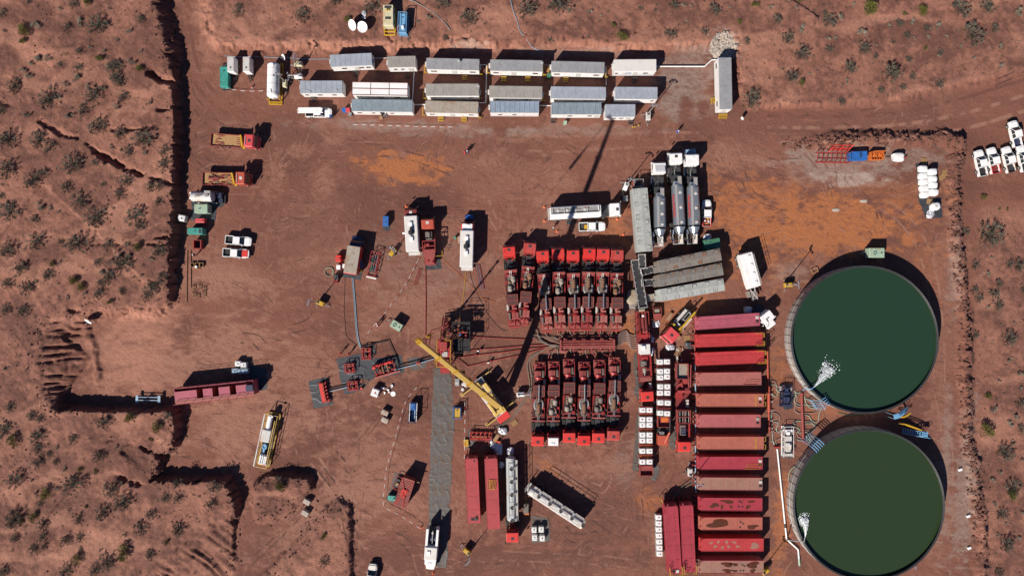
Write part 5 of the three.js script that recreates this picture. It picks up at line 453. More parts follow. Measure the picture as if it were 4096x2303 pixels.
// ---------- centre: data vans, wireline unit, hoses ----------
{
  const van = (A,B,label,cabMat,rc,o = {}) => { const P = along(A,B,3.2),g = thing('control_van',label,'truck',P),L = P.len,f = L / 2 + 1.75; chassis(g,-L / 2,f - 0.5); cab(g,f,cabMat,{ L:2.0,hatch:o.ac ? 0 :1,ac:o.ac,hatchMat:M.dirtyWhite,h:2.8 }); axle(g,-L / 2 + 1.6); axle(g,-L / 2 + 2.9); const b = part(g,'van_body',M.white,rb(L,2.5,2.5,0,0.95,0,0.06)); part(b,'roof',rc,bx(L - 0.2,0.03,2.3,0,3.45,0)); if (o.round) { part(g,'roof_fan',M.dark,cy(0.62,0.16,o.rx,3.46,0,'y',0.6,24)); part(g,'exhaust_stack',M.black,bx(1.3,0.55,0.4,o.rx + 0.3,3.5,0.0)); part(g,'roof_unit',M.plastic,rb(0.8,0.35,0.6,o.rx + 1.6,3.47,0,0.05),rb(0.8,0.35,0.6,o.rx - 1.3,3.47,0,0.05)); } part(g,'rear_step',M.dirtyWhite,bx(0.6,0.08,2.3,-L / 2 - 0.35,0.7,0),bx(0.06,1.0,2.2,-L / 2 - 0.05,1.0,0)); part(g,'rear_light',M.dark,bx(0.04,0.12,2.0,-L / 2 - 0.04,3.1,0)); return g; };
  { const g = van(B1(1225,448),B1(1210,180),'white-bodied control van with dark red cab beside the red acid truck',M.darkRed,M.roofWhite,{ round:1,rx:0.25 }); part(g,'awning_dish',M.white,mv(flat(new THREE.SphereGeometry(0.4,14,6,0,6.3,0,0.8)).rotateZ(1),0.5,2.0,-1.7),bar([0.5,1.8,-1.25],[0.5,1.8,-1.7],0.03)); }
  van(B1(1630,565),B1(1637,290),'white-bodied control van with red cab and roof cooler',M.cabRed,M.roofWhite,{ round:1,rx:0.45,ac:1 });
  solo('tarp_box','blue tool box before the control van with roof cooler','box',M.blue,null,rb(1.6,1.0,0.8,W(B1(1655,190)).x,0,W(B1(1655,190)).z,0.08)); solo('hose_drum','green drum beside the control van with roof cooler','drum',M.teal,null,cy(0.25,0.8,W(B1(1548,347)).x,0,W(B1(1548,347)).z)); { const g = thing('side_stair','small red and yellow stair at the control van side','stairs',spot(B1(1572,365))); part(g,'stringer',M.red,bar([0,0,0.8],[0,1.2,-0.6],0.05),bar([0.5,0,0.8],[0.5,1.2,-0.6],0.05)); for (let i = 0; i < 4; i++) part(g,'tread',M.galv,bx(0.5,0.04,0.25,0.25,0.25 + i * 0.28,0.5 - i * 0.33)); part(g,'rail',M.yellow,bar([0,1.0,0.8],[0,2.1,-0.6],0.03),bar([0,0,0.8],[0,1.0,0.8],0.03)); }
  { // acid / nitrogen pump truck with orange cab
    const P = along(B1(1360,560),B1(1340,195),2.0),g = thing('cement_truck','red pump truck with orange cab between the control vans','pump truck',P),L = P.len,f = L / 2; chassis(g,-f + 0.4,f - 0.5); cab(g,f,M.cabOrange,{ hatch:1,hatchMat:M.dirtyWhite,h:3.0 }); axle(g,-f + 2.2); axle(g,-f + 3.5); part(g,'engine',M.engine,rb(1.6,0.9,1.3,f - 3.5,1.3,0,0.1),cy(0.25,1.0,f - 3.4,2.3,0.1,'x')); part(g,'pump_frame',M.ironRed,...railing([[f - 4.6,1.2,-1.2],[f - 6.8,1.2,-1.2]],1.6,0.08),...railing([[f - 4.6,1.2,1.2],[f - 6.8,1.2,1.2]],1.6,0.08),bx(0.15,0.15,2.4,f - 4.6,2.8,0),bx(0.15,0.15,2.4,f - 5.6,2.8,0),bx(1.8,1.0,0.9,f - 5.8,1.2,-0.5)); part(g,'deck',M.darkRed,bx(5.5,0.12,2.4,f - 6.4,1.1,0)); part(g,'pump_housing',M.dustRed,bx(1.5,0.9,2.2,f - 7.0,1.9,0),rb(1.6,0.9,1.5,-f + 1.2,1.2,0.1,0.1)); part(g,'pipework',M.red,bar([-f + 0.3,1.4,-0.8],[-f + 2.4,2.1,-0.8],0.1),bar([-f + 0.2,1.2,0.9],[-f + 2.2,1.9,0.9],0.1),tb([[-f + 0.5,1.6,-0.6],[-f + 0.1,1.6,0],[-f + 0.5,1.6,0.7]],0.1),cy(0.2,0.8,-f + 0.8,1.5,0.5),cy(0.2,0.7,-f + 1.0,1.6,-0.4)); part(g,'catwalk',M.yellow,...railing([[f - 7.6,1.2,1.3],[f - 7.6,1.2,2.4],[f - 6.6,1.2,2.5]],1.0,0.04)); }
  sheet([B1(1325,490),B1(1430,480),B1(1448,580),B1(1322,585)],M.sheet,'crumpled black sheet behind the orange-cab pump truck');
  { // wireline / coiled tubing control unit (red with brown roof)
    const P = along(B1(752,615),B1(785,405),3.0),g = thing('wireline_truck','red wireline truck with dusty beige roof','truck',P),L = P.len,f = L / 2; const b = part(g,'van_body',M.cabRed,rb(L,2.3,2.6,0,0.75,0,0.08)); part(b,'roof',M.roofBrown,rb(L - 0.15,0.12,2.55,0,3.02,0,0.05)); for (const x of [-L * 0.2,L * 0.22]) part(b,'roof_hatch',M.filter,bx(0.45,0.05,0.5,x,3.14,0)); part(b,'rear_panel',M.cabRed,bx(0.1,1.0,2.4,-L / 2 - 0.03,1.9,0)); part(b,'emblem',M.white,cy(0.16,0.02,-L / 2 - 0.09,2.4,0,'x')); part(g,'cab',M.navy,ext([[f,0.7],[f + 1.9,0.7],[f + 2.0,1.3],[f + 1.2,1.5],[f + 0.7,2.3],[f,2.4]],2.2,0.08)); part(g,'windshield',M.glass,quad([f + 1.22,1.52,-0.95],[f + 1.22,1.52,0.95],[f + 0.72,2.3,0.9],[f + 0.72,2.3,-0.9])); chassis(g,-f,f + 1.6,0.5,M.dark); axle(g,-f + 1.2,0.95); wheel(g,f + 1.1,-0.95); wheel(g,f + 1.1,0.95); part(g,'side_gear',M.yellow,rb(0.6,0.5,0.5,-f + 0.9,0.8,1.5,0.06)); part(g,'side_gear',M.blue,rb(0.5,0.6,0.5,-f + 1.8,0.8,1.5,0.06),rb(0.5,0.4,0.4,-f + 2.5,1.4,1.45,0.06)); part(g,'side_gear',M.white,rb(0.8,0.6,0.8,-f + 1.3,0.7,-1.75,0.08)); }
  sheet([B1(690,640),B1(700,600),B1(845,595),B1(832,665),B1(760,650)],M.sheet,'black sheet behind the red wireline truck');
  genset('pump_box','small red cube-shaped box beside the wireline truck','box',along(B1(640,500),B1(688,500),1.2),1.15,1.25,1.25,M.cabRed,{ y:0.1 }); hoseThing('hose_coil','pale green coiled hose beside the wireline truck','hose',M.hoseGreen,null,Array.from({ length:26 },(_,i) => { const w = W(B1(597,600)); const a = i * 0.62; return V(w.x + Math.cos(a) * (0.75 + i * 0.006),0.06 + i * 0.006,w.z + Math.sin(a) * (0.8 + i * 0.004)); }),0.05);
  genset('power_pack','black and chrome power pack near the coiled hose','power pack',along(B1(648,665),B1(648,615),1),1.2,0.9,1.0,M.dark,{ y:0.1 }); solo('tool_crate','small orange-red crate below the power pack','crate',M.ironRed,null,bx(0.9,0.5,0.7,W(B1(648,672)).x,0,W(B1(648,672)).z),bx(0.7,0.12,0.1,W(B1(648,680)).x,0.5,W(B1(648,680)).z)); solo('tool_crate','white box pressed against the wireline truck side','box',M.white,null,rb(0.8,0.8,0.9,W(B1(672,567)).x,0,W(B1(672,567)).z,0.06));
  { // tool rack
    const P = along(B1(905,630),B1(945,450),1.4),g = thing('tool_rack','red steel rack holding wellhead tools and silver rollers','rack',P),L = P.len; part(g,'frame',M.ironRed,...path([[-L / 2,1.2,-0.8],[L / 2,1.2,-0.8],[L / 2,1.2,0.8],[-L / 2,1.2,0.8],[-L / 2,1.2,-0.8]],0.07),...path([[-L / 2,0.1,-0.8],[L / 2,0.1,-0.8],[L / 2,0.1,0.8],[-L / 2,0.1,0.8],[-L / 2,0.1,-0.8]],0.08),...[-1,-0.5,0,0.5,1].flatMap(t => [-0.8,0.8].map(z => bar([t * L / 2,0.1,z],[t * L / 2,1.2,z],0.06))),bar([-L / 4,1.2,-0.8],[L / 4,1.2,0.8],0.06),bar([L / 4,1.2,-0.8],[L / 2,1.2,0.8],0.06),bar([0,1.2,-0.8],[0,1.2,0.8],0.06)); for (const z of [-0.5,0,0.45]) part(g,'tool',M.steel,cy(0.12,L * 0.75,0,0.4,z,'x')); part(g,'tool',M.green,cy(0.1,L * 0.5,-0.3,0.7,-0.25,'x')); part(g,'roller',M.plastic,cy(0.14,2.0,-L / 2 - 0.35,0.4,0.1,'z')); }
  genset('compressor','blue compressor on a small black sheet','compressor',along(B1(1022,250),B1(1022,185),1.2),2.0,1.1,1.3,M.blue,{ ex:-0.3 }); sheet([B1(1003,250),B1(1055,250),B1(1052,292),B1(1003,292)],M.sheet,'small black sheet below the blue compressor');
  lightTower({ ...spot(B1(1082,455)),turn:-2.2 },'yellow light tower near the white control van',{ h:3.4 }); lightTower({ ...spot(B1(540,835)),turn:-0.45 },'yellow light tower on open dirt with a long mast shadow',{ h:7 });
  genset('compressor','mint green compressor with rolled hose on its lid, alone on the pad','compressor',along(B1(1065,985),B1(1140,1030),1.5),2.3,1.5,1.55,M.mint,{ ring:1,tow:1 });
  { const q = 0; const g = thing('drill_pipes','three red pipes lying side by side on the dirt','pipes',{ ...along(B1(1245,705),B1(1285,580)) }); for (let i = 0; i < 3; i++) part(g,'pipe',M.dustRed,cy(0.07,3.4,0.1 * i,0.09,-0.3 + i * 0.28,'x',0.07,8),cy(0.1,0.15,1.6 + 0.1 * i,0.09,-0.3 + i * 0.28,'x',0.1,8)); } { const g = thing('drill_pipes','bundle of dark steel pipes behind the control van','pipes',{ ...along(B1(1750,730),B1(1715,550)) }); for (let i = 0; i < 5; i++) part(g,'pipe',i % 2 ? M.steel :M.dustRed,cy(0.08,5.0,0,0.1,-0.45 + i * 0.22,'x',0.08,8)); }
  const L2 = (T,l,h = 0.08) => l.map(q => gp(T,q[0],q[1],h));
  hoseThing('flow_hose','wide grey-blue hose from the wireline truck to the manifold','hose',M.steel,null,L2(B1,[[768,645],[780,780],[790,920],[802,1060],[815,1130],[835,1180]],0.1),0.12); hoseThing('flow_hose','blue hose beside the wide grey one','hose',M.paleBlue,null,L2(B1,[[776,645],[788,780],[798,920],[810,1060],[823,1130],[838,1170]],0.1),0.08);
  hoseThing('cable_line','thin black cable from the wireline truck to the flowback skids','cable',M.black,null,L2(B1,[[715,640],[712,760],[708,900],[718,1000],[725,1080],[765,1125],[800,1150]],0.04),0.035); solo('flow_line','straight red pipe line from the pump truck to the well','pipe',M.ironRed,null,...path([gp(B1,1322,560,0.15),gp(B1,1325,800,0.15),gp(B1,1322,1150,0.15)],0.07)); hoseThing('cable_line','yellow cable from the control van to the well tower','cable',M.yellow,null,L2(B1,[[1630,575],[1620,680],[1605,820],[1585,920],[1580,960]],0.06),0.05); hoseThing('cable_line','orange cable crossing the dirt near the well','cable',M.orange,null,L2(B1,[[1430,475],[1500,550],[1600,640],[1700,740],[1740,790],[1850,830]],0.05),0.04); hoseThing('cable_line','dark cable winding from the control van past the pump trucks','cable',M.dark,null,L2(B1,[[1655,590],[1680,690],[1720,780],[1800,930],[1890,1030],[1940,1050]],0.05),0.045); solo('flow_line','bent red pipe beside the well stairs','pipe',M.ironRed,null,...path([gp(B1,1350,1150,0.15),gp(B1,1360,1050,0.15),gp(B1,1430,1035,0.5)],0.06));
  // barrier tapes: alternate red and white lengths on short posts
  const tape = (label,T,l,h = 0.75) => { const g = thing('barrier_tape',label,'barrier tape',{ x:0,z:0,y:0 }); const c = new THREE.CatmullRomCurve3(l.map(q => { const w = W(T(q[0],q[1])); return V(w.x,groundY(w.x,w.z) + h,w.z); }),false,'centripetal'),n = Math.round(c.getLength() / 0.85),a = [[],[]]; let p = c.getPointAt(0); for (let i = 1; i <= n; i++) { const q = c.getPointAt(i / n); a[i % 2].push(bar(p,q,i % 2 ? 0.042 :0.025,4)); p = q; } part(g,'white_length',M.white,...a[1]).userData.kind = 'stuff'; part(g,'red_length',M.cabRed,...a[0]).userData.kind = 'stuff'; l.forEach(q => { const w = W(T(q[0],q[1])); part(g,'post',M.dark,bar([w.x,groundY(w.x,w.z),w.z],[w.x,groundY(w.x,w.z) + h + 0.15,w.z],0.025)); }); };
  tape('red and white tape from the flowback skids down past the container',C1,[[1262,20],[1180,125],[1140,250],[1100,400],[1060,530],[1030,650],[1018,780],[1015,910],[1150,990],[1285,1080]]); tape('red and white tape beside the black matting strip',C1,[[1622,130],[1623,260],[1622,400],[1618,560]]); tape('red and white tape before the open-door cabin',A1,[[780,943],[950,948],[1030,950],[1250,958],[1450,962],[1560,962]],0.5); tape('red and white tape round the teal generator',R4,[[140,615],[330,650],[560,668],[780,665]],0.5); tape('red and white tape from control van to the mint compressor',B1,[[1305,450],[1240,570],[1180,690],[1100,800],[1030,900],[950,990],[870,1090]],0.5);
}

// ---------- the pumping spread ----------
{
  const up = [[178,120,272,1432,'A'],[415,60,525,1395,'A'],[715,183,800,1500,'B'],[965,150,1010,1478,'A'],[1205,175,1238,1482,'B'],[1435,150,1470,1475,'B'],[1675,155,1690,1478,'B'],[1910,170,1912,1482,'A']];
  const nth = ['first','second','third','fourth','fifth','sixth','seventh','eighth'],lab = (k,row,i) => `red pump truck with ${k === 'A' ? 'two grey air filters' : 'silver exhaust pipe'}, ${row ? 'cab facing away' : 'cab toward cabins'}, ${nth[i]} from the ${row ? 'blender truck' : 'sand belt'}`;
  const V1 = { [M.dustRed.uuid]:[M.dustRed,mat(0.4,0.1,0.085,0.75),mat(0.3,0.05,0.048,0.6)],[M.cabRed.uuid]:[M.cabRed,mat(0.56,0.075,0.065,0.5),mat(0.66,0.04,0.034,0.35,0,cleanTex)],[M.paleRed.uuid]:[M.paleRed,mat(0.4,0.16,0.13,0.8),M.dustRed],[M.filter.uuid]:[M.filter,M.engine,M.rust] }; let vi = 0; const vary = g => { vi++; g.traverse(m => { if (m.material && V1[m.material.uuid]) m.material = V1[m.material.uuid][(vi + m.name.length) % 3]; }); };
  const proto = {}; const fit = (g,P,L) => { g.scale.set(P.len / 16.5,1,1); };
  const put = (k,kind,P,row,l,o) => { if (!proto[k]) { proto[k] = pumpTruck(kind,P,l,row,o?.dusty,o?.ac); fit(proto[k],P); return; } const c = copyTo(proto[k],P,l,row); fit(c,P); vary(c); };
  up.forEach((t,i) => { const P = along(Q1(t[2],t[3]),Q1(t[0],t[1]),2.2); put('u' + t[4] + (i % 4 > 1),t[4],P,'upper row of pump trucks',lab(t[4],0,7 - i),{ dusty:i % 4 > 1 }); });
  const lo = [[2150,1785,2160,1450,'B'],[2212,1786,2216,1447,'A',1],[2276,1771,2277,1438,'A'],[2339,1782,2335,1449,'B'],[2400,1772,2392,1441,'A'],[2461,1763,2452,1431,'B']];
  lo.forEach((t,i) => { const P = along([t[2],t[3]],[t[0],t[1]],2.2); put('l' + t[4] + (t[5] ? 'ac' :''),t[4],P,'lower row of pump trucks',t[5] ? 'dark red pump truck with white cooler on its cab roof' :lab(t[4],1,5 - i),{ ac:t[5] }); });
  // missile manifold between the two rows
  { const P = along(Q2(1000,325),Q2(1880,315),1.3),g = thing('pipe_manifold','long red pipe manifold between the two pump truck rows','manifold',P),L = P.len; for (const z of [-0.75,-0.3,0.15,0.55]) part(g,'header_pipe',z === 0.55 ? M.paleRed :M.dustRed,cy(z === 0.15 ? 0.22 :0.14,L - 0.2,0,1.1,z,'x',z === 0.15 ? 0.22 :0.14,12)); for (const s of [-1,1]) part(g,'end_beam',M.dustRed,rb(0.35,0.4,2.3,s * (L / 2 - 0.15),1.1,0,0.05)); part(g,'skid_frame',M.darkRed,bx(L,0.25,0.18,0,0.05,-1.0),bx(L,0.25,0.18,0,0.05,1.0),...[-0.48,-0.24,0,0.24,0.48].map(t => bx(0.16,0.9,2.0,t * L,0.1,0))); for (let i = 0; i < 6; i++) { const x = -L / 2 + 0.9 + i * (L - 1.8) / 5; for (const s of [-1,1]) part(g,'outlet',M.dustRed,bar([x,1.1,s * 0.6],[x,0.9,s * 1.35],0.11,8),cy(0.18,0.3,x,0.9,s * 1.2),bx(0.3,0.35,0.25,x + 0.35,0.7,s * 1.1)); } part(g,'valve_box',M.paleRed,rb(1.1,0.4,0.6,-L / 2 + 0.7,0.5,1.35,0.05),rb(0.9,0.3,0.3,-L / 2 + 4,0.6,1.3,0.05)); part(g,'guard_rail',M.dustRed,...railing(Array.from({ length:6 },(_,i) => [-L / 2 + 1.5 + i * (L - 3) / 5,1.0,-0.98]),0.5,0.035,false)); }
  const hz = (n,lab,m,grp,T,pts,r) => hoseThing(n,lab,'hose',m,grp,pts.map(q => gp(T,q[0],q[1],q[2] ?? 0.35)),r);
  // delivery hoses and iron: upper trucks -> manifold -> lower trucks
  const ux = [[760,95],[960,80],[1160,85],[1400,70],[1650,90],[1840,90]],mx = [980,1075,1260,1415,1675,1720];
  ux.forEach(([x,y],i) => hz('suction_hose','grey hose from an upper pump truck tail to the manifold',M.hose,'grey hoses into the manifold from the upper row',Q2,[[x,y - 10,0.8],[x + (mx[i] - x) * 0.12,y + 50,0.15],[x + (mx[i] - x) * 0.7,y + 95,0.15],[mx[i],240,0.7]],0.1));
  const lx = [[720,620],[980,600],[1220,570],[1420,605],[1680,570],[1890,545]],nx = [940,960,1165,1415,1680,1880]; lx.forEach(([x,y],i) => hz('suction_hose','grey hose from the manifold to a lower pump truck tail',M.hose,'grey hoses from the manifold to the lower row',Q2,[[nx[i],370,0.8],[nx[i] + (x - nx[i]) * 0.2,430,0.15],[x - 5,510,0.15],[x,y,0.9]],0.1));
  for (const [a,b,c,d] of [[790,100,800,130],[1000,60,990,140],[1220,70,1225,150],[1450,60,1430,170],[1600,70,1640,175],[1840,30,1780,150],[1230,460,1250,590],[1430,480,1470,610],[1490,420,1660,610],[1700,460,1900,560],[960,400,820,440],[830,470,780,640]]) solo('iron_line','short red treating iron between pump truck and manifold','pipe',M.ironRed,'red treating iron at the pump trucks',bar(gp(Q2,a,b,0.9),gp(Q2,c,d,0.35),0.075),mv(flat(new THREE.SphereGeometry(0.13,8,6)),gp(Q2,c,d,0.35).x,0.35,gp(Q2,c,d,0.35).z));
  for (let i = 0; i < 7; i++) hz('suction_hose','ribbed hose curving from the manifold end to the blender',M.hosePink,'ribbed hoses between manifold and blender',Q2,[[1930 - i * 4,340 - i * 25,0.5],[1975 + i * 3,270 - i * 26 + (6 - i) * 6,0.25],[2040 + i * 4,238 - i * 24 + (6 - i) * 5,0.25],[2095,265 - i * 22 + (6 - i) * 6,0.25],[2140,340 - i * 30 + (6 - i) * 5,0.25],[2190,375 - i * 33 + (6 - i) * 4,0.3],[2240,385 - i * 35,0.6]],0.1);
  // long lines from the well to the manifold
  const long = (l,lab,m = M.ironRed) => solo('flow_line',lab,'pipe',m,null,...path(l.map(q => gp(Q5,q[0],q[1],q[2] ?? 0.16)),0.08),...l.map(q => { const p = gp(Q5,q[0],q[1],q[2] ?? 0.16); return mv(flat(new THREE.SphereGeometry(0.12,8,6)),p.x,p.y,p.z); }));
  long([[860,455],[1200,478],[1800,505],[1960,510],[2180,555]],'top red flow line from well to manifold'); long([[930,685],[1120,668],[1500,640],[1900,605],[2140,590],[2380,570]],'red flow line, next below the top one'); long([[780,795],[1060,760],[1500,710],[1900,655],[2230,625]],'red flow line ending at a yellow-railed platform, middle pair'); long([[650,825,0.8],[880,905],[920,940],[1290,855],[1800,750],[2200,630]],'lowest red flow line from well to manifold');
  for (const [x,y,c] of [[1130,668,1],[1060,757,0],[1295,855,1],[860,450,0]]) { const p = gp(Q5,x,y,0); const g = thing('line_valve',c ? 'red valve with white data box on a flow line' :'red valve on a flow line without a white box','valve',{ x:p.x,z:p.z,y:0 },c ? 'valves with white boxes' :'plain valves on flow lines'); part(g,'body',M.ironRed,cy(0.22,0.5,0,0,0),bx(0.5,0.3,0.3,0,0.05,0),cy(0.12,0.25,0,0.5,0)); part(g,'handwheel',M.ironRed,flat(new THREE.TorusGeometry(0.18,0.03,6,14)).rotateX(Math.PI / 2).translate(0,0.75,0)); if (c) part(g,'data_box',M.white,rb(0.42,0.35,0.25,-0.5,0.1,0.3,0.03)); }
  hz('flow_hose','two-strand grey hose sweeping below the crane to the lower manifold',M.hose,null,Q2,[[990,360,0.6],[840,340,0.2],[720,400,0.12],[600,460,0.12],[510,540,0.12],[480,640,0.12],[500,800,0.12],[515,920,0.12],[510,1040,0.12],[460,1120,0.12],[380,1250,0.12],[290,1390,0.12],[200,1500,0.12],[80,1580,0.12],[-60,1630,0.15]],0.1); hz('flow_hose','inner strand of the grey hose pair below the crane',M.hose,null,Q2,[[990,335,0.6],[850,325,0.2],[740,395,0.12],[640,455,0.12],[545,530,0.12],[520,640,0.12],[545,800,0.12],[550,920,0.12],[535,1040,0.12],[490,1120,0.12],[410,1260,0.12],[315,1400,0.12],[220,1515,0.12],[90,1600,0.12],[-50,1650,0.15]],0.09);
  for (const [a,i] of [[[[540,155],[640,170],[760,200],[900,260],[1000,290]],0],[[[545,195],[620,230],[740,290],[860,315],[1000,315]],1],[[[650,150],[690,220],[760,280],[830,310]],2],[[[600,60],[640,110],[650,180],[690,250],[780,280]],3],[[[760,100],[800,180],[880,210],[960,235]],4]]) hz('suction_hose','grey hose looping into the west end of the manifold',M.hose,'grey hoses at the manifold west end',Q2,a,0.09);

  // blender truck
  { const P = along(Q3(355,130),Q4(435,190),2.2),g = thing('blender_truck','red blender truck with hopper under the sand belt and white control cabin','blender truck',P),L = P.len,f = L / 2,r = -f; chassis(g,-f + 1,f - 0.5); cab(g,f,M.cabRed,{ guard:M.cabRed,tanks:1 }); for (const x of [f - 4.6,f - 5.9,r + 4,r + 5.3]) axle(g,x); part(g,'deck',M.darkRed,bx(L - 4.2,0.12,2.5,-1.6,1.1,0)); part(g,'hopper',M.dark,bx(1.2,0.9,0.1,r + 0.2,1.0,-1.05),bx(1.2,0.9,0.1,r + 0.2,1.0,1.05),bx(0.1,0.9,2.2,r - 0.4,1.0,0),bx(1.2,0.1,2.1,r + 0.2,0.95,0)); part(g,'sand_load',M.sand,mv(lump(0.9,0.7,1.6,4,0.2),r + 0.2,1.0,0)); for (const z of [-0.75,-0.2,0.5]) part(g,'auger',z > 0 ? M.darkRed :M.dustRed,bar([r + 0.7,1.3,z],[r + 4.6,3.0,z + 0.2],0.24,12),bar([r + 4.4,3.0,z + 0.2],[r + 4.7,2.3,z + 0.2],0.2,10)); part(g,'auger_frame',M.ironRed,bx(3.6,0.12,0.12,r + 2.5,2.2,-1.2),bx(3.6,0.12,0.12,r + 2.5,2.2,1.2),...[0.9,2.2,3.5].flatMap(x => [-1.2,1.2].map(z => bx(0.12,1.1,0.12,r + x,1.15,z))),bx(0.15,0.15,2.5,r + 0.75,2.3,0)); part(g,'motor',M.white,rb(0.4,0.4,0.4,r + 1.5,2.5,0,0.05)); part(g,'mixing_tub',M.red,cy(0.7,1.0,r + 5.4,1.2,-0.3,'y',0.7,20),cy(0.5,0.9,r + 6.5,1.2,-0.6,'y',0.5,16),bar([r + 4.8,1.9,-1.2],[r + 7.0,1.9,-1.2],0.14),bar([r + 5.2,2.3,-0.3],[r + 5.2,2.3,1.4],0.09),bx(0.8,0.5,0.7,r + 5.3,1.3,0.7)); part(g,'suction_port',M.ironRed,...[0,1,2,3,4,5].map(i => cy(0.13,0.5,r + 5.0 + i * 0.55,0.9,-1.4,'z'))); const c = part(g,'control_cabin',M.white,rb(2.0,1.9,2.05,r + 8.0,1.2,0,0.06)); part(c,'cabin_roof',M.roofWhite,bx(1.9,0.05,1.95,r + 8.0,3.1,0)); part(c,'air_conditioner',M.plastic,rb(0.85,0.28,0.8,r + 7.7,3.15,0.35,0.06)); part(c,'window',M.glass,bx(1.6,0.7,0.02,r + 8.0,2.1,-1.03)); part(g,'engine',M.engine,rb(1.6,1.0,1.2,r + 10.7,1.2,0.2,0.1),cy(0.6,0.4,r + 10.6,2.2,0.2,'x'),tb([[r + 10.4,2.5,-0.2],[r + 10.9,2.6,0.3],[r + 11.3,2.3,0.6]],0.16,8)); part(g,'muffler',M.filter,cy(0.38,0.9,r + 12.2,2.4,0.2,'x',0.38,16),cy(0.15,0.5,r + 12.9,2.4,0.2,'x')); part(g,'engine_frame',M.red,bx(4.6,0.14,0.3,r + 11.6,2.0,-1.15),bx(3.0,0.14,0.2,r + 10.6,2.2,1.25),bx(0.3,0.2,2.4,r + 9.4,2.0,0),bx(0.7,0.4,1.4,r + 9.9,2.0,0.1)); part(g,'header_bar',M.paleRed,bx(0.25,0.2,2.3,r + 13.8,2.2,0),bx(0.25,0.2,2.2,r + 14.2,2.1,0)); part(g,'oil_tank',M.dirtyWhite,cy(0.28,1.1,r + 15.4,1.5,-0.95,'x',0.28,14)); }
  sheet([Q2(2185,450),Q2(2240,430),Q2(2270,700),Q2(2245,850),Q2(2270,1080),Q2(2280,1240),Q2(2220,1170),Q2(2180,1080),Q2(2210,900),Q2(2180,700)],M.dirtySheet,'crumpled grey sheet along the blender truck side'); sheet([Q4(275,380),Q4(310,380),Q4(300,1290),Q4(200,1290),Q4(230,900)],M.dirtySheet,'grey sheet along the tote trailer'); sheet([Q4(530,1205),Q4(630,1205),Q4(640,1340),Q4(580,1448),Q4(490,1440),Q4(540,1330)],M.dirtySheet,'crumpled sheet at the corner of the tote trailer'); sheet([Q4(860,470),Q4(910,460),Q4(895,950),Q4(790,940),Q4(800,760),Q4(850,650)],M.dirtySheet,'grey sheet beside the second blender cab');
  // tote trailers
  const toteBed = (T0,cx,rows,A,B,label,n0) => { const P = along(A,B,1.5),g = thing('flatbed_trailer',label,'trailer',P),L = P.len; part(g,'bed',M.dustRed,bx(L,0.14,2.5,0,1.05,0)); part(g,'chassis',M.darkRed,bx(L,0.3,0.16,0,0.72,-0.5),bx(L,0.3,0.16,0,0.72,0.5)); for (const x of [L / 2 - 1,L / 2 - 2.3,L / 2 - 3.6]) axle(g,x); part(g,'side_rail',M.ironRed,bx(L,0.25,0.08,0,1.19,-1.27),bx(L,0.25,0.08,0,1.19,1.27)); return { g,P,L }; };
  const B1t = toteBed(0,0,0,Q4(418,265),Q4(418,1360),'red flatbed trailer carrying rows of white totes, empty basket at its end');
  const rack = (g,x,m = M.ironRed) => part(g,'tote_frame',m,bx(0.1,1.0,0.1,x,1.19,-1.2),bx(0.1,1.0,0.1,x,1.19,1.2),bx(0.1,0.1,2.5,x,2.1,0));
  for (const y of [262,372,425,612,672,868,928,1030,1090,1200]) rack(B1t.g,(y - 812.5) / 1095 * B1t.L);
  part(B1t.g,'basket',M.dustRed,bx(1.8,0.9,0.08,B1t.L / 2 - 0.95,1.2,-1.22),bx(1.8,0.9,0.08,B1t.L / 2 - 0.95,1.2,1.22),bx(0.08,0.9,2.5,B1t.L / 2 - 0.04,1.2,0),bx(0.8,0.08,2.4,B1t.L / 2 - 1.4,1.9,0)); for (const y of [390,640,890,1055]) part(B1t.g,'basket_partition',M.orange,bx(0.5,0.5,2.2,(y - 812.5) / 1095 * B1t.L,1.2,0));
  const tt = (T,x,y,lab,grp,base) => tote({ ...spot(T(x,y),base + 1),y:base,turn:rr(-0.03,0.03) + (rnd() < 0.5 ? 0 :Math.PI) },lab,grp,M.plastic,rnd() < 0.5 ? M.rust :M.red);
  for (const y of [320,468,558,715,808,975,1148]) for (const x of [364,476]) tt(Q4,x,y,'white liquid tote strapped on the long red tote trailer','totes on the long trailer',1.2);
  const B2t = toteBed(0,0,0,Q3(700,930),Q4(705,590),'red flatbed with tote rows behind the knuckle crane'); for (const y of [-440,-320,-170,-80,90,250,420]) rack(B2t.g,(y + 25) / 1230 * B2t.L); part(B2t.g,'basket',M.dustRed,bx(2.0,0.7,0.08,B2t.L / 2 - 1.05,1.2,-1.22),bx(2.0,0.7,0.08,B2t.L / 2 - 1.05,1.2,1.22),bx(0.08,0.7,2.5,B2t.L / 2 - 0.04,1.2,0),bx(0.08,0.7,2.5,B2t.L / 2 - 2.05,1.2,0)); part(B2t.g,'basket_floor',M.orange,bx(1.0,0.05,1.3,B2t.L / 2 - 1.4,1.2,-0.2));
  for (const [x,y] of [[643,990],[755,985],[648,1142],[755,1137],[648,1240],[755,1227],[650,1385],[762,1385]]) tt(Q3,x,y,'white liquid tote on the flatbed behind the knuckle crane','totes behind the knuckle crane',1.2); for (const [x,y] of [[645,45],[762,45],[652,200],[768,205],[650,368],[760,375]]) tt(Q4,x,y,'white liquid tote on the flatbed behind the knuckle crane','totes behind the knuckle crane',1.2);
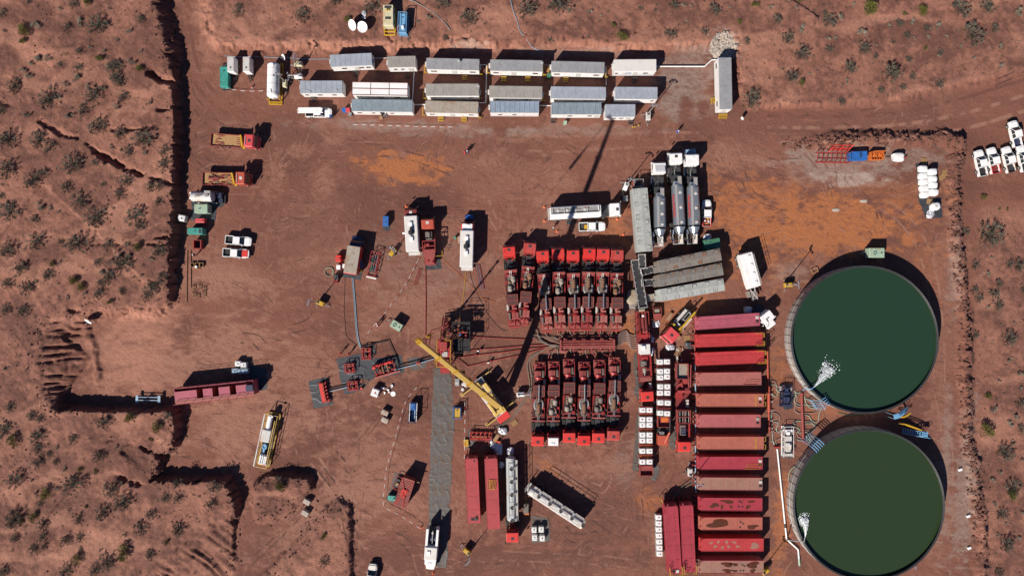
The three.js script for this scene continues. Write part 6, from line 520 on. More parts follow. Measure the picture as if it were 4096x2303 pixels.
  { const P = along(Q4(710,600),Q4(700,870),2),g = thing('knuckle_crane_truck','orange-red knuckle crane reaching over the tote flatbed','crane truck',P),L = P.len; part(g,'cab',M.cabOrange,rb(2.0,1.8,2.0,L / 2 - 0.9,0.7,0.2,0.12)); part(g,'engine_grille',M.grey,rb(1.3,1.3,0.9,L / 2 - 1.9,1.0,0.45,0.06),...[0,1,2,3,4].map(i => bx(0.06,0.05,0.8,L / 2 - 2.3 + i * 0.2,2.3,0.45))); part(g,'chassis',M.dark,bx(L,0.3,1.2,0,0.6,0),bx(1.0,0.8,1.8,-L / 2 + 0.6,0.7,0)); axle(g,L / 2 - 1,0.9,0.48,0.35); axle(g,-L / 2 + 0.8,0.9,0.48,0.35); part(g,'main_arm',M.cabOrange,bar([L / 2 - 0.3,2.3,-0.1],[-L / 2 + 0.6,3.3,-0.8],0.24,4)); part(g,'outer_arm',M.dark,bar([-L / 2 + 0.7,3.3,-0.8],[-L / 2 - 1.9,3.1,-0.85],0.17,4),bar([-L / 2 - 1.8,3.1,-0.85],[-L / 2 - 2.3,2.6,-0.9],0.12,4)); part(g,'cylinder',M.silver,bar([L / 2 - 0.8,2.0,-0.3],[-L / 2 + 1.2,2.9,-0.75],0.08)); }
  // second blender / hydration unit
  { const P = along(Q3(1030,1010),Q4(1020,990),2.2),g = thing('hydration_truck','red hydration truck with open grey tub and caged radiator','blender truck',P),L = P.len,f = L / 2,r = -f; chassis(g,-f + 0.5,f - 0.5); cab(g,f,M.cabRed,{ guard:M.darkRed,tanks:1 }); for (const x of [f - 4.4,f - 5.7,r + 3,r + 4.3]) axle(g,x); part(g,'deck',M.darkRed,bx(L - 4,0.12,2.7,-1.6,1.1,0)); part(g,'tub',M.dustRed,bx(3.1,1.4,0.12,r + 1.6,1.2,1.5),bx(3.1,1.4,0.12,r + 1.6,1.2,-0.75),bx(0.12,1.4,2.3,r + 0.1,1.2,0.4),bx(0.12,1.4,2.3,r + 3.1,1.2,0.4)); part(g,'tub_floor',M.filter,bx(3.0,0.05,2.2,r + 1.6,1.9,0.4)); part(g,'pipe_bank',M.dustRed,bar([r + 0.3,2.0,-1.0],[r + 4.8,2.0,-1.0],0.14),bar([r + 0.3,2.2,-1.35],[r + 4.8,1.9,-1.35],0.12),bar([r + 0.3,1.6,-1.6],[r + 5.4,1.6,-1.6],0.14)); part(g,'pump_group',M.ironRed,rb(0.9,0.8,0.9,r + 3.6,1.5,-0.3,0.1),cy(0.35,0.6,r + 4.2,1.6,0.6),cy(0.25,0.9,r + 4.8,1.5,0.2,'x'),tb([[r + 3.2,2.3,0.2],[r + 3.9,2.4,0.6],[r + 4.5,2.1,1.3]],0.12),bx(0.5,0.3,2.6,r + 5.6,2.0,0)); part(g,'filter_can',M.dirtyWhite,...[0,1,2].map(i => cy(0.26,0.9,r + 7.4 + i * 0.55,1.3,-0.75))); part(g,'control_desk',M.red,rb(1.3,0.8,1.3,r + 6.4,1.3,0.85,0.06)); const R = part(g,'radiator_cage',M.dustRed,bx(2.5,1.9,0.1,r + 10.4,1.2,-1.1),bx(2.5,1.9,0.1,r + 10.4,1.2,1.35),bx(0.1,1.9,2.5,r + 9.15,1.2,0.12),bx(0.1,1.9,2.5,r + 11.65,1.2,0.12),bx(0.1,0.12,2.4,r + 10.4,3.0,0.12),bx(2.5,0.12,0.12,r + 10.4,3.0,0.12)); part(R,'core',M.black,bx(2.4,0.06,2.3,r + 10.4,1.8,0.12)); for (let i = 0; i < 4; i++) for (const s of [0,1]) part(R,'bar',M.dirtyWhite,bx(0.95,0.06,0.06,r + 9.8 + s * 1.2,2.9,-0.75 + i * 0.57)); part(g,'engine',M.engine,rb(2.0,1.0,1.1,r + 13.2,1.2,0.1,0.1)); part(g,'engine_pipe',M.silver,...[0,1,2].map(i => cy(0.14,1.0,r + 12.9 + i * 0.5,2.3,0.1,'z'))); part(g,'engine_frame',M.red,bx(3.4,0.14,0.3,r + 13.4,2.1,-1.1),bx(3.4,0.14,0.2,r + 13.4,2.1,1.2),bx(0.2,0.2,2.5,r + 15.1,2.1,0)); part(g,'oil_tank',M.dirtyWhite,cy(0.28,1.1,r + 16,1.5,-0.95,'x',0.28,14)); }
  // loose gear round the blender
  { const w = along(Q3(605,315),Q3(600,120),1),g = thing('steel_basket','pink-red steel basket beside the blender augers','basket',w); part(g,'side',M.dustRed,bx(2.4,0.9,0.08,0,0.1,-0.78),bx(2.4,0.9,0.08,0,0.1,0.78),bx(0.08,0.9,1.5,-1.2,0.1,0),bx(0.08,0.9,1.5,1.2,0.1,0)); part(g,'lid',M.dustRed,bx(1.2,0.05,1.5,-0.58,0.96,0)); part(g,'load',M.filter,rb(0.7,0.3,1.0,0.6,0.5,0,0.1)); }
  sheet([Q3(515,350),Q3(620,330),Q3(640,400),Q3(600,440),Q3(530,430)],M.foil,'crumpled silver wrap on the dirt by the basket',null,0.1); solo('wrapped_bundle','shiny silver wrapped bundle beside the red crane cab','bundle',M.foil,null,mv(lump(1.7,0.8,1.5,5,0.4),W(Q3(795,755)).x,0,W(Q3(795,755)).z)); solo('wrapped_bundle','dark wrapped bundle of plastic by the tank hoses','bundle',M.sheet,null,mv(lump(1.6,0.5,1.4,8,0.5),W(Q3(1110,720)).x,0,W(Q3(1110,720)).z)); { const g = thing('waste_heap','heap of torn cartons and wrap between tank hoses','waste heap',spot(Q3(955,880))); for (let i = 0; i < 16; i++) part(g,'scrap',i % 3 ? M.card :M.dirtyWhite,bx(rr(0.3,0.8),0.04,rr(0.2,0.5),rr(-0.7,0.7),0.05 + i * 0.02,rr(-1.4,1.4),rr(0,3),rr(-0.3,0.3))); }
  for (const [x,y] of [[487,573],[527,615],[525,657],[533,787],[535,828],[500,873]]) { const w = spot(Q3(x,y),0.9); const g = thing('chemical_drum','white-lidded blue drum beside the white control cabin','drum',w,'drums along the blender'); part(g,'barrel',M.paleBlue,cy(0.29,0.85,0,0,0,'y',0.29,16)); part(g,'lid',M.plastic,cy(0.29,0.04,0,0.85,0,'y',0.29,16),bx(0.4,0.02,0.06,0,0.89,0)); }
  { // red-cab crane truck loaded with boxes
    const P = along(Q3(1150,170),Q3(735,640),2.0),g = thing('loader_truck','red-cab truck with yellow crane and narrow white racks, slanted by the tanks','truck',P),L = P.len,f = L / 2; chassis(g,-f + 0.3,f - 0.4,0.85,M.dark); cab(g,f,M.cabRose,{ L:2.6,hx:1.4 }); axle(g,-f + 1.8); part(g,'bed',M.dark,bx(L - 3.2,0.12,2.4,-1.5,1.1,0)); part(g,'crane_column',M.yellow,bx(0.5,0.7,2.5,f - 3.2,1.2,0),cy(0.25,1.4,f - 3.3,1.2,0.9)); part(g,'crane_arm',M.yellow,bx(4.6,0.3,0.35,f - 5.6,2.5,-0.55),bx(0.8,0.35,0.5,f - 3.6,2.2,-0.55)); part(g,'rack',M.dirtyWhite,bx(3.4,0.5,0.55,-f + 2.2,1.3,0.85),bx(3.0,0.4,0.5,-f + 2.6,1.3,-1.0)); part(g,'rack',M.galv,...path([[-f + 0.6,2.2,0.25],[-f + 2.4,2.2,0.25],[-f + 2.4,2.2,-0.3],[-f + 0.6,2.2,-0.3],[-f + 0.6,2.2,0.25]],0.07),bar([-f + 0.7,1.2,0.25],[-f + 0.7,2.2,0.25],0.05),bar([-f + 2.3,1.2,0],[-f + 2.3,2.2,-0.3],0.05)); part(g,'tool_box',M.navy,rb(1.0,0.7,0.8,-f + 4.3,1.3,0.7,0.06)); part(g,'tool_box',M.white,rb(0.6,0.5,0.6,-f + 3.8,1.4,0.1,0.06)); }
  { const bxs = [[930,590,1.2,0.8,-35,'cardboard carton beside the red crane cab'],[985,480,1.1,0.7,10,'cardboard carton with its lid cut open'],[800,260,1.6,0.7,55,'long timber carton by the crane truck']]; for (const [x,y,l,w,a,lab] of bxs) { const p = spot(Q3(x,y),0.5,a); solo('carton',lab,'carton',M.card,null,bx(l,0.5,w,0,0,0,a * Math.PI / 180).translate(p.x,0,p.z),bx(l * 0.9,0.02,0.06,0,0.5,0,a * Math.PI / 180).translate(p.x,0,p.z)); } } pallet(spot(Q3(1075,605),0,5),'wooden pallet between crane cab and first red tanks',null); pallet(spot([2057,1691],0,35),'wooden pallet beside the crane outrigger'); hoseThing('hose_loop','dark loop of hose lying by the cut-open carton','hose',M.dark,null,Array.from({ length:9 },(_,i) => { const w = W(Q3(1130,505)); return V(w.x + Math.cos(i * 0.75) * 0.6,0.05,w.z + Math.sin(i * 0.75) * 0.55); }),0.04);

  // storage tanks
  const rows = [[2785,1294,3040,1277,M.tPink,'purple-pink storage tank that the white truck cab stands behind',{ plain:0,hatch:0.5,lid:M.dirtyWhite }],[2786,1364,3052,1355,M.tRed,'bright red storage tank with yellow handrails, next to the purple-pink one',{ rail:1 }],[2787,1437,3058,1426,M.tRed,'bright red storage tank with yellow handrails, second of its pair',{ rail:1 }],[2789,1517,3047,1514,M.tSalmon,'dull salmon storage tank with rail shadow on its roof',{ plain:1,long:1,longMat:M.dustRed }],[2790,1601,3057,1601,M.tOrange,'orange storage tank with white hatch lid and folded yellow rails',{ plain:1,fold:1,hatch:0.75 }],[2790,1684,3044,1684,M.tRose,'dusty rose storage tank with grey hatch lid',{ plain:1,hatch:0.6,lid:M.roofTan }],[2792,1772,3057,1772,M.tOrange,'orange storage tank that the light tower shadow falls on',{ plain:1,fold:1 }],[2792,1852,3052,1852,M.tCrimson,'crimson storage tank with yellow rail lying on its roof',{ hatch:0.5,long:1,plain:1 }],[2793,1934,3051,1936,M.tTan,'tan storage tank with crimson edges',{ edge:M.tCrimson,hatch:0.4,plain:1 }],[2797,2016,3051,2018,M.tCrimson,'crimson storage tank with brown stains and open roof ports',{ plain:1,wet:[[-3.2,0.2,0.8,0.45],[-0.6,-0.55,1.4,0.3],[-1.7,0.5,0.35,0.35],[0.1,0.5,0.3,0.25],[3.4,0.45,0.5,0.35],[4,-0.6,0.9,0.2]],ports:[[-2.6,0.3],[1.6,0.4],[2.3,0.4],[1.7,-0.6],[2.1,-0.4]] }],[2798,2094,3051,2094,M.tOrange,'orange-brown storage tank with one big brown stain',{ plain:1,wet:[[-2.4,0,2.3,0.7],[4.2,0.6,1.3,0.35]],ports:[[1.8,0.7],[1.9,-0.3],[2.4,0]],edge:M.tCrimson }],[2799,2179,3056,2179,M.tRed,'red storage tank spotted with bleached patches',{ plain:1,wetMat:M.tTan,wet:[[-4,-0.4,0.3,0.3],[-3.2,0.3,0.35,0.3],[-2.6,-0.6,0.3,0.25],[-1.8,0.5,0.35,0.25],[-1,-0.6,0.4,0.25],[-0.6,0.3,0.3,0.3],[0.5,-0.5,0.4,0.25],[1.2,0.3,0.35,0.3],[4.5,0.2,1.0,0.5]] }],[2795,2267,3056,2267,M.tTan,'tan storage tank with two rows of oval brown stains',{ plain:1,edge:M.tCrimson,wet:[[-0.8,-0.5,1.2,0.4],[0.6,-0.5,0.7,0.35],[-0.8,0.75,0.9,0.35],[0.6,0.75,0.6,0.25],[4.2,-0.4,1.4,0.55],[4.2,0.75,0.7,0.3]],ports:[[2.2,-0.4],[2.6,-0.2],[1.8,0.7],[2.4,0.7]] }]];
  for (const [x0,y0,x1,y1,m,l,o] of rows) { const P = along([x0,y0],[x1,y1],3); fracTank(P,P.len,m,l,o); }
  const vt = (A,B,m,l,o) => { const P = along(A,B,3); return fracTank(P,P.len,m,l,o); };
  vt(C1(1667,545),C1(1690,1050),M.tCherry,'red tank with white dents and a hatch at each end',{ plain:1,hatch:0.8,lid:M.dark,ports:[[-5.6,-0.6]],wet:[[5.6,-0.5,0.6,0.4]] }); const v2 = vt(C1(1815,545),C1(1838,1095),M.tCherry,'red tank with yellow frames heaped on its roof',{ plain:1 }); vt(C2(1292,905),C2(1325,1432),M.tCrimson,'crimson tank with yellow railing at both ends',{ rail:1,hatch:0.5,wet:[] }); vt(C2(1408,898),C2(1430,1420),M.tCrimson,'crimson tank with yellow railing at one end only',{ rail:1 });
  { const g = thing('railing_frames','heap of yellow railing frames lying on a red tank','railing',{ ...spot(R7(500,990),3),y:3.06,turn:-0.15 }); for (let i = 0; i < 5; i++) part(g,'frame',M.yellow,...path([[-0.7 + i * 0.3,0.05 + i * 0.05,-0.9],[-0.3 + i * 0.28,0.05 + i * 0.05,-0.95],[-0.2 + i * 0.25,0.05 + i * 0.05,0.9],[-0.6 + i * 0.3,0.05 + i * 0.05,0.85],[-0.7 + i * 0.3,0.05 + i * 0.05,-0.9]],0.035)); }
  { const w = W(C2(1225,880)); solo('yellow_railing','yellow railing section leaning at the tank end','railing',M.yellow,null,...railing([[w.x - 0.6,0,w.z - 0.8],[w.x - 0.1,0,w.z],[w.x + 0.7,0,w.z + 0.7],[w.x + 2.6,0,w.z + 0.9]],1.6,0.06)); }
  // suction header along the tank noses
  { const g = thing('suction_header','long rusty suction header along the storage tank noses','pipe',{ x:0,z:0,y:0 }); const pts = [[1195,310],[1200,500],[1200,850]].map(q => gp(Q3,q[0],q[1],0.5)),p2 = [[1215,100],[1210,1448]].map(q => gp(Q4,q[0],q[1],0.5)),p3 = gp(C2,1480,820,0.5); part(g,'header_pipe',M.dustRed,...path([...pts],0.16,8)); part(g,'header_pipe',M.paleBlue,...path([pts[2],p2[0],p2[1],p3],0.13,8)); }
  { const g = thing('suction_header','long red header pipe east of the storage tanks','pipe',{ x:0,z:0,y:0 }); part(g,'header_pipe',M.cabOrange,...path([gp(Q3,2365,740,0.4),gp(Q3,2370,1100,0.4),gp(Q4,2380,0,0.4),gp(Q4,2392,680,0.4)],0.17,8)); for (const y of [60,180,330,480,600,660]) part(g,'port',M.galv,cy(0.11,0.5,gp(Q4,2400,y,0).x + 0.2,0.4,gp(Q4,2400,y,0).z,'x')); }
  for (const [a,b,c] of [[[2480,560],[2600,300],[2700,240]]].slice(0,0)) void 0;
  solo('transfer_hose','hose drooping from the crimson tanks over the pale header','hose',M.hose,null,tb([gp(C2,1240,990,0.2),gp(C2,1300,880,0.2),gp(C2,1380,770,0.3),gp(C2,1470,720,0.6)],0.08),tb([gp(C2,1290,890,0.2),gp(C2,1370,800,0.2),gp(C2,1470,745,0.6)],0.08)); for (let i = 0; i < 7; i++) tote({ ...spot(C2(1198 + i * 1.5,1008 + i * 46),1.1),turn:rr(-0.08,0.08) },'white liquid tote in the single file beside crimson tanks','single file of totes',M.plastic,i % 2 ? M.red :M.dark);
  for (const [x,y] of [[258,1102],[312,1100],[262,1162],[320,1166]]) tote({ ...spot(C2(x,y),1.1),turn:Math.PI / 2 },'wrapped white tote in the block of four on a sheet','block of four totes',M.bag,M.dark); sheet([C2(235,990),C2(370,1015),C2(380,1185),C2(240,1200)],M.dirtySheet,'sheet under the block of four totes');

  // sand silos and belts
  const sandBox = (A,B,m,label,o = {}) => { const P = along(A,B,3.6),g = thing('sand_silo',label,'sand silo',P),L = P.len,w = o.w || 3.0,h = 3.6; part(g,'body',m,ext([[-w / 2,0.9],[w / 2,0.9],[w / 2,h - 0.15],[0.1,h],[-0.1,h],[-w / 2,h - 0.15]],L,0.03).rotateY(Math.PI / 2)); part(g,'skid',M.dark,bx(L,0.9,0.3,0,0,-w / 2 + 0.4),bx(L,0.9,0.3,0,0,w / 2 - 0.4)); const n = o.n || 5; for (let i = 0; i < n; i++) for (const s of [-1,1]) { const x = -L / 2 + (i + (s > 0 ? 0.25 :0.7)) * L / n; part(g,'hatch_curb',M.dark,bx(0.82,0.05,0.78,x,h - 0.09,s * w * 0.27)); part(g,'roof_hatch',(o.red || []).includes(i * 2 + (s > 0)) ? M.rust :m,bx(0.72,0.06,0.68,x,h - 0.07,s * w * 0.27,0,0,0)); } for (let i = 0; i < 3; i++) part(g,'roof_seam',M.grey,bx(0.03,0.012,w - 0.1,-L / 2 + (i + 1) * L / 4,h - 0.02,0)); if (o.chute) { part(g,'end_hopper',m,bx(1.0,1.0,w * 0.5,-L / 2 - 0.45,1.4,w * 0.22),bx(0.7,0.8,w * 0.4,-L / 2 - 0.35,1.8,-w * 0.25),bx(0.2,1.8,w,-L / 2 - 0.05,1.0,0)); } return { g,L,P }; };
  sandBox([2560,752],[2590,1000].map((v,i) => i ? 1005 :2582),M.sandGrey,'long pale green-grey sand silo lying beside the tanker trucks',{ n:5 });
  sandBox(R5(640,665),R5(1620,465),M.sandDust,'brown-dusted sand silo with rusty roof hatches',{ chute:1,red:[3,6,7],w:2.4 }); sandBox(R5(640,890),R5(1650,700),M.sandMid,'half-dusted sand silo, middle of the three',{ chute:1,w:2.4 }); sandBox(R5(660,1125),R5(1675,950),M.sandGrey,'clean pale grey sand silo, lowest of the three',{ chute:1,w:2.4 });
  const belt = (A,B,h0,h1,label,w = 1.0,m = M.dark) => { const a = W(A,h0),b = W(B,h1),dx = b.x - a.x,dz = b.z - a.z,L = Math.hypot(dx,dz),sl = Math.atan2(h1 - h0,L); const g = thing('sand_conveyor',label,'conveyor',{ x:(a.x + b.x) / 2,z:(a.z + b.z) / 2,y:0,turn:Math.atan2(-dz,dx) }); const hm = (h0 + h1) / 2; part(g,'belt',m,bx(L,0.05,w,0,hm,0,0,sl)); part(g,'side_beam',M.galv,bx(L,0.22,0.12,0,hm - 0.02,-w / 2 - 0.06,0,sl),bx(L,0.22,0.12,0,hm - 0.02,w / 2 + 0.06,0,sl)); part(g,'roller',M.plastic,...Array.from({ length:Math.max(4,Math.round(L / 0.6)) },(_,i,q) => { const t = (i + 0.5) / Math.max(4,Math.round(L / 0.6)) - 0.5; return bx(0.12,0.08,w * 0.12,t * L,hm + t * (h1 - h0) + 0.05,i % 2 ? w / 2 - 0.08 :-w / 2 + 0.08); })).userData.kind = 'stuff'; part(g,'leg',M.galv,...[-0.4,0.4].flatMap(t => [-1,1].map(s => bar([t * L,0,s * w / 2],[t * L,hm + t * (h1 - h0),s * w / 2],0.06)))); for (const s of [-1,1]) part(g,'end_plate',M.dirtyWhite,bx(0.1,0.5,w + 0.3,s * L / 2,(s > 0 ? h1 :h0) - 0.1,0)); return g; };
  belt(R5(245,560),R5(370,1320),1.6,2.6,'long dark belt conveyor feeding sand to the blender',1.5); belt(R5(350,470),R5(360,690),2.2,1.9,'short belt from the pale green-grey silo to the long belt',1.2); belt(R5(590,690),R5(340,760),1.4,2.0,'short belt from the brown-dusted silo',1.1); belt(R5(590,910),R5(345,930),1.4,2.0,'short belt from the middle silo',1.1); belt(R5(610,1145),R5(350,1180),1.4,2.0,'short sand-laden belt from the lowest silo',1.1,M.sand);
  { const w = W(R5(195,1150)); solo('sand_heap','spilled pale sand heap beside the long belt','sand heap',M.sand,null,mv(lump(2.2,1.0,3.0,2,0.3),w.x,-0.35,w.z)); const v = W(R5(205,1250)); solo('sand_heap','spilled grey sand patch below the pale heap','sand heap',M.grey,null,mv(lump(1.6,0.5,2.2,9,0.35),v.x,-0.2,v.z)); }
  genset('generator','dark green generator in the shade of the sand silos','generator',along(R5(1365,315),R5(1605,280),2),3.2,1.9,2.0,M.green,{ ring:1 }); solo('wrapped_bundle','blue-grey wrapped bundle beside the dark green generator','bundle',M.foil,null,mv(lump(1.5,1.0,1.5,6,0.3),W(R5(1395,195),0.5).x,0,W(R5(1395,195),0.5).z)); solo('wrapped_bundle','blue-grey wrapped bundle in the shade by the white cab','bundle',M.foil,null,mv(lump(1.8,1.0,1.5,7,0.3),W(Q3(2055,160),0.5).x,0,W(Q3(2055,160),0.5).z));
}

// ---------- bulk sand tanker trucks ----------
const font = await new FontLoader().loadAsync('fonts/droid/droid_sans_bold.typeface.json');
function lettering(g,str,size,m,name,place) { const t = new TextGeometry(str,{ font,size,depth:0.012,curveSegments:2 }); t.computeBoundingBox(); t.translate(-(t.boundingBox.max.x + t.boundingBox.min.x) / 2,-(t.boundingBox.max.y + t.boundingBox.min.y) / 2,0); place(t); return part(g,name,m,flat(t)); }
{
  // front of truck at +x (north); silo body behind the tractor
  const bulk = (C,T0,T1,label,text,o = {}) => { const P = along(Q8(...T1),Q8(...C),3.2),g = thing('bulk_sand_truck',label,'tanker truck',P),L = P.len,f = L / 2; const s0 = -f + 2.7,s1 = f - (o.gap || 5.6),r = 1.2,yc = 2.5;
    chassis(g,-f + 0.4,f - 0.5,0.85,M.dark); cab(g,f,M.white,{ h:o.h || 3.1,hatch:o.hatch ? 1 :0,hatchMat:o.hatch,hx:1.0,deflector:o.def,L:2.4 }); if (o.nose) part(g,'hood',M.paleBlue,rb(1.0,0.9,2.2,f + 0.5,1.0,0,0.25)); for (const x of [f - 4.2,f - 5.5,-f + 1.5,-f + 2.8,-f + 4.1]) axle(g,x); part(g,'tractor_deck',M.dark,bx(3.0,0.15,2.2,f - 4.1,1.05,0),rb(0.9,0.6,0.7,f - 3.3,0.9,0.8,0.06),rb(0.9,0.6,0.7,f - 3.3,0.9,-0.8,0.06)); part(g,'fuel_tank',M.silver,cy(0.36,1.3,f - 3.4,0.8,-1.0,'x',0.36,14)); part(g,'air_line',o.air || M.hoseGreen,tb([[f - 2.6,2.0,0.2],[f - 3.6,2.3,-0.3],[f - 4.8,1.8,-0.1]],0.05));
    const v = part(g,'silo_body',M.silo,cy(r,s1 - s0 - 1.6,(s0 + s1) / 2 + 0.2,yc,0,'x',r,12),cy(0.62,1.3,s0 - 0.0,yc - 0.1,0,'x',r,12),cy(r,0.95,s1 - 0.1,yc,0,'x',0.75,12)); const top = yc + r * 0.966; part(v,'walkway',M.siloDark,bx(s1 - s0 - 2.2,0.05,0.9,(s0 + s1) / 2 + 0.3,top - 0.02,0.18)); part(v,'side_walk',M.galv,bx(s1 - s0 - 1.4,0.05,0.42,(s0 + s1) / 2 + 0.3,top - 0.05,-0.52)); const n = 3; for (let i = 0; i < n; i++) { const x = s0 + 1.5 + i * (s1 - s0 - 2.6) / (n - 0.7); part(v,'fill_hatch',M.dirtyWhite,cy(0.3,0.14,x,top + 0.03,0.18,'y',0.3,14),bx(0.5,0.03,0.07,x,top + 0.18,0.18),bx(0.07,0.03,0.5,x,top + 0.175,0.18)); part(v,'walk_rung',M.galv,...[0,1,2,3,4,5].map(k => bx(0.03,0.02,0.25,x + 0.7 + k * 0.24,top + 0.03,-0.12))); part(v,'cross_bar',M.galv,bx(0.06,0.03,0.9,x + 0.55,top + 0.032,0.18)); }
    part(g,'front_rack',M.galv,bx(1.5,0.06,0.75,s1 + 0.5,top - 0.3,0.35),...[0,1,2].map(k => bar([s1 - 0.2,top - 0.2,0.1 + k * 0.25],[s1 + 1.2,top - 0.2,0.1 + k * 0.25],0.04)),bar([s1 + 0.9,1.1,0.3],[s1 + 0.9,top - 0.2,0.3],0.06),bar([s1 + 0.6,1.1,-0.6],[s1 + 0.3,2.8,-0.7],0.06),bar([s1 + 1.4,1.4,-0.5],[s1 + 0.2,2.6,-0.3],0.08)); part(g,'front_gear',M.dark,rb(1.4,1.0,1.6,s1 + 1.0,1.1,-0.1,0.08)); part(g,'cone_ring',M.silver,flat(new THREE.TorusGeometry(0.62,0.07,8,24)).rotateY(Math.PI / 2).translate(s0 - 0.62,yc - 0.05,0),flat(new THREE.TorusGeometry(0.5,0.05,8,24)).rotateY(Math.PI / 2).translate(s0 - 0.8,yc - 0.1,0)); part(g,'tail_chute',M.dirtyWhite,bx(1.9,0.12,0.75,s0 - 1.65,yc - 0.35,0.15,0,0.25),bx(1.9,0.4,0.06,s0 - 1.65,yc - 0.35,-0.22,0,0.25),bx(1.9,0.4,0.06,s0 - 1.65,yc - 0.35,0.52,0,0.25),...(o.open ? path([[s0 - 0.6,2.3,-0.5],[s0 - 2.2,2.4,-0.35],[s0 - 2.2,2.4,0.45],[s0 - 0.6,2.3,0.6]],0.06) :[])); part(g,'tail_port',M.black,cy(0.14,0.04,s0 - 1.2,yc - 0.02,0.15),cy(0.14,0.04,s0 - 1.6,yc - 0.12,0.05)); part(g,'rear_frame',M.galv,bx(0.2,0.2,2.2,-f + 0.15,0.9,0),bar([-f + 0.2,1.0,-0.9],[s0 + 0.4,1.0,-1.1],0.07),bar([-f + 0.2,1.0,0.95],[s0 + 0.4,1.0,1.1],0.07)); part(g,'air_canister',M.chrome,cy(0.34,0.9,s0 - 0.2,1.3,-1.05,'x',0.34,14),cy(0.28,0.5,-f + 0.9,0.8,-0.95,'x',0.28,14)); part(g,'legs',M.dark,bx(0.3,1.2,1.6,s0 + 1.2,1.0,0),bx(0.3,1.2,1.6,s1 - 1.0,1.0,0));
    if (text) lettering(v,text,0.46,M.cabRed,'lettering',t => { t.rotateX(-0.62).translate(0,0,0); t.rotateX(0); t.rotateY(Math.PI); t.translate((s0 + s1) / 2 + 0.15,yc + 0.74,-1.02); }); return g; };
  bulk([640,330],0,[660,1700],'grey bulk sand truck with plain silo and finned white cab roof',null,{ gap:6.6,def:1,air:M.dark,open:1 }); bulk([900,175],0,[985,1660],'bulk sand truck with red lettering and dark hatch on its white cab','HALLIBURTON',{ gap:6.2,hatch:M.dark }); bulk([1165,200],0,[1215,1660],'bulk sand truck with red lettering and pale blue hood','HALLIBURTON',{ gap:6.1,nose:1,hatch:M.plastic,h:3.3 });
  // white sand hopper trailer with its tractor turned
  { const P = along(R5(2215,1200),R5(2010,440),3.0),g = thing('hopper_trailer','white hopper trailer standing askew beside the sand silos','trailer',P),L = P.len,f = L / 2,b = -f + 2.4; part(g,'hopper',M.white,ext([[b,1.6],[b + 0.9,1.2],[f - 0.8,1.2],[f,1.8],[f - 0.2,3.3],[b + 0.3,3.3]],2.5,0.12)); part(g,'top_walk',M.plastic,bx(f - b - 1.0,0.04,0.8,(f + b) / 2,3.31,0.35)); for (let i = 0; i < 4; i++) part(g,'fill_hatch',M.plastic,cy(0.26,0.12,b + 1.1 + i * (f - b - 2) / 3,3.34,0.35,'y',0.26,14),flat(new THREE.TorusGeometry(0.26,0.04,6,14)).rotateX(Math.PI / 2).translate(b + 1.1 + i * (f - b - 2) / 3,3.47,0.35)); part(g,'handrail',M.galv,...railing(Array.from({ length:6 },(_,i) => [b + 0.6 + i * (f - b - 1.2) / 5,3.3,1.1]),0.9,0.035)); part(g,'side_pipe',M.galv,cy(0.1,f - b - 0.5,(f + b) / 2,3.0,1.25,'x')); for (const x of [f - 1.0,f - 2.3]) axle(g,x,1.05); part(g,'chassis',M.dark,bx(L,0.25,0.14,0,0.95,-0.45),bx(L,0.25,0.14,0,0.95,0.45)); part(g,'fender',M.galv,rb(2.6,0.1,0.5,f - 1.6,1.15,-1.1,0.04),rb(2.6,0.1,0.5,f - 1.6,1.15,1.1,0.04)); part(g,'gooseneck',M.galv,bx(2.4,0.1,0.12,-f + 1.2,1.6,-0.45),bx(2.4,0.1,0.12,-f + 1.2,1.6,0.45),bar([-f + 0.2,1.65,-0.45],[-f + 2.2,1.65,0.45],0.07),bar([-f + 0.2,1.65,0.45],[-f + 2.2,1.65,-0.45],0.07)); for (let i = 0; i < 4; i++) part(g,'ladder_rung',M.galv,bx(0.12,0.08,0.9,-f + 0.3 + i * 0.45,1.62,0)); part(g,'hose_rack',M.filter,...[0,1,2].map(i => cy(0.22,0.7,b - 0.6 - i * 0.4,1.2,-0.95,'z'))); }
  { const P = along(Q3(2300,210),Q3(2450,400),2.5),g = thing('tractor_unit','white tractor cab turned beside the purple-pink tank','truck',{ ...P,turn:P.turn }); const f = 1.6; part(g,'cab',M.white,ext([[-1.5,0.7],[0.5,0.7],[0.5,2.9],[0.2,3.2],[-1.4,3.2],[-1.5,3.0]],2.4,0.12)); part(g,'hood',M.white,rb(1.5,1.2,2.0,1.15,0.7,0,0.25)); part(g,'windshield',M.glass,quad([0.52,1.9,-1.0],[0.52,1.9,1.0],[0.5,2.8,0.95],[0.5,2.8,-0.95])); part(g,'sun_visor',M.dark,rb(0.15,0.12,0.7,-0.4,3.2,0.2,0.03),rb(0.7,0.12,0.12,-0.1,3.2,0.5,0.03)); for (const s of [-1,1]) { part(g,'mirror',M.white,bx(0.15,0.5,0.2,0.5,1.9,s * 1.5),bar([0.4,2.1,s * 1.2],[0.5,2.1,s * 1.5],0.03)); wheel(g,1.0,s * 0.98); wheel(g,-2.3,s * 0.98,0.52,0.55); } part(g,'chassis',M.dark,bx(4.4,0.25,0.9,-1.2,0.8,0),bx(1.6,0.2,2.2,-2.3,1.05,0)); part(g,'bumper',M.white,rb(0.3,0.4,2.3,1.85,0.4,0,0.08)); }
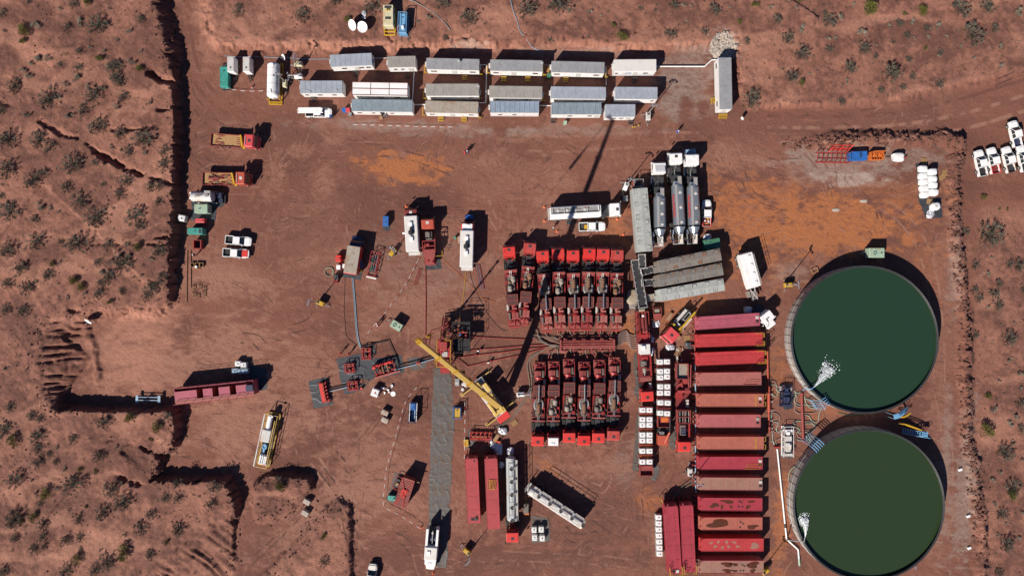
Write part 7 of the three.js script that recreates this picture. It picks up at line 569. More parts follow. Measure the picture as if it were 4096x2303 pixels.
  // white water tanker with tractor
  { const P = along(B2(365,160),B2(920,128),2.8),g = thing('water_tanker','long white water tanker truck with open top deck above the pumps','tanker truck',P),L = P.len,f = L / 2,e = f - 4.1; chassis(g,-f + 0.3,f - 0.5,0.85,M.dark); cab(g,f,M.white,{ hatch:1,hx:0.9,L:2.3 }); for (const x of [f - 3.4,f - 4.7,-f + 1.2,-f + 2.5,-f + 3.8]) axle(g,x); part(g,'vessel',M.white,ext([[-f + 0.3,1.3],[e,1.3],[e,2.9],[-f + 0.3,2.9]],2.45,0.25)); for (const z of [-0.95,0.3]) part(g,'coaming',M.dirtyWhite,bx(e + f - 1,0.3,0.08,(e - f) / 2,2.9,z)); for (let i = 0; i < 5; i++) part(g,'coaming_rib',M.dirtyWhite,bx(0.08,0.28,1.2,-f + 0.9 + i * (e + f - 1.3) / 4,2.9,-0.32)); part(g,'top_deck',M.grey,bx(e + f - 1.1,0.03,1.15,(e - f) / 2,2.91,-0.32)); for (let i = 0; i < 4; i++) part(g,'fill_hatch',M.dirtyWhite,cy(0.28,0.15,-f + 1.9 + i * 1.75,2.93,-0.32,'y',0.28,14),bx(0.6,0.06,0.1,-f + 2.5 + i * 1.75,3.0,-0.4)); part(g,'tail_ladder',M.galv,bar([-f + 0.2,0.8,-0.9],[-f + 0.2,3.2,-0.9],0.04),bar([-f + 0.2,0.8,-0.4],[-f + 0.2,3.2,-0.4],0.04),bx(0.25,0.25,2.4,-f + 0.1,0.9,0)); part(g,'tractor_deck',M.dark,bx(1.8,0.15,2.2,e + 0.9,1.1,0),rb(0.8,0.6,0.6,e + 0.9,0.8,0.9,0.05)); part(g,'antenna',M.white,bx(0.1,0.9,0.1,f - 0.2,2.2,-1.45)); }
  { pickup(along(B2(605,262),B2(790,258),1.1),'white pickup with yellow drum in its bed below the water tanker',{ bed:M.dark }); const p = W(B2(648,262),1); solo('yellow_drum','yellow box in the bed of a white pickup','box',M.yellow,null,rb(0.6,0.6,0.8,p.x,0.68,p.z,0.06)); sheet([B2(500,205),B2(555,210),B2(560,245),B2(505,245)],M.sheet,'small black sheet beside the white pickup bed'); hoseThing('hose_coil','brown coiled hose beside the yellow-loaded pickup','hose',M.hose,null,Array.from({ length:16 },(_,i) => { const w = W(B2(540,265)); return V(w.x + Math.cos(i * 0.8) * 0.5,0.06 + i * 0.01,w.z + Math.sin(i * 0.8) * 0.6); }),0.05); }
  { pickup(along(Q8(1395,1375),Q8(1395,955),1.1),'white pickup with red-edged bed of spares beside the sand trucks',{ rim:M.cabRed,bed:M.darkRed }); const w = W(Q8(1395,1290),0.9),g = thing('spares_pile','mixed red, white and yellow spares in the pickup bed','spares',{ x:w.x,z:w.z,y:0.67 }); [[M.orange,0.7,0.2,-0.1,-0.75],[M.yellow,0.3,0.25,0.2,-0.3],[M.plastic,0.3,0.3,-0.35,0.0],[M.plastic,0.35,0.28,0.3,0.15],[M.cabRed,0.3,0.3,0,0.35],[M.green,0.2,0.25,0.35,0.4],[M.wood,0.8,0.12,0,0.62]].forEach(q => part(g,'spare',q[0],rb(q[1],q[2],0.3,q[3],0,q[4],0.05))); }
  lightTower({ ...spot(Q8(85,750)),turn:-1.95 },'white light tower with raised mast at the silo end',{ mat:M.white,h:6 }); genset('pump_box','dark grey motor box beside the silo, by the tanker cab','pump',along(Q8(65,930),Q8(125,930),1),1.0,1.1,1.0,M.grey,{ y:0.1 });
  { const g = thing('silo_winch','red and green control frame at the silo head','control frame',spot(Q8(270,710))); part(g,'frame',M.galv,...railing([[-0.9,0,-0.7],[0.9,0,-0.7],[0.9,0,0.7],[-0.9,0,0.7],[-0.9,0,-0.7]],2.2,0.05)); part(g,'panel',M.ironRed,bx(0.12,1.2,1.2,-0.85,0.3,0)); part(g,'motor',M.dark,rb(0.9,1.2,0.8,0.1,0.1,0.1,0.1)); }
}
// ---------- crane and well ----------
{
  { const P = along(Q6(500,285),Q6(945,885),1.6),g = thing('mobile_crane','yellow telescopic mobile crane with raised boom over the well','crane',P),L = P.len,f = L / 2; part(g,'carrier',M.dirtyWhite,bx(L,0.5,2.5,0,1.0,0),bx(L * 0.8,0.12,0.5,-0.3,1.5,1.0)); part(g,'deck',M.grey,bx(L * 0.75,0.06,1.9,-0.6,1.51,-0.2)); part(g,'carrier_deck',M.cabRed,rb(1.35,0.35,2.6,f - 0.2,1.5,0,0.05)); part(g,'driver_cab',M.dirtyWhite,rb(1.3,1.0,2.2,f - 1.6,1.4,0,0.1)); part(g,'windshield',M.glass,bx(1.0,0.03,0.9,f - 1.6,2.41,0.5)); for (const x of [f - 0.9,f - 2.4,-f + 1.2,-f + 2.6]) axle(g,x,1.05,0.6,0.5); part(g,'turntable',M.craneGold,cy(1.0,0.4,0.9,1.5,0),rb(3.6,1.0,0.5,0.8,1.9,-0.85,0.08),rb(2.6,0.9,0.5,1.6,1.9,0.75,0.08),rb(1.2,0.8,0.9,3.0,1.7,-0.9,0.08)); part(g,'operator_cab',M.craneGold,rb(1.9,1.5,0.9,-2.4,1.6,-1.0,0.12)); part(g,'winch',M.dark,cy(0.35,0.8,2.6,2.2,0,'z')); part(g,'counterweight',M.craneGold,rb(0.9,1.0,2.2,2.9,1.6,0.1,0.1)); part(g,'engine_cover',M.craneGold,rb(1.3,0.8,1.3,-3.6,1.55,0.5,0.1));
    const toL = p => { const d = p.clone().sub(g.position); return d.applyAxisAngle(V(0,1,0),-P.turn); }; for (const [x,y] of [[705,140],[270,520],[1095,625],[670,1000]]) { const q = toL(W3(Q6(x,y),0.3)); const s = Math.sign(q.z),o = part(g,'outrigger',M.craneGold,bar([q.x,0.8,s * 1.1],[q.x,0.75,q.z],0.14,4)); part(o,'jack',M.silver,cy(0.1,0.75,q.x,0.05,q.z),cy(0.26,0.07,q.x,0,q.z)); part(o,'pad',M.wood,bx(0.9,0.08,0.7,q.x,0,q.z)); }
    // boom in five telescoped sections: base pivot to tip about 42 m up
    const b0 = toL(W3(Q6(850,690),3.0)),b1 = toL(W3(Q5(140,540),42)); const sec = [[0,0.27,0.58],[0.27,0.46,0.52],[0.46,0.64,0.46],[0.64,0.82,0.4],[0.82,1,0.34]]; let up = null; sec.forEach(([a,c,w],i) => { const p = b0.clone().lerp(b1,a),q = b0.clone().lerp(b1,c); const d = q.clone().sub(p),len = d.length(); const geo = rb(w * 1.7,len,w * 2,0,0,0,0.12).translate(0,0,0); const m = new THREE.Matrix4(); const yv = d.clone().normalize(),zv = V(0,1,0).cross(yv).normalize(),xv = yv.clone().cross(zv).normalize(); m.makeBasis(xv,yv,zv); geo.applyMatrix4(m).translate(p.x,p.y,p.z); const s = part(g,'boom_section',M.craneGold,geo); const c2 = bx(w * 1.7 + 0.14,0.35,w * 2 + 0.14,0,-0.1,0); c2.applyMatrix4(m).translate(q.x,q.y,q.z); part(s,'collar',M.yellow,c2); }); part(g,'boom_head',M.yellow,rb(0.5,0.9,0.6,b1.x,b1.y - 0.6,b1.z,0.08),cy(0.32,0.5,b1.x - 0.2,b1.y - 0.6,b1.z,'z',0.32,14)); part(g,'lift_cylinder',M.silver,bar([b0.x - 1.6,2.0,b0.z],b0.clone().lerp(b1,0.16),0.16)); const hk = b1.clone().add(V(0,-1,0)); part(g,'hoist_rope',M.black,bar(hk,[hk.x,12,hk.z],0.03),bar([hk.x + 0.15,hk.y,hk.z],[hk.x + 0.15,34,hk.z],0.03)); part(g,'hook_block',M.yellow,rb(0.5,2.6,0.45,hk.x,30,hk.z,0.1),cy(0.16,1.8,hk.x,32.4,hk.z)); const wp = b1.clone().applyAxisAngle(V(0,1,0),P.turn).add(g.position);
    globalThis.wellAt = wp; }
  const w = globalThis.wellAt; { // lubricator stack hanging over the well
    const g = thing('lubricator_stack','tall slim pressure pipe standing over the wellhead','lubricator',{ x:w.x,z:w.z,y:0 }); part(g,'stack',M.steel,cy(0.16,8.5,0,3.6,0,'y',0.14,12)); for (const y of [4.2,6,8,10,11.9]) part(g,'union',M.ironRed,cy(0.24,0.3,0,y,0,'y',0.24,12)); part(g,'wellhead',M.ironRed,cy(0.4,1.2,0,0,0),cy(0.3,2.4,0,1.2,0),...[0.9,1.7,2.5].map(y => cy(0.5,0.12,0,y,0)),bar([-1.0,1.4,0],[1.0,1.4,0],0.16),bar([0,2.2,-0.9],[0,2.2,0.9],0.16)); part(g,'handwheel',M.blue,flat(new THREE.TorusGeometry(0.3,0.05,6,16)).rotateY(Math.PI / 2).translate(1.1,1.4,0),flat(new THREE.TorusGeometry(0.3,0.05,6,16)).translate(0,2.2,1.0)); }
  { // well tower with yellow-railed platform, stairs and scaffold
    const P = spot(Q5(545,740),5),g = thing('well_tower','red well platform tower with yellow rails and steep stairs','platform',{ ...P,y:0,turn:-0.02 }); const hp = 5,a = 1.25,b0 = -2.7,b1 = 2.4; part(g,'platform',M.red,bx(2 * a,0.15,b1 - b0,0,hp - 0.15,(b0 + b1) / 2)); part(g,'cover',M.ironRed,rb(1.5,0.8,1.7,-0.1,hp,-1.6,0.15),rb(1.9,0.35,1.2,0,hp,1.6,0.08)); part(g,'hatch',M.galv,bx(1.1,0.06,0.7,0.1,hp + 0.01,0.2),bx(0.7,0.2,0.25,0.3,hp + 0.02,-0.3)); part(g,'guard_rail',M.yellow,...railing([[-a - 0.05,hp,b0],[-a - 0.05,hp,-0.5],[-a - 0.05,hp,b1],[a + 0.05,hp,b1],[a + 0.05,hp,-0.2],[a + 0.05,hp,b0],[0.2,hp,b0]],1.1,0.06)); part(g,'guard_rail',M.yellow,...railing([[-a - 0.45,hp - 1,0.5],[-a - 0.45,hp - 1,2]],1,0.05)); part(g,'lower_platform',M.red,bx(1.8,0.12,1.6,0,hp - 2,b1 + 0.8)); for (const [x,z] of [[-a,b0],[a,b0],[-a,b1],[a,b1],[-a,0],[a,0]]) part(g,'leg',M.red,bx(0.18,hp - 0.1,0.18,x * 0.96,0,z * 0.97)); part(g,'brace',M.ironRed,...[[-a,b0,-a,b1],[a,b0,a,b1],[-a,b0,a,b0],[-a,b1,a,b1]].flatMap(q => [bar([q[0],0.3,q[1]],[q[2],hp - 0.3,q[3]],0.06),bar([q[2],0.3,q[3]],[q[0],hp - 0.3,q[1]],0.06)])); part(g,'stair',M.darkRed,bx(0.1,0.25,5.6,-0.75,2.4,-5.3,0,0,-0.87).translate(0,0,0),bx(0.1,0.25,5.6,0.25,2.4,-5.3,0,0,-0.87)); for (let i = 0; i < 14; i++) part(g,'tread',M.darkRed,bx(0.95,0.05,0.26,-0.25,hp - 0.3 - i * 0.34,b0 - 0.5 - i * 0.27)); part(g,'stair_rail',M.yellow,bar([-0.8,hp + 0.9,b0 - 0.2],[-0.8,1.2,b0 - 4.3],0.05),bar([0.3,hp + 0.9,b0 - 0.2],[0.3,1.2,b0 - 4.3],0.05)); }
  { // dark scaffold bridge around the wellhead
    const P = spot(Q5(820,470),3.4),g = thing('scaffold_bridge','dark steel scaffold platform round the wellhead','scaffold',{ ...P,y:0 }); const ax = 1.7,az = 3.0,h = 3.3; for (const x of [-ax,0,ax]) for (const z of [-az,-1,1,az]) part(g,'post',M.dark,bar([x,0,z],[x,h + 1.1,z],0.05)); part(g,'rail',M.dark,...path([[-ax,h + 1.1,-az],[ax,h + 1.1,-az],[ax,h + 1.1,az],[-ax,h + 1.1,az],[-ax,h + 1.1,-az]],0.04),...path([[-ax,h + 0.6,-az],[ax,h + 0.6,-az],[ax,h + 0.6,az],[-ax,h + 0.6,az],[-ax,h + 0.6,-az]],0.03),...[-1,1].flatMap(s => [bar([s * ax,0.2,-az],[s * ax,h,-1],0.035),bar([s * ax,0.2,1],[s * ax,h,az],0.035),bar([s * ax,h,-1],[s * ax,0.2,1],0.035)])); for (let i = 0; i < 7; i++) if (i !== 3) part(g,'plank',M.black,bx(3.4,0.05,0.42,0,h,-2.6 + i * 0.86)); part(g,'deck_plate',M.black,bx(3.2,0.05,2.4,0,h + 0.06,1.6)); part(g,'valve_group',M.ironRed,cy(0.25,0.7,0.3,h + 0.06,-1.0),bar([-0.7,h + 0.4,-0.9],[1.2,h + 0.4,-0.9],0.12),cy(0.18,0.5,0.9,h + 0.1,-0.3),cy(0.2,0.6,-0.6,h + 0.1,-1.6)); part(g,'actuator',M.blue,rb(0.4,0.4,0.4,-0.2,h + 0.06,-0.5,0.06)); }
  { const g = thing('valve_tree','red valve tree standing by the stairs of the well','valve tree',spot(Q5(620,400),1)); part(g,'stem',M.ironRed,cy(0.25,1.6,0,0,0),cy(0.4,0.15,0,0.5,0),cy(0.4,0.15,0,1.2,0),bar([-0.8,0.9,0],[0.9,0.9,0],0.14),bar([0,0.9,-0.7],[0,0.9,0.7],0.12)); part(g,'handwheel',M.dark,flat(new THREE.TorusGeometry(0.28,0.04,6,16)).rotateX(Math.PI / 2).translate(0,1.7,0),flat(new THREE.TorusGeometry(0.25,0.04,6,16)).rotateY(Math.PI / 2).translate(-0.9,0.9,0)); }
  sheet([Q5(375,965),Q5(640,965),[1818,1660],[1810,1800],[1800,2000],[1792,2150],[1786,2270],[1705,2265],[1712,2100],[1722,1800],[1730,1560]],M.dirtySheet,'long strip of dusty grey matting running down from the well');
  // flowback skids
  sheet([Q7(580,430),Q7(940,340),Q7(1190,200),Q7(1200,330),Q7(1150,420),Q7(1520,380),Q7(1620,360),Q7(1670,640),Q7(1130,755),Q7(870,720),Q7(1050,890),Q7(720,1000),Q7(640,720)],M.sheet,'wide black plastic sheet under the flowback skids'); sheet([Q7(130,780),Q7(420,710),Q7(525,1150),Q7(220,1215)],M.sheet,'black plastic square under the long red choke skid'); sheet([Q7(1710,420),Q7(1850,390),Q7(2030,430),Q7(2000,560),Q7(1780,620)],M.dirtySheet,'grey dusty sheet under the small red valve by the tower');
  const skid = (A,B,w,label,n,o = {}) => { const P = along(A,B,1),g = thing('flowback_skid',label,'skid',P),L = P.len; part(g,'frame',M.ironRed,...path([[-L / 2,0.12,-w / 2],[L / 2,0.12,-w / 2],[L / 2,0.12,w / 2],[-L / 2,0.12,w / 2],[-L / 2,0.12,-w / 2]],0.1),...(o.low ? [] :path([[-L / 2,1.1,-w / 2],[L / 2,1.1,-w / 2],[L / 2,1.1,w / 2],[-L / 2,1.1,w / 2],[-L / 2,1.1,-w / 2]],0.07)),...[[-1,-1],[-1,1],[1,-1],[1,1]].map(q => bar([q[0] * L / 2,0,q[1] * w / 2],[q[0] * L / 2,1.1,q[1] * w / 2],0.07))); for (let i = 0; i < n; i++) { const x = -L / 2 + (i + 0.5) * L / n; part(g,'valve',M.ironRed,cy(0.2,0.9,x,0.1,0),cy(0.3,0.12,x,0.5,0),bar([x,0.6,-w * 0.45],[x,0.6,w * 0.45],0.13),cy(0.12,0.4,x,0.9,0)); part(g,'gauge',M.yellow,cy(0.09,0.08,x + 0.15,1.15,0.12)); } part(g,'spool',M.cabRed,bar([-L / 2,0.6,-w * 0.3],[L / 2,0.6,-w * 0.3],0.12),bar([-L / 2,0.6,w * 0.3],[L / 2,0.6,w * 0.3],0.12)); return g; };
  skid(Q7(1055,430),Q7(1055,250),1.8,'square red valve skid nearest the grey hose end',2); skid(Q7(790,640),Q7(780,500),1.9,'square red valve skid on the open black sheet',2); skid(Q7(840,925),Q7(835,780),2.0,'red valve skid with plated end beside the long slanted frame',2);
  { const g = skid(Q7(1190,620),Q7(1500,530),2.3,'wide red separator skid holding two brown rollers',2,{}); for (const x of [-0.3,0.7]) part(g,'roller',M.rust,cy(0.18,1.9,x,0.9,0,'z')); part(g,'front_pipe',M.paleRed,cy(0.2,5.4,0.1,0.4,1.35,'x')); part(g,'top_pipe',M.cabRed,cy(0.22,3.6,-0.1,1.1,-0.95,'x'),cy(0.35,0.6,-1.9,1.1,-0.8,'x')); }
  { const g = skid(Q7(410,1120),Q7(345,800),1.6,'long red choke skid on its own black square',6,{ low:1 }); part(g,'housing',M.cabRed,rb(3.8,0.5,0.9,0,0.3,-0.3,0.1)); }
  for (const [pts,lab,m] of [[[[965,235],[1410,130],[1530,390],[1570,560]],'angled black pipe framing the flowback skids',M.dark],[[[460,905],[750,830]],'dark pipe between choke skid and valve skid',M.dark],[[[455,945],[760,870]],'pale blue pipe between choke skid and valve skid',M.paleBlue],[[[1580,530],[1900,440],[2120,380]],'dark pipe from separator skid to the tower',M.dark],[[[1500,600],[1850,510],[2150,415]],'blue pipe from separator skid to the tower',M.paleBlue]]) solo('flow_line',lab,'pipe',m,null,...path(pts.map(q => gp(Q7,q[0],q[1],0.3)),0.09,6)); { const g = thing('small_valve','small red valve block on the grey dusty sheet','valve',spot(Q7(1890,490),0.5)); part(g,'body',M.ironRed,rb(0.8,0.5,0.6,0,0,0,0.08),bar([-0.4,0.5,0],[0.6,0.8,0.1],0.1),cy(0.15,0.8,0.2,0.1,-0.2)); }
  { const P = along(Q7(990,880),Q7(1130,720),0.4),g = thing('slanted_frame','slim dark frame leaning beside the red valve skid','frame',P); part(g,'rail',M.dark,bar([-P.len / 2,0.3,-0.3],[P.len / 2 + 2.5,2.4,-0.3],0.08),bar([-P.len / 2,0.3,0.3],[P.len / 2 + 2.5,2.4,0.3],0.08)); part(g,'rung',M.dark,...[0,0.2,0.4,0.6,0.8,1].map(t => bar([mix(-P.len / 2,P.len / 2 + 2.5,t),mix(0.3,2.4,t),-0.3],[mix(-P.len / 2,P.len / 2 + 2.5,t),mix(0.3,2.4,t),0.3],0.05))); part(g,'strut',M.dark,bar([P.len / 2 + 2.5,0,0],[P.len / 2 + 2.5,2.4,0],0.08)); part(g,'ball',M.cabRed,mv(flat(new THREE.SphereGeometry(0.3,12,10)),-P.len / 2 - 0.1,0.4,0)); }
  { const g = tote(spot(Q7(1200,960),1,-20),'lone white tote beside scattered white wrap'); g.scale.set(1.25,1.2,1.5); const q = thing('white_wrap','crumpled white wrap scattered beside the lone tote','wrap',spot(Q7(1400,900))); for (const [x,z,a,b] of [[-0.9,-0.2,0.9,0.4],[0.1,0.1,0.5,0.4],[-0.5,0.8,0.4,0.5],[0.9,-0.6,0.5,0.7],[0.3,0.5,0.3,0.4]]) part(q,'scrap',M.foil,mv(lump(a,0.35,b,x + 3,0.5),x,0,z)); solo('paint_drums','white round lid on a damp patch beside the wrap','lid',M.plastic,null,cy(0.55,0.12,W(Q7(1488,978)).x,0,W(Q7(1488,978)).z,'y',0.5,18)); }
  { const g = thing('power_cabinet','grey-blue electrical cabinet at the matting edge','cabinet',spot(Q6(195,310),1)); part(g,'box',M.grey,rb(0.9,1.2,1.5,0,0.1,0,0.06)); part(g,'door',M.galv,bx(0.7,0.03,0.6,-0.05,1.31,0.2)); part(g,'base',M.dark,bx(1.1,0.1,1.7)); } for (const [x,y] of [[278,433],[325,368],[290,350],[310,335]]) { const q = spot(Q6(x,y),0.8); const g = thing('chemical_drum','white drum in the cluster beside the crane carrier','drum',q,'white drums by the crane'); part(g,'barrel',M.plastic,cy(0.29,0.8,0,0,0,'y',0.29,16)); part(g,'lid',M.dirtyWhite,cy(0.2,0.03,0,0.8,0),cy(0.06,0.03,0.1,0.83,0)); }
  genset('compressor','yellow-lidded compressor in a blue frame by the matting','compressor',along(Q6(193,880),Q6(195,730),1.2),1.9,1.2,1.3,M.yellow,{ frame:M.blue });
  { const P = along(Q7(1800,1430),Q7(1815,1120),1.2),g = thing('pipe_basket','blue steel basket of pipes with white edges near the matting','basket',P),L = P.len; part(g,'side',M.navy,bx(L,1.0,0.08,0,0.2,-0.68),bx(L,1.0,0.08,0,0.2,0.68),bx(0.08,1.0,1.4,-L / 2,0.2,0),bx(0.08,1.0,1.4,L / 2,0.2,0)); part(g,'floor',M.blue,bx(L,0.06,1.3,0,0.25,0)); part(g,'lid',M.blue,bx(L * 0.35,0.05,1.2,L * 0.28,1.15,0)); part(g,'rim',M.plastic,bx(L,0.06,0.1,0,1.2,-0.7),bx(L,0.06,0.1,0,1.2,0.7)); part(g,'pipe',M.paleBlue,cy(0.12,L - 0.3,0,0.6,0.3,'x'),cy(0.1,L - 0.3,0,0.5,-0.3,'x')); part(g,'hoop',M.navy,...[-1,1].flatMap(s => [bar([-L / 2,0.2,s * 0.7],[-L / 2,2.6,s * 0.7],0.05),bar([0,0.2,s * 0.7],[0,2.6,s * 0.7],0.05),bar([L / 2,0.2,s * 0.7],[L / 2,2.6,s * 0.7],0.05),bar([-L / 2,2.6,s * 0.7],[L / 2,2.6,s * 0.7],0.05)]),bar([-L / 2,2.6,-0.7],[-L / 2,2.6,0.7],0.05),bar([L / 2,2.6,-0.7],[L / 2,2.6,0.7],0.05)); }
  lightTower({ ...spot(Q2(370,1095)),turn:0.05 },'white light tower with lowered mast between crane and pump trucks',{ mat:M.white,raised:0 }); lightTower({ ...spot(C1(1640,1250)),turn:2.5 },'yellow light tower beside the two red tanks',{ h:5.5 }); lightTower({ ...spot(Q4(1105,1290)),turn:Math.PI / 2 },'white light tower at the storage tank noses',{ mat:M.dirtyWhite,h:7.6 }); lightTower({ ...spot(B3(140,700)),turn:0.1 },'yellow light tower beside the upper green water tank',{ h:7 });
  for (const [x,y,x2,y2] of [[2108,0,0,0]].slice(0,0)) void 0;
  { // red manifold skid south of the crane
    const g = skid(R7(160,215),R7(510,225),1.6,'red pump skid with orange valves below the crane',5); part(g,'hose_port',M.dustRed,...[0,1,2,3].map(i => cy(0.1,0.9,0.9 + i * 0.22,0.5,1.1,'z'))); sheet([R7(120,120),R7(200,105),R7(160,270),R7(270,290),R7(200,405),R7(110,400)],M.dirtySheet,'grey sheet below the red pump skid'); const q = spot(R7(95,335),0.7,0); solo('yellow_tray','yellow open tray beside the red pump skid','tray',M.yellow,null,bx(0.9,0.5,1.4,q.x,0,q.z,0.06)); for (const [x,y,a,b,s] of [[680,130,1.7,1.4,1],[550,370,1.5,1.2,2],[795,450,1.5,1.5,3],[610,420,1.6,2.2,4],[665,680,1.2,1.4,5]]) solo('foil_bundle',['shiny white wrapped bundle near the crane red deck','silver wrapped bundle by the red pump skid','silver foil bundle at the acid trailer nose','blue-shaded wrap heap beside the red tank','pale wrap lying beside the second red tank'][s - 1],'bundle',M.foil,null,mv(lump(a,0.7,b,s,0.45),W(R7(x,y),0.4).x,0,W(R7(x,y),0.4).z)); const c = spot(R7(580,250),0.5,55); solo('carton','brown carton sheet between silver bundles','carton',M.card,null,rb(1.9,0.5,0.8,0,0,0,0.2,0.95).translate(c.x,0,c.z)); for (const [x,y,m] of [[495,260,M.blue],[500,305,M.plastic],[595,300,M.safety]]) solo('pail',{ [M.blue.uuid]:'blue pail',[M.plastic.uuid]:'white pail',[M.safety.uuid]:'orange pail' }[m.uuid] + ' standing beside the red pump skid','pail',m,null,cy(0.24,0.6,W(R7(x,y)).x,0,W(R7(x,y)).z),cy(0.26,0.04,W(R7(x,y)).x,0.6,W(R7(x,y)).z)); }
  // acid trailers
  const acid = (A,B,label,o = {}) => { const P = along(A,B,2.9),g = thing('acid_trailer',label,'tank trailer',P),L = P.len,f = L / 2,e = o.cab ? f - 4.2 :f; const vm = o.mat || M.dirtyWhite; part(g,'vessel',vm,cy(0.95,e + f - 0.4,(e - f) / 2,1.95,0.1,'x',0.95,20),mv(flat(new THREE.SphereGeometry(0.95,20,10)).scale(0.3,1,1),e - 0.2,1.95,0.1),mv(flat(new THREE.SphereGeometry(0.95,20,10)).scale(0.3,1,1),-f + 0.2,1.95,0.1)); part(g,'chassis',M.dark,bx(e + f,0.25,0.9,(e - f) / 2,0.8,0)); for (const x of [-f + 1.1,-f + 2.4,-f + 3.7]) axle(g,x); const n = o.n || 5; for (let i = 0; i < n; i++) { const x = -f + 1.4 + i * (e + f - 2.4) / (n - 1); part(g,'saddle_plate',vm,rb(0.7,0.06,0.8,x,2.86,0.1,0.03)); part(g,'manway',M.dark,flat(new THREE.TorusGeometry(0.3,0.08,8,18)).rotateX(Math.PI / 2).translate(x + 0.75,2.95,0.0),cy(0.26,0.1,x + 0.75,2.85,0)); part(g,'spill_step',M.grey,bx(0.5,0.05,0.4,x + 0.6,2.9,-0.7)); } part(g,'handrail',M.galv,...railing(Array.from({ length:6 },(_,i) => [-f + 1.2 + i * (e + f - 1.8) / 5,2.5,-1.15]),1.2,0.05)); part(g,'top_pipe',M.galv,bar([-f + 1.0,2.95,0.6],[e - 0.6,2.95,0.6],0.05),bar([-f + 1.0,2.98,-0.35],[e - 0.6,2.98,-0.35],0.035),bar([-f + 1.0,2.95,0.6],[-f + 1.0,2.98,-0.35],0.04)); part(g,'side_walk',M.galv,bx(e + f - 1,0.05,0.4,(e - f) / 2,2.45,-1.0)); if (o.cab) { cab(g,f,M.cabRed,{ guard:M.darkRed,tanks:1 }); axle(g,f - 3.6); part(g,'tractor_chassis',M.darkRed,bx(5,0.24,0.9,f - 2.8,0.82,0)); } else { part(g,'tail_frame',M.galv,...railing([[-f - 0.5,0.8,-0.9],[-f - 0.5,0.8,0.9]],1.4,0.06),bx(0.8,0.1,1.8,-f - 0.2,0.8,0)); } return g; };
  acid(C2(85,560),C2(95,1205),'grey acid trailer with red tractor beside the red tanks',{ cab:1,mat:M.acidGrey,n:5 }); acid(C2(225,805),C2(635,1075),'off-white acid trailer standing askew without tractor',{ n:5 });
  { const g = genset('fuel_pump','small red pump with grey drum beside the acid trailer','pump',along(C2(195,985),C2(197,900),1),2.0,1.0,1.1,M.engine,{ y:0.2 }); part(g,'base_gear',M.orange,rb(0.5,0.5,0.9,-1.1,0.1,0.2,0.08)); }
  // corrugated container with lines, and its side gear
  { const P = along(C1(1130,925),C1(1195,720),2.6),g = thing('shipping_container','rust-pink corrugated container with red slings across its roof','container',P),L = P.len,w = 2.44; part(g,'wall',M.dustRed,bx(L,2.4,w - 0.1,0,0.15,0)); const n = 19; for (let i = 0; i < n; i++) part(g,'roof_rib',M.paleRed,bx(L / n * 0.55,0.07,w - 0.12,-L / 2 + (i + 0.5) * L / n,2.55,0)); part(g,'frame',M.dustRed,bx(L,0.14,0.12,0,2.5,-w / 2),bx(L,0.14,0.12,0,2.5,w / 2),bx(0.12,0.14,w,-L / 2,2.5,0),bx(0.12,0.14,w,L / 2,2.5,0)); part(g,'sling',M.cabRed,bar([-L / 2,2.66,-w / 2],[0.2,2.75,0],0.06),bar([L / 2,2.66,-w / 2],[0.2,2.75,0],0.06),bar([-L / 2,2.66,0.6],[0,2.75,0],0.07),bar([L / 2,2.66,w / 2],[0.2,2.75,0],0.05)); for (let i = 0; i < 6; i++) part(g,'coiled_sling',M.cabRed,tb([[rr(-0.9,0.9),2.68,rr(-0.7,0.7)],[rr(-0.9,0.9),2.78,rr(-0.7,0.7)],[rr(-0.9,0.9),2.7,rr(-0.7,0.7)],[rr(-0.9,0.9),2.75,rr(-0.7,0.7)]],0.07)); part(g,'lock_bar',M.wood,bx(0.12,0.12,1.4,L / 2 - 0.3,1.6,w / 2 + 0.3)); }
  sheet([C1(1090,670),C1(1150,680),C1(1080,900),C1(1030,870)],M.dirtySheet,'grey sheet under gear beside the corrugated container'); genset('generator','teal-topped small generator beside the corrugated container','generator',along(C1(1035,860),C1(1100,865),1.2),1.6,1.0,1.25,M.teal,{ y:0.1 }); { const g = thing('tool_skid','red-framed tool skid between container and tape','skid',along(C1(1085,800),C1(1130,700),1)); part(g,'frame',M.ironRed,...path([[-1.3,0.8,-0.6],[1.3,0.8,-0.6],[1.3,0.8,0.6],[-1.3,0.8,0.6],[-1.3,0.8,-0.6]],0.06),...path([[-1.3,0.08,-0.6],[1.3,0.08,-0.6],[1.3,0.08,0.6],[-1.3,0.08,0.6],[-1.3,0.08,-0.6]],0.07)); part(g,'motor',M.dark,rb(0.9,0.7,0.8,0.4,0.1,0,0.1),rb(0.7,0.5,0.8,-0.7,0.1,0,0.1)); part(g,'tray',M.card,rb(0.6,0.2,0.6,-0.2,0.8,0.1,0.04)); }
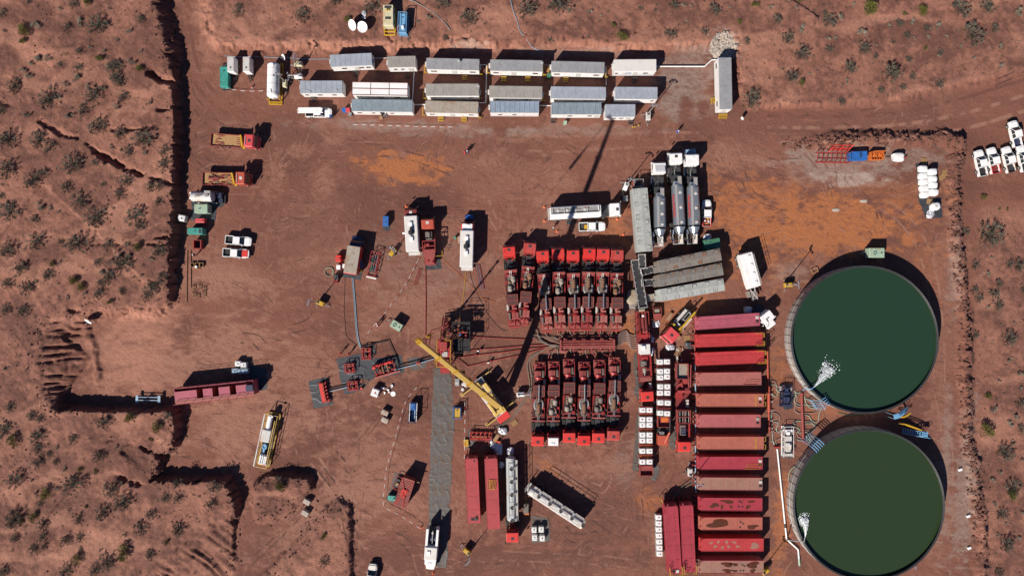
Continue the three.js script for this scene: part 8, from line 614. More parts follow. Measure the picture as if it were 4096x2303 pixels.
  { // white wireline truck at the foot of the matting
    const P = along(C1(1380,1085),C1(1355,1410),2.2),g = thing('wireline_truck','white bonneted truck with open rear bay on the matting strip','truck',P),L = P.len,f = L / 2; chassis(g,-f + 0.2,f - 0.3,0.7,M.dark); part(g,'bay_side',M.white,bx(3.4,2.1,0.45,-f + 1.8,0.8,-1.0),bx(3.4,2.1,0.45,-f + 1.8,0.8,1.0)); part(g,'bay_floor',M.dark,bx(3.4,0.2,1.6,-f + 1.8,0.9,0)); part(g,'drum',M.navy,cy(0.75,1.3,-f + 2.2,1.6,0,'z',0.75,18)); part(g,'guide_arm',M.galv,bar([-f + 0.6,2.2,0],[-f + 2.9,2.6,-0.1],0.1),cy(0.2,0.1,-f + 1.0,2.3,0)); part(g,'cabin',M.white,rb(2.6,2.3,2.45,-f + 4.8,0.8,0,0.08)); part(g,'cabin_roof',M.roofWhite,bx(2.4,0.04,2.3,-f + 4.8,3.1,0)); part(g,'roof_unit',M.plastic,rb(0.7,0.2,0.7,-f + 4.6,3.12,0.4,0.05)); part(g,'cab',M.white,ext([[f - 2.4,0.7],[f - 1.0,0.7],[f - 0.9,1.6],[f - 1.3,2.5],[f - 2.4,2.6]],2.2,0.1)); part(g,'hood',M.white,ext([[f - 1.1,-1.0],[f - 0.1,-0.8],[f,-0.5],[f,0.5],[f - 0.1,0.8],[f - 1.1,1.0]],0.9,0.1,'xz').translate(0,0.7,0)); part(g,'windshield',M.glass,quad([f - 0.9,1.65,-0.95],[f - 0.9,1.65,0.95],[f - 1.28,2.45,0.9],[f - 1.28,2.45,-0.9])); part(g,'roof_lamp',M.dark,...[-0.3,0,0.3].map(z => bx(0.2,0.06,0.1,f - 1.7,2.6,z))); wheel(g,f - 0.9,-1.0); wheel(g,f - 0.9,1.0); axle(g,-f + 1.6); axle(g,-f + 2.9); part(g,'fender',M.orange,rb(0.5,0.3,0.2,f - 0.5,0.6,-1.05,0.05),rb(0.5,0.3,0.2,f - 0.5,0.6,1.05,0.05)); }
  { const w = W(C1(1290,1083)); cone({ x:w.x,z:w.z },'cones on the pad'); }
  { const p = along([1480,2345],[1490,2270],1.1); pickup(p,'silver pickup cut by the lower edge beside the white truck',{ mat:M.galv }); }
}

// ---------- water tanks and transfer pumps ----------
{
  M.waterA = mat(0.017,0.042,0.023,0.16,0,null); M.waterB = mat(0.024,0.043,0.018,0.16,0,null); const rip = tex(512,512,(i,j) => { const v = per(i,j,512,20,4); return [v,v,v]; },false); rip.repeat.set(1 / 7,1 / 7); for (const m of [M.waterA,M.waterB]) { m.bumpMap = rip; m.bumpScale = 0.012; }
  const tank = (cx,cy_,rp,label,wm,wl) => { const h = 3.1,c = W([cx,cy_],h),R = rp / S * (H - h) / H,g = thing('round_water_tank',label,'water tank',{ x:c.x,z:c.z,y:0 }); const n = 60,da = Math.PI * 2 / n; const pg = keep('pan' + rp,() => bx(R * da - 0.07,h - 0.2,0.1,0,0.05,R)); for (let i = 0; i < n; i++) part(g,'wall_panel',M.galv,pg).rotation.y = i * da; part(g,'joint_post',M.dark,...Array.from({ length:n },(_,i) => bx(0.09,h - 0.05,0.16,0,0,R + 0.02).rotateY((i + 0.5) * da))).userData.kind = 'stuff'; part(g,'rim',M.liner,flat(new THREE.TorusGeometry(R - 0.02,0.13,8,120)).rotateX(Math.PI / 2).translate(0,h - 0.05,0)); part(g,'hoop',M.galv,flat(new THREE.TorusGeometry(R + 0.08,0.05,6,120)).rotateX(Math.PI / 2).translate(0,1.4,0)); part(g,'liner',M.liner,flat(new THREE.CylinderGeometry(R - 0.1,R - 0.12,h - 0.1,96,1,true)).translate(0,h / 2,0),flat(new THREE.TorusGeometry(R - 0.22,0.1,6,120)).rotateX(Math.PI / 2).translate(0,h - 0.02,0)); const w = part(scene,numbered('water'),wm,flat(new THREE.CircleGeometry(R - 0.08,96)).rotateX(-Math.PI / 2).translate(c.x,h - 0.55,c.z)); w.userData.kind = 'structure'; return { c,R,h }; };
  const t1 = tank(3461,1358,295,'upper round green-water tank with pale panelled wall',M.waterA),t2 = tank(3478,2020,303,'lower round green-water tank nearest the white bent pipe',M.waterB);
  // jets entering the tanks: droplets and foam
  const spray = (label,T,a,b,n,wid,h0,nozz) => { const p = gp(T,a[0],a[1],h0),q = gp(T,b[0],b[1],2.6),g = thing('water_jet',label,'water jet',{ x:0,z:0,y:0 }); const o = [],f = []; for (let i = 0; i < n; i++) { const t = Math.pow(rnd(),0.8),s = wid * t * (rnd() + rnd() - 1),d = rr(0.015,0.03 + 0.05 * t); const x = mix(p.x,q.x,t) - (q.z - p.z) / p.distanceTo(q) * s,z = mix(p.z,q.z,t) + (q.x - p.x) / p.distanceTo(q) * s,y = Math.max(2.56,mix(p.y,2.58,t) + 0.35 * Math.sin(t * 3) + 0.2 * rnd()); o.push(mv(flat(new THREE.OctahedronGeometry(d,0)).scale(rr(2,5),0.8,1).rotateY(Math.atan2(p.z - q.z,q.x - p.x) + rr(-0.3,0.3)),x,y,z)); } for (let i = 0; i < 420; i++) { const t = rr(0.4,1.3),s = wid * (0.4 + 0.7 * t) * (rnd() + rnd() - 1),sz = rr(0.03,0.16) * (1.3 - Math.abs(t - 0.9)); f.push(mv(flat(new THREE.DodecahedronGeometry(sz,0)).scale(1,0.18,rr(0.5,1.4)).rotateY(rnd() * 3),mix(p.x,q.x,t) - (q.z - p.z) / p.distanceTo(q) * s,2.53,mix(p.z,q.z,t) + (q.x - p.x) / p.distanceTo(q) * s)); } const fm = mat(0.8,0.84,0.86,0.4,0,null); const dr = part(g,'droplets',fm,...o); dr.userData.kind = 'stuff'; const fo = part(g,'foam',fm,...f); fo.userData.kind = 'stuff'; part(g,'core_stream',fm,tb([p,p.clone().lerp(q,0.3).add(V(0,0.3,0)),p.clone().lerp(q,0.65)],0.09)); };
  spray('white water jet arching into the upper green tank',R6,[790,190],[1040,-140],800,1.9,3.5); spray('white foaming inflow at the edge of the lower green tank',C3,[283,1150],[275,1010],500,1.1,3.3);
  const pl = (T,l,h) => l.map(q => gp(T,q[0],q[1],q[2] ?? h)); solo('inlet_pipe','bright blue inlet pipe hooked over the upper tank rim','pipe',M.skyBlue,null,...path(pl(R6,[[610,245,1.5],[650,212,3.3],[750,220,3.5],[790,190,3.5]]),0.09)); solo('inlet_pipe','pale inlet pipe hooked over the lower tank rim','pipe',M.galv,null,...path(pl(C3,[[145,1178,0.4],[150,1178,3.2],[275,1190,3.4],[283,1150,3.3]]),0.11));
  solo('transfer_pipe','long white pipe running down beside the lower green tank','pipe',M.plastic,null,...path(pl(C3,[[72,490],[100,760],[132,1070],[143,1170],[230,1250],[236,1320]],0.3),0.16,8)); solo('pipe_sock','pale green sleeve at the end of the long white pipe','pipe',M.mint,null,...path(pl(C3,[[236,1315],[240,1370]],0.25),0.22,8)); solo('pipe_elbow','dark coupling on the long white pipe','coupling',M.dark,null,...path(pl(C3,[[130,1055],[133,1085]],0.3),0.2,8));
  const header = (label,T,l,m,r = 0.2,h = 0.35) => solo('header_pipe',label,'pipe',m,null,...path(pl(T,l,h),r,8)); header('thick rust-red pipe between the two water pumps',R6,[[590,285],[620,1090]],M.dustRed,0.26); header('rust-red tee at the head of the long white pipe',R6,[[150,1150],[240,1150]],M.ironRed,0.24); header('orange-red pipe by the tank hose ports',R6,[[65,180],[68,590]],M.cabOrange,0.3,0.5); header('short orange-red pipe near the white water pump',R6,[[72,820],[72,915]],M.cabOrange,0.3,0.5);
  const hoses = [[[90,100],[150,95],[180,130],[165,200],[200,235],[265,235]],[[80,160],[170,150],[200,180],[190,240],[240,270]],[[75,315],[130,315],[180,340],[205,300],[215,270],[250,260]],[[95,600],[180,610],[235,660],[235,740],[195,820],[200,900],[250,940],[300,960]],[[105,620],[110,720],[120,740]],[[130,750],[200,755],[215,800],[185,850],[200,900],[280,895]],[[120,780],[120,850],[160,910],[240,910],[250,870],[290,855]],[[130,930],[130,1040],[150,1110]],[[95,1050],[140,1065],[160,1115]],[[295,1000],[220,1020],[180,1050],[190,1110]],[[470,240],[520,285],[580,270],[620,240]],[[480,270],[500,330],[475,400],[500,450],[560,475],[660,470],[740,490],[800,490]],[[470,320],[510,320],[515,400],[480,460],[520,500],[600,510]],[[640,340],[660,440],[700,500],[760,530],[840,510]],[[650,380],[720,390],[790,460],[820,485]],[[470,350],[490,500],[480,560],[540,605],[650,605],[790,600],[850,560],[880,515]],[[640,640],[700,650],[760,730],[830,755],[865,700],[870,620],[910,530]],[[600,735],[500,735],[455,770],[500,790]],[[640,740],[730,745],[780,790],[775,840],[740,880],[620,880]],[[650,775],[740,775],[800,800],[800,860],[760,890],[670,950],[680,1040],[720,1080]],[[470,820],[540,850],[560,880],[520,910],[600,920],[680,910]],[[470,870],[500,900],[520,960],[560,1000],[640,1005]],[[510,1025],[560,1045],[640,1050]],[[690,920],[670,960],[700,1020],[740,1065]],[[720,915],[740,960],[790,1000]],[[700,930],[710,980],[750,1040]]];
  hoses.forEach((l,i) => hoseThing('transfer_hose',i % 3 ? 'pale green transfer hose looping between pump and pipes' :'beige transfer hose looping between pump and pipes','hose',i % 3 ? M.hoseGreen :M.hosePink,i % 3 ? 'pale green transfer hoses' :'beige transfer hoses',pl(R6,l,0.12),0.085)); hoseThing('transfer_hose','green hose arc leaning on the lower tank wall','hose',M.hoseGreen,null,pl(C3,[[155,730],[160,680],[180,640],[205,620]],0.2),0.09); hoseThing('transfer_hose','dark hose between the two green tanks','hose',M.green,null,pl(R6,[[1180,600],[1260,620],[1350,640],[1450,635],[1600,615]],0.1),0.06);
  const wpump = (A,B,m,fm,label,sk) => { const P = along(A,B,1.2),g = thing('water_pump',label,'pump',P),L = P.len,w = 1.9; part(g,'skid',fm,bx(L,0.2,0.16,0,0.05,-w / 2),bx(L,0.2,0.16,0,0.05,w / 2),...[-0.5,-0.2,0.15,0.5].map(t => bx(0.16,0.2,w,t * L * 0.98,0.05,0))); part(g,'engine',m,rb(L * 0.3,1.0,1.0,-L * 0.18,0.3,-0.1,0.08),rb(L * 0.2,0.7,1.3,L * 0.08,0.3,0.1,0.08),cy(0.2,0.9,-L * 0.15,1.4,0.3,'x')); part(g,'radiator',m,rb(0.5,1.2,1.5,-L * 0.42,0.25,0,0.05)); part(g,'pump_casing',fm,cy(0.5,0.6,L * 0.3,0.7,0,'z',0.5,18),bar([L * 0.38,0.8,-w / 2],[L * 0.38,0.8,w / 2],0.18,10)); part(g,'port',M.dirtyWhite,...[0,1,2].flatMap(i => [-1,1].map(s => cy(0.1,0.4,L * 0.25 + i * 0.3,0.5,s * (w / 2 + 0.15),'z')))); part(g,'frame_rail',fm,...path([[-L / 2,1.3,-w / 2],[L / 2,1.3,-w / 2],[L / 2,1.3,w / 2],[-L / 2,1.3,w / 2]],0.05),...[-1,1].flatMap(s => [-0.5,0,0.5].map(t => bar([t * L,0.1,s * w / 2],[t * L,1.3,s * w / 2],0.05)))); return g; };
  wpump(R6(350,510),R6(365,160),M.navy,M.navy,'dark navy water pump skid beside the upper green tank'); wpump(R6(385,1310),R6(385,830),M.dirtyWhite,M.white,'white water pump skid between hoses and the lower tank'); sheet([R6(250,300),R6(470,300),R6(450,540),R6(310,550)],M.sheet,'dark sheet under the navy water pump'); sheet([R6(270,1050),R6(300,1040),R6(440,1300),R6(430,1340),R6(250,1310)],M.dirtySheet,'grey sheet under the white water pump');
  // blue siphon racks and ladders on the rims
  const siphon = (label,T,x,y,deg,n) => { const p = spot(T(x,y),3.1,deg),g = thing('siphon_rack',label,'siphon rack',{ ...p,y:0 }); for (let i = 0; i < n; i++) part(g,'siphon_pipe',M.skyBlue,...path([[-1.6,0.5,-0.9 + i * 0.5],[-0.7,3.4,-0.9 + i * 0.5],[0.6,3.45,-0.9 + i * 0.5],[1.1,2.7,-0.9 + i * 0.5]],0.08)); part(g,'frame',M.paleBlue,bar([-0.7,3.3,-1.1],[-0.7,3.3,1.1],0.06),bar([-1.4,1.1,-1.1],[-1.4,1.1,1.1],0.06),bar([-1.7,0,-1.1],[-0.7,3.3,-1.1],0.05),bar([-1.7,0,1.1],[-0.7,3.3,1.1],0.05)); };
  siphon('row of blue siphon pipes over the upper tank rim',R6,960,440,35,4); siphon('row of blue siphon pipes over the lower tank rim',R6,850,1120,-45,5); const stair = (label,A,B,h) => { const P = along(A,B,h / 2),g = thing('tank_stair',label,'stairs',P),L = Math.max(P.len,2.4); part(g,'stringer',M.paleBlue,bar([-L / 2,0.1,-0.45],[L / 2,h,-0.45],0.07),bar([-L / 2,0.1,0.45],[L / 2,h,0.45],0.07)); for (let i = 0; i < 9; i++) part(g,'tread',M.skyBlue,bx(0.24,0.05,0.9,-L / 2 + (i + 0.5) * L / 9,0.1 + (i + 0.5) * h / 9,0)); part(g,'platform',M.skyBlue,bx(0.9,0.06,0.95,L / 2 + 0.45,h,0)); part(g,'handrail',M.skyBlue,...railing([[-L / 2,0.1,0.5],[0,h / 2,0.5],[L / 2,h,0.5],[L / 2 + 0.9,h,0.5]],1,0.04)); part(g,'leg',M.paleBlue,bar([L / 2 + 0.85,0,-0.4],[L / 2 + 0.85,h,-0.4],0.06),bar([L / 2 + 0.85,0,0.4],[L / 2 + 0.85,h,0.4],0.06)); }; stair('blue stair climbing to the upper tank rim',R6(2340,570),R6(2070,630),2.9); stair('blue stair rack lying by the lower tank',R6(2230,900),R6(2500,930),1.6);
  for (const [l,lab] of [[[[2120,665],[2220,680],[2290,650],[2340,610]],'yellow hoses draped over the upper tank stair'],[[[2150,780],[2250,800],[2400,850],[2530,890]],'yellow hoses lying above the lower tank stair']]) solo('yellow_hose',lab,'hose',M.yellow,null,...[0,1,2].map(i => tb(l.map((q,k) => gp(R6,q[0],q[1] - i * 9 * (k % 3 ? 1 :0.3),1.2 + 0.15 * i)),0.07)));
  genset('compressor','mint green compressor with rolled hose above the upper tank','compressor',along(B3(768,458),B3(885,458),1.9),3.0,1.9,1.95,M.mint,{ ring:1,tow:1 }); solo('vent_pipe','small L-shaped pipe on the lower tank rim','pipe',M.skyBlue,null,...path(pl(C3,[[1115,1398,3.2],[1120,1378,3.2]]),0.08),bar(gp(C3,1118,1390,0.1),gp(C3,1118,1390,3.2),0.06)); { const w = spot(B3(358,592),0.5,20),g = thing('timber_stand','small timber frame by the upper tank shadow','frame',w); part(g,'frame',M.wood,...path([[-0.6,0.4,-0.4],[0.6,0.4,-0.4],[0.6,0.4,0.4],[-0.6,0.4,0.4],[-0.6,0.4,-0.4]],0.06),...[[-0.6,-0.4],[0.6,0.4],[0.6,-0.4],[-0.6,0.4]].map(q => bar([q[0],0,q[1]],[q[0],0.4,q[1]],0.05))); }
  lightTower({ ...spot([3055,2275]),turn:0.6 },'yellow light tower at the corner of the last tan tank',{ h:6 });
  // laydown yard north-east
  { const g = thing('pipe_rack','wide red tubular pipe rack beside the blue skip','rack',along(A3(372,1185),A3(625,1190),0.8)); for (let i = 0; i < 8; i++) { const x = -3.3 + i * 0.93; part(g,'rib',M.red,...path([[x,0.1,0.9],[x,0.9,0.9],[x,1.0,-0.9],[x,0.1,-0.9]],0.06)); part(g,'peg',M.ironRed,bar([x,0.9,-0.9],[x,1.9,-1.1],0.05)); } part(g,'rail',M.red,bar([-3.4,0.9,0.9],[3.4,0.9,0.9],0.06),bar([-3.4,1.0,-0.9],[3.4,1.0,-0.9],0.06),bar([-3.4,0.1,0.9],[3.4,0.1,0.9],0.06),bar([-3.4,0.95,0],[3.4,0.95,0],0.05)); }
  { const g = thing('pipe_rack','tall dark-framed red rack leaning behind the wide red one','rack',along(A3(470,1120),A3(620,1120),1)); for (const x of [-1.8,0,1.8]) part(g,'upright',M.cabRed,bar([x,0,0.5],[x,2.6,-0.3],0.07),bar([x,0,-1],[x,2.6,-0.3],0.06)); part(g,'rail',M.cabRed,...[0.5,1.0,1.5].map(y => bar([-2,y,0.3 - y * 0.2],[2,y,0.3 - y * 0.2],0.06)),bar([-2,2.6,-0.3],[2,2.6,-0.3],0.08)); }
  const bin = (A,B,w,h,m,name,label,o) => { const P = along(A,B,h),g = thing(name,label,'skip',P),L = P.len; part(g,'side',m,bx(L,h,0.08,0,0.05,-w / 2),bx(L,h * 0.7,0.08,0,0.05,w / 2),bx(0.08,h,w,-L / 2,0.05,0),bx(0.08,h,w,L / 2,0.05,0)); part(g,'floor',m,bx(L,0.06,w,0,o,0)); part(g,'divider',M.dark,bx(0.08,0.3,w * 0.6,L * 0.12,o + 0.06,-0.1)); return g; }; bin(A3(628,1175),A3(750,1172),1.6,1.4,M.blue,'steel_skip','blue steel skip beside the red racks',1.1); { const g = bin(A3(785,1172),A3(878,1170),1.5,1.3,M.orange,'steel_cage','orange steel cage beside the blue skip',0.3); part(g,'top_bar',M.orange,...[-0.7,-0.2,0.3,0.8].map(x => bx(0.08,0.08,1.5,x,1.3,0)),...[-0.4,0.3].map(z => bx(2.2,0.08,0.08,0,1.3,z)),...path([[-1.1,1.3,-0.7],[-1.1,2.4,-0.7],[1.1,2.4,-0.7],[1.1,1.3,-0.7]],0.06)); } { const g = thing('tarped_trailer','small trailer under white tarp at the yard end','trailer',spot(A3(985,1185),0.8)); part(g,'tarp',M.bag,lump(2.2,1.3,1.7,4,0.25)); part(g,'drawbar',M.dark,bar([-1,0.3,0],[-2.2,0.3,-0.1],0.07)); part(g,'board',M.ironRed,bx(1.0,0.06,0.3,1.5,0.5,0.1,0.5),bar([1.2,0.1,-0.4],[1.2,1.1,-0.4],0.05)); }
  // sack stack
  sheet([R8(80,730),R8(160,700),R8(200,1190),R8(430,1180),R8(440,1448),R8(215,1448),R8(120,1200)],M.sheet,'torn black sheet under the white sack stack'); [[200,785],[200,880],[205,960],[215,1050],[222,1135],[308,830],[315,925],[320,1010],[328,1105]].forEach(([x,y],i) => { const t = i > 4,p = spot(R8(x,y),1.2),g = thing('bulk_bag',t ? 'white bulk bag in the taller column of the stack' :'white bulk bag in the lower column of the stack','bulk bag',{ ...p,y:0,turn:rr(-0.1,0.1) },t ? 'taller column of bulk bags' :'lower column of bulk bags'); part(g,'bag',M.bag,lump(1.75,t ? 1.7 :1.2,1.45,i + 1,0.12)); part(g,'pallet',M.wood,bx(1.3,0.12,1.2)); }); { const p = spot(R8(352,1295),1),g = thing('bulk_bag','white bulk bag tied with a cross, standing by itself','bulk bag',{ ...p,turn:0.2 }); part(g,'bag',M.bag,lump(1.9,1.3,1.6,12,0.18)); part(g,'tie',M.dark,bar([-0.25,1.3,-0.25],[0.25,1.3,0.25],0.04),bar([-0.25,1.3,0.25],[0.25,1.3,-0.25],0.04)); } solo('empty_bag','empty crumpled bag lying below the tied bag','bag',M.foil,null,mv(lump(1.4,0.5,1.7,13,0.5),W(R8(270,1395)).x,0,W(R8(270,1395)).z)); pallet({ ...spot(R8(268,1235),0,-15) },'wooden pallet between the sack stack and tied bag'); pallet(spot(R8(475,848),0,85),'wooden pallet lying east of the sack stack'); pallet(spot(R8(430,905),0,40),'wooden pallet tilted beside another east of the sacks'); pallet(spot(R8(195,690),0,90),'wooden pallet at the head of the sack stack');
  // parked pick-ups on the east lot
  const pk = [[1010,890,935,530,{},'white pickup with black bed, at the row end nearest the sacks'],[1180,855,1105,495,{ rim:M.cabRed,bed:M.darkRed },'white pickup with red-edged bed in the east lot'],[1395,845,1305,480,{ rim:M.rust,bed:M.dark },'white pickup with rust-edged bed holding a spare wheel'],[1590,830,1510,470,{},'white pickup cut by the picture edge beside the rust-edged one'],[1480,490,1400,140,{ bed:M.navy },'white pickup parked above the row with cluttered dark bed']]; pk.forEach(q => pickup(along(R8(q[0],q[1]),R8(q[2],q[3]),1.1),q[5],q[4])); { const w = W(R8(1445,780),1); solo('spare_wheel','spare wheel lying in a pickup bed','wheel',M.rubber,null,flat(new THREE.TorusGeometry(0.27,0.12,8,18)).rotateX(Math.PI / 2).translate(w.x,0.78,w.z),cy(0.18,0.1,w.x,0.7,w.z)); }
  for (const [T,x,y,lab] of [[C3,1510,995,'white box on the spoil, upper of the pair'],[C3,1518,1235,'white box on the spoil beside a yellow strip'],[C3,1450,645,'small white box lone on the spoil edge']]) { const w = W(T(x,y)); solo('foam_box',lab,'box',M.plastic,null,rb(0.7,0.35,0.5,0,0,0,0.05,0.4).translate(w.x,groundY(w.x,w.z) - 0.02,w.z)); }
  for (const [T,x,y,lab] of [[B3,720,68,'pale flat slab lying on the orange mud'],[B3,510,135,'pale crumb of caliche on the orange mud']]) { const w = W(T(x,y)); solo('caliche_slab',lab,'stone',M.concrete,null,mv(lump(1.5,0.15,0.6,3,0.4),w.x,0,w.z)); }
}

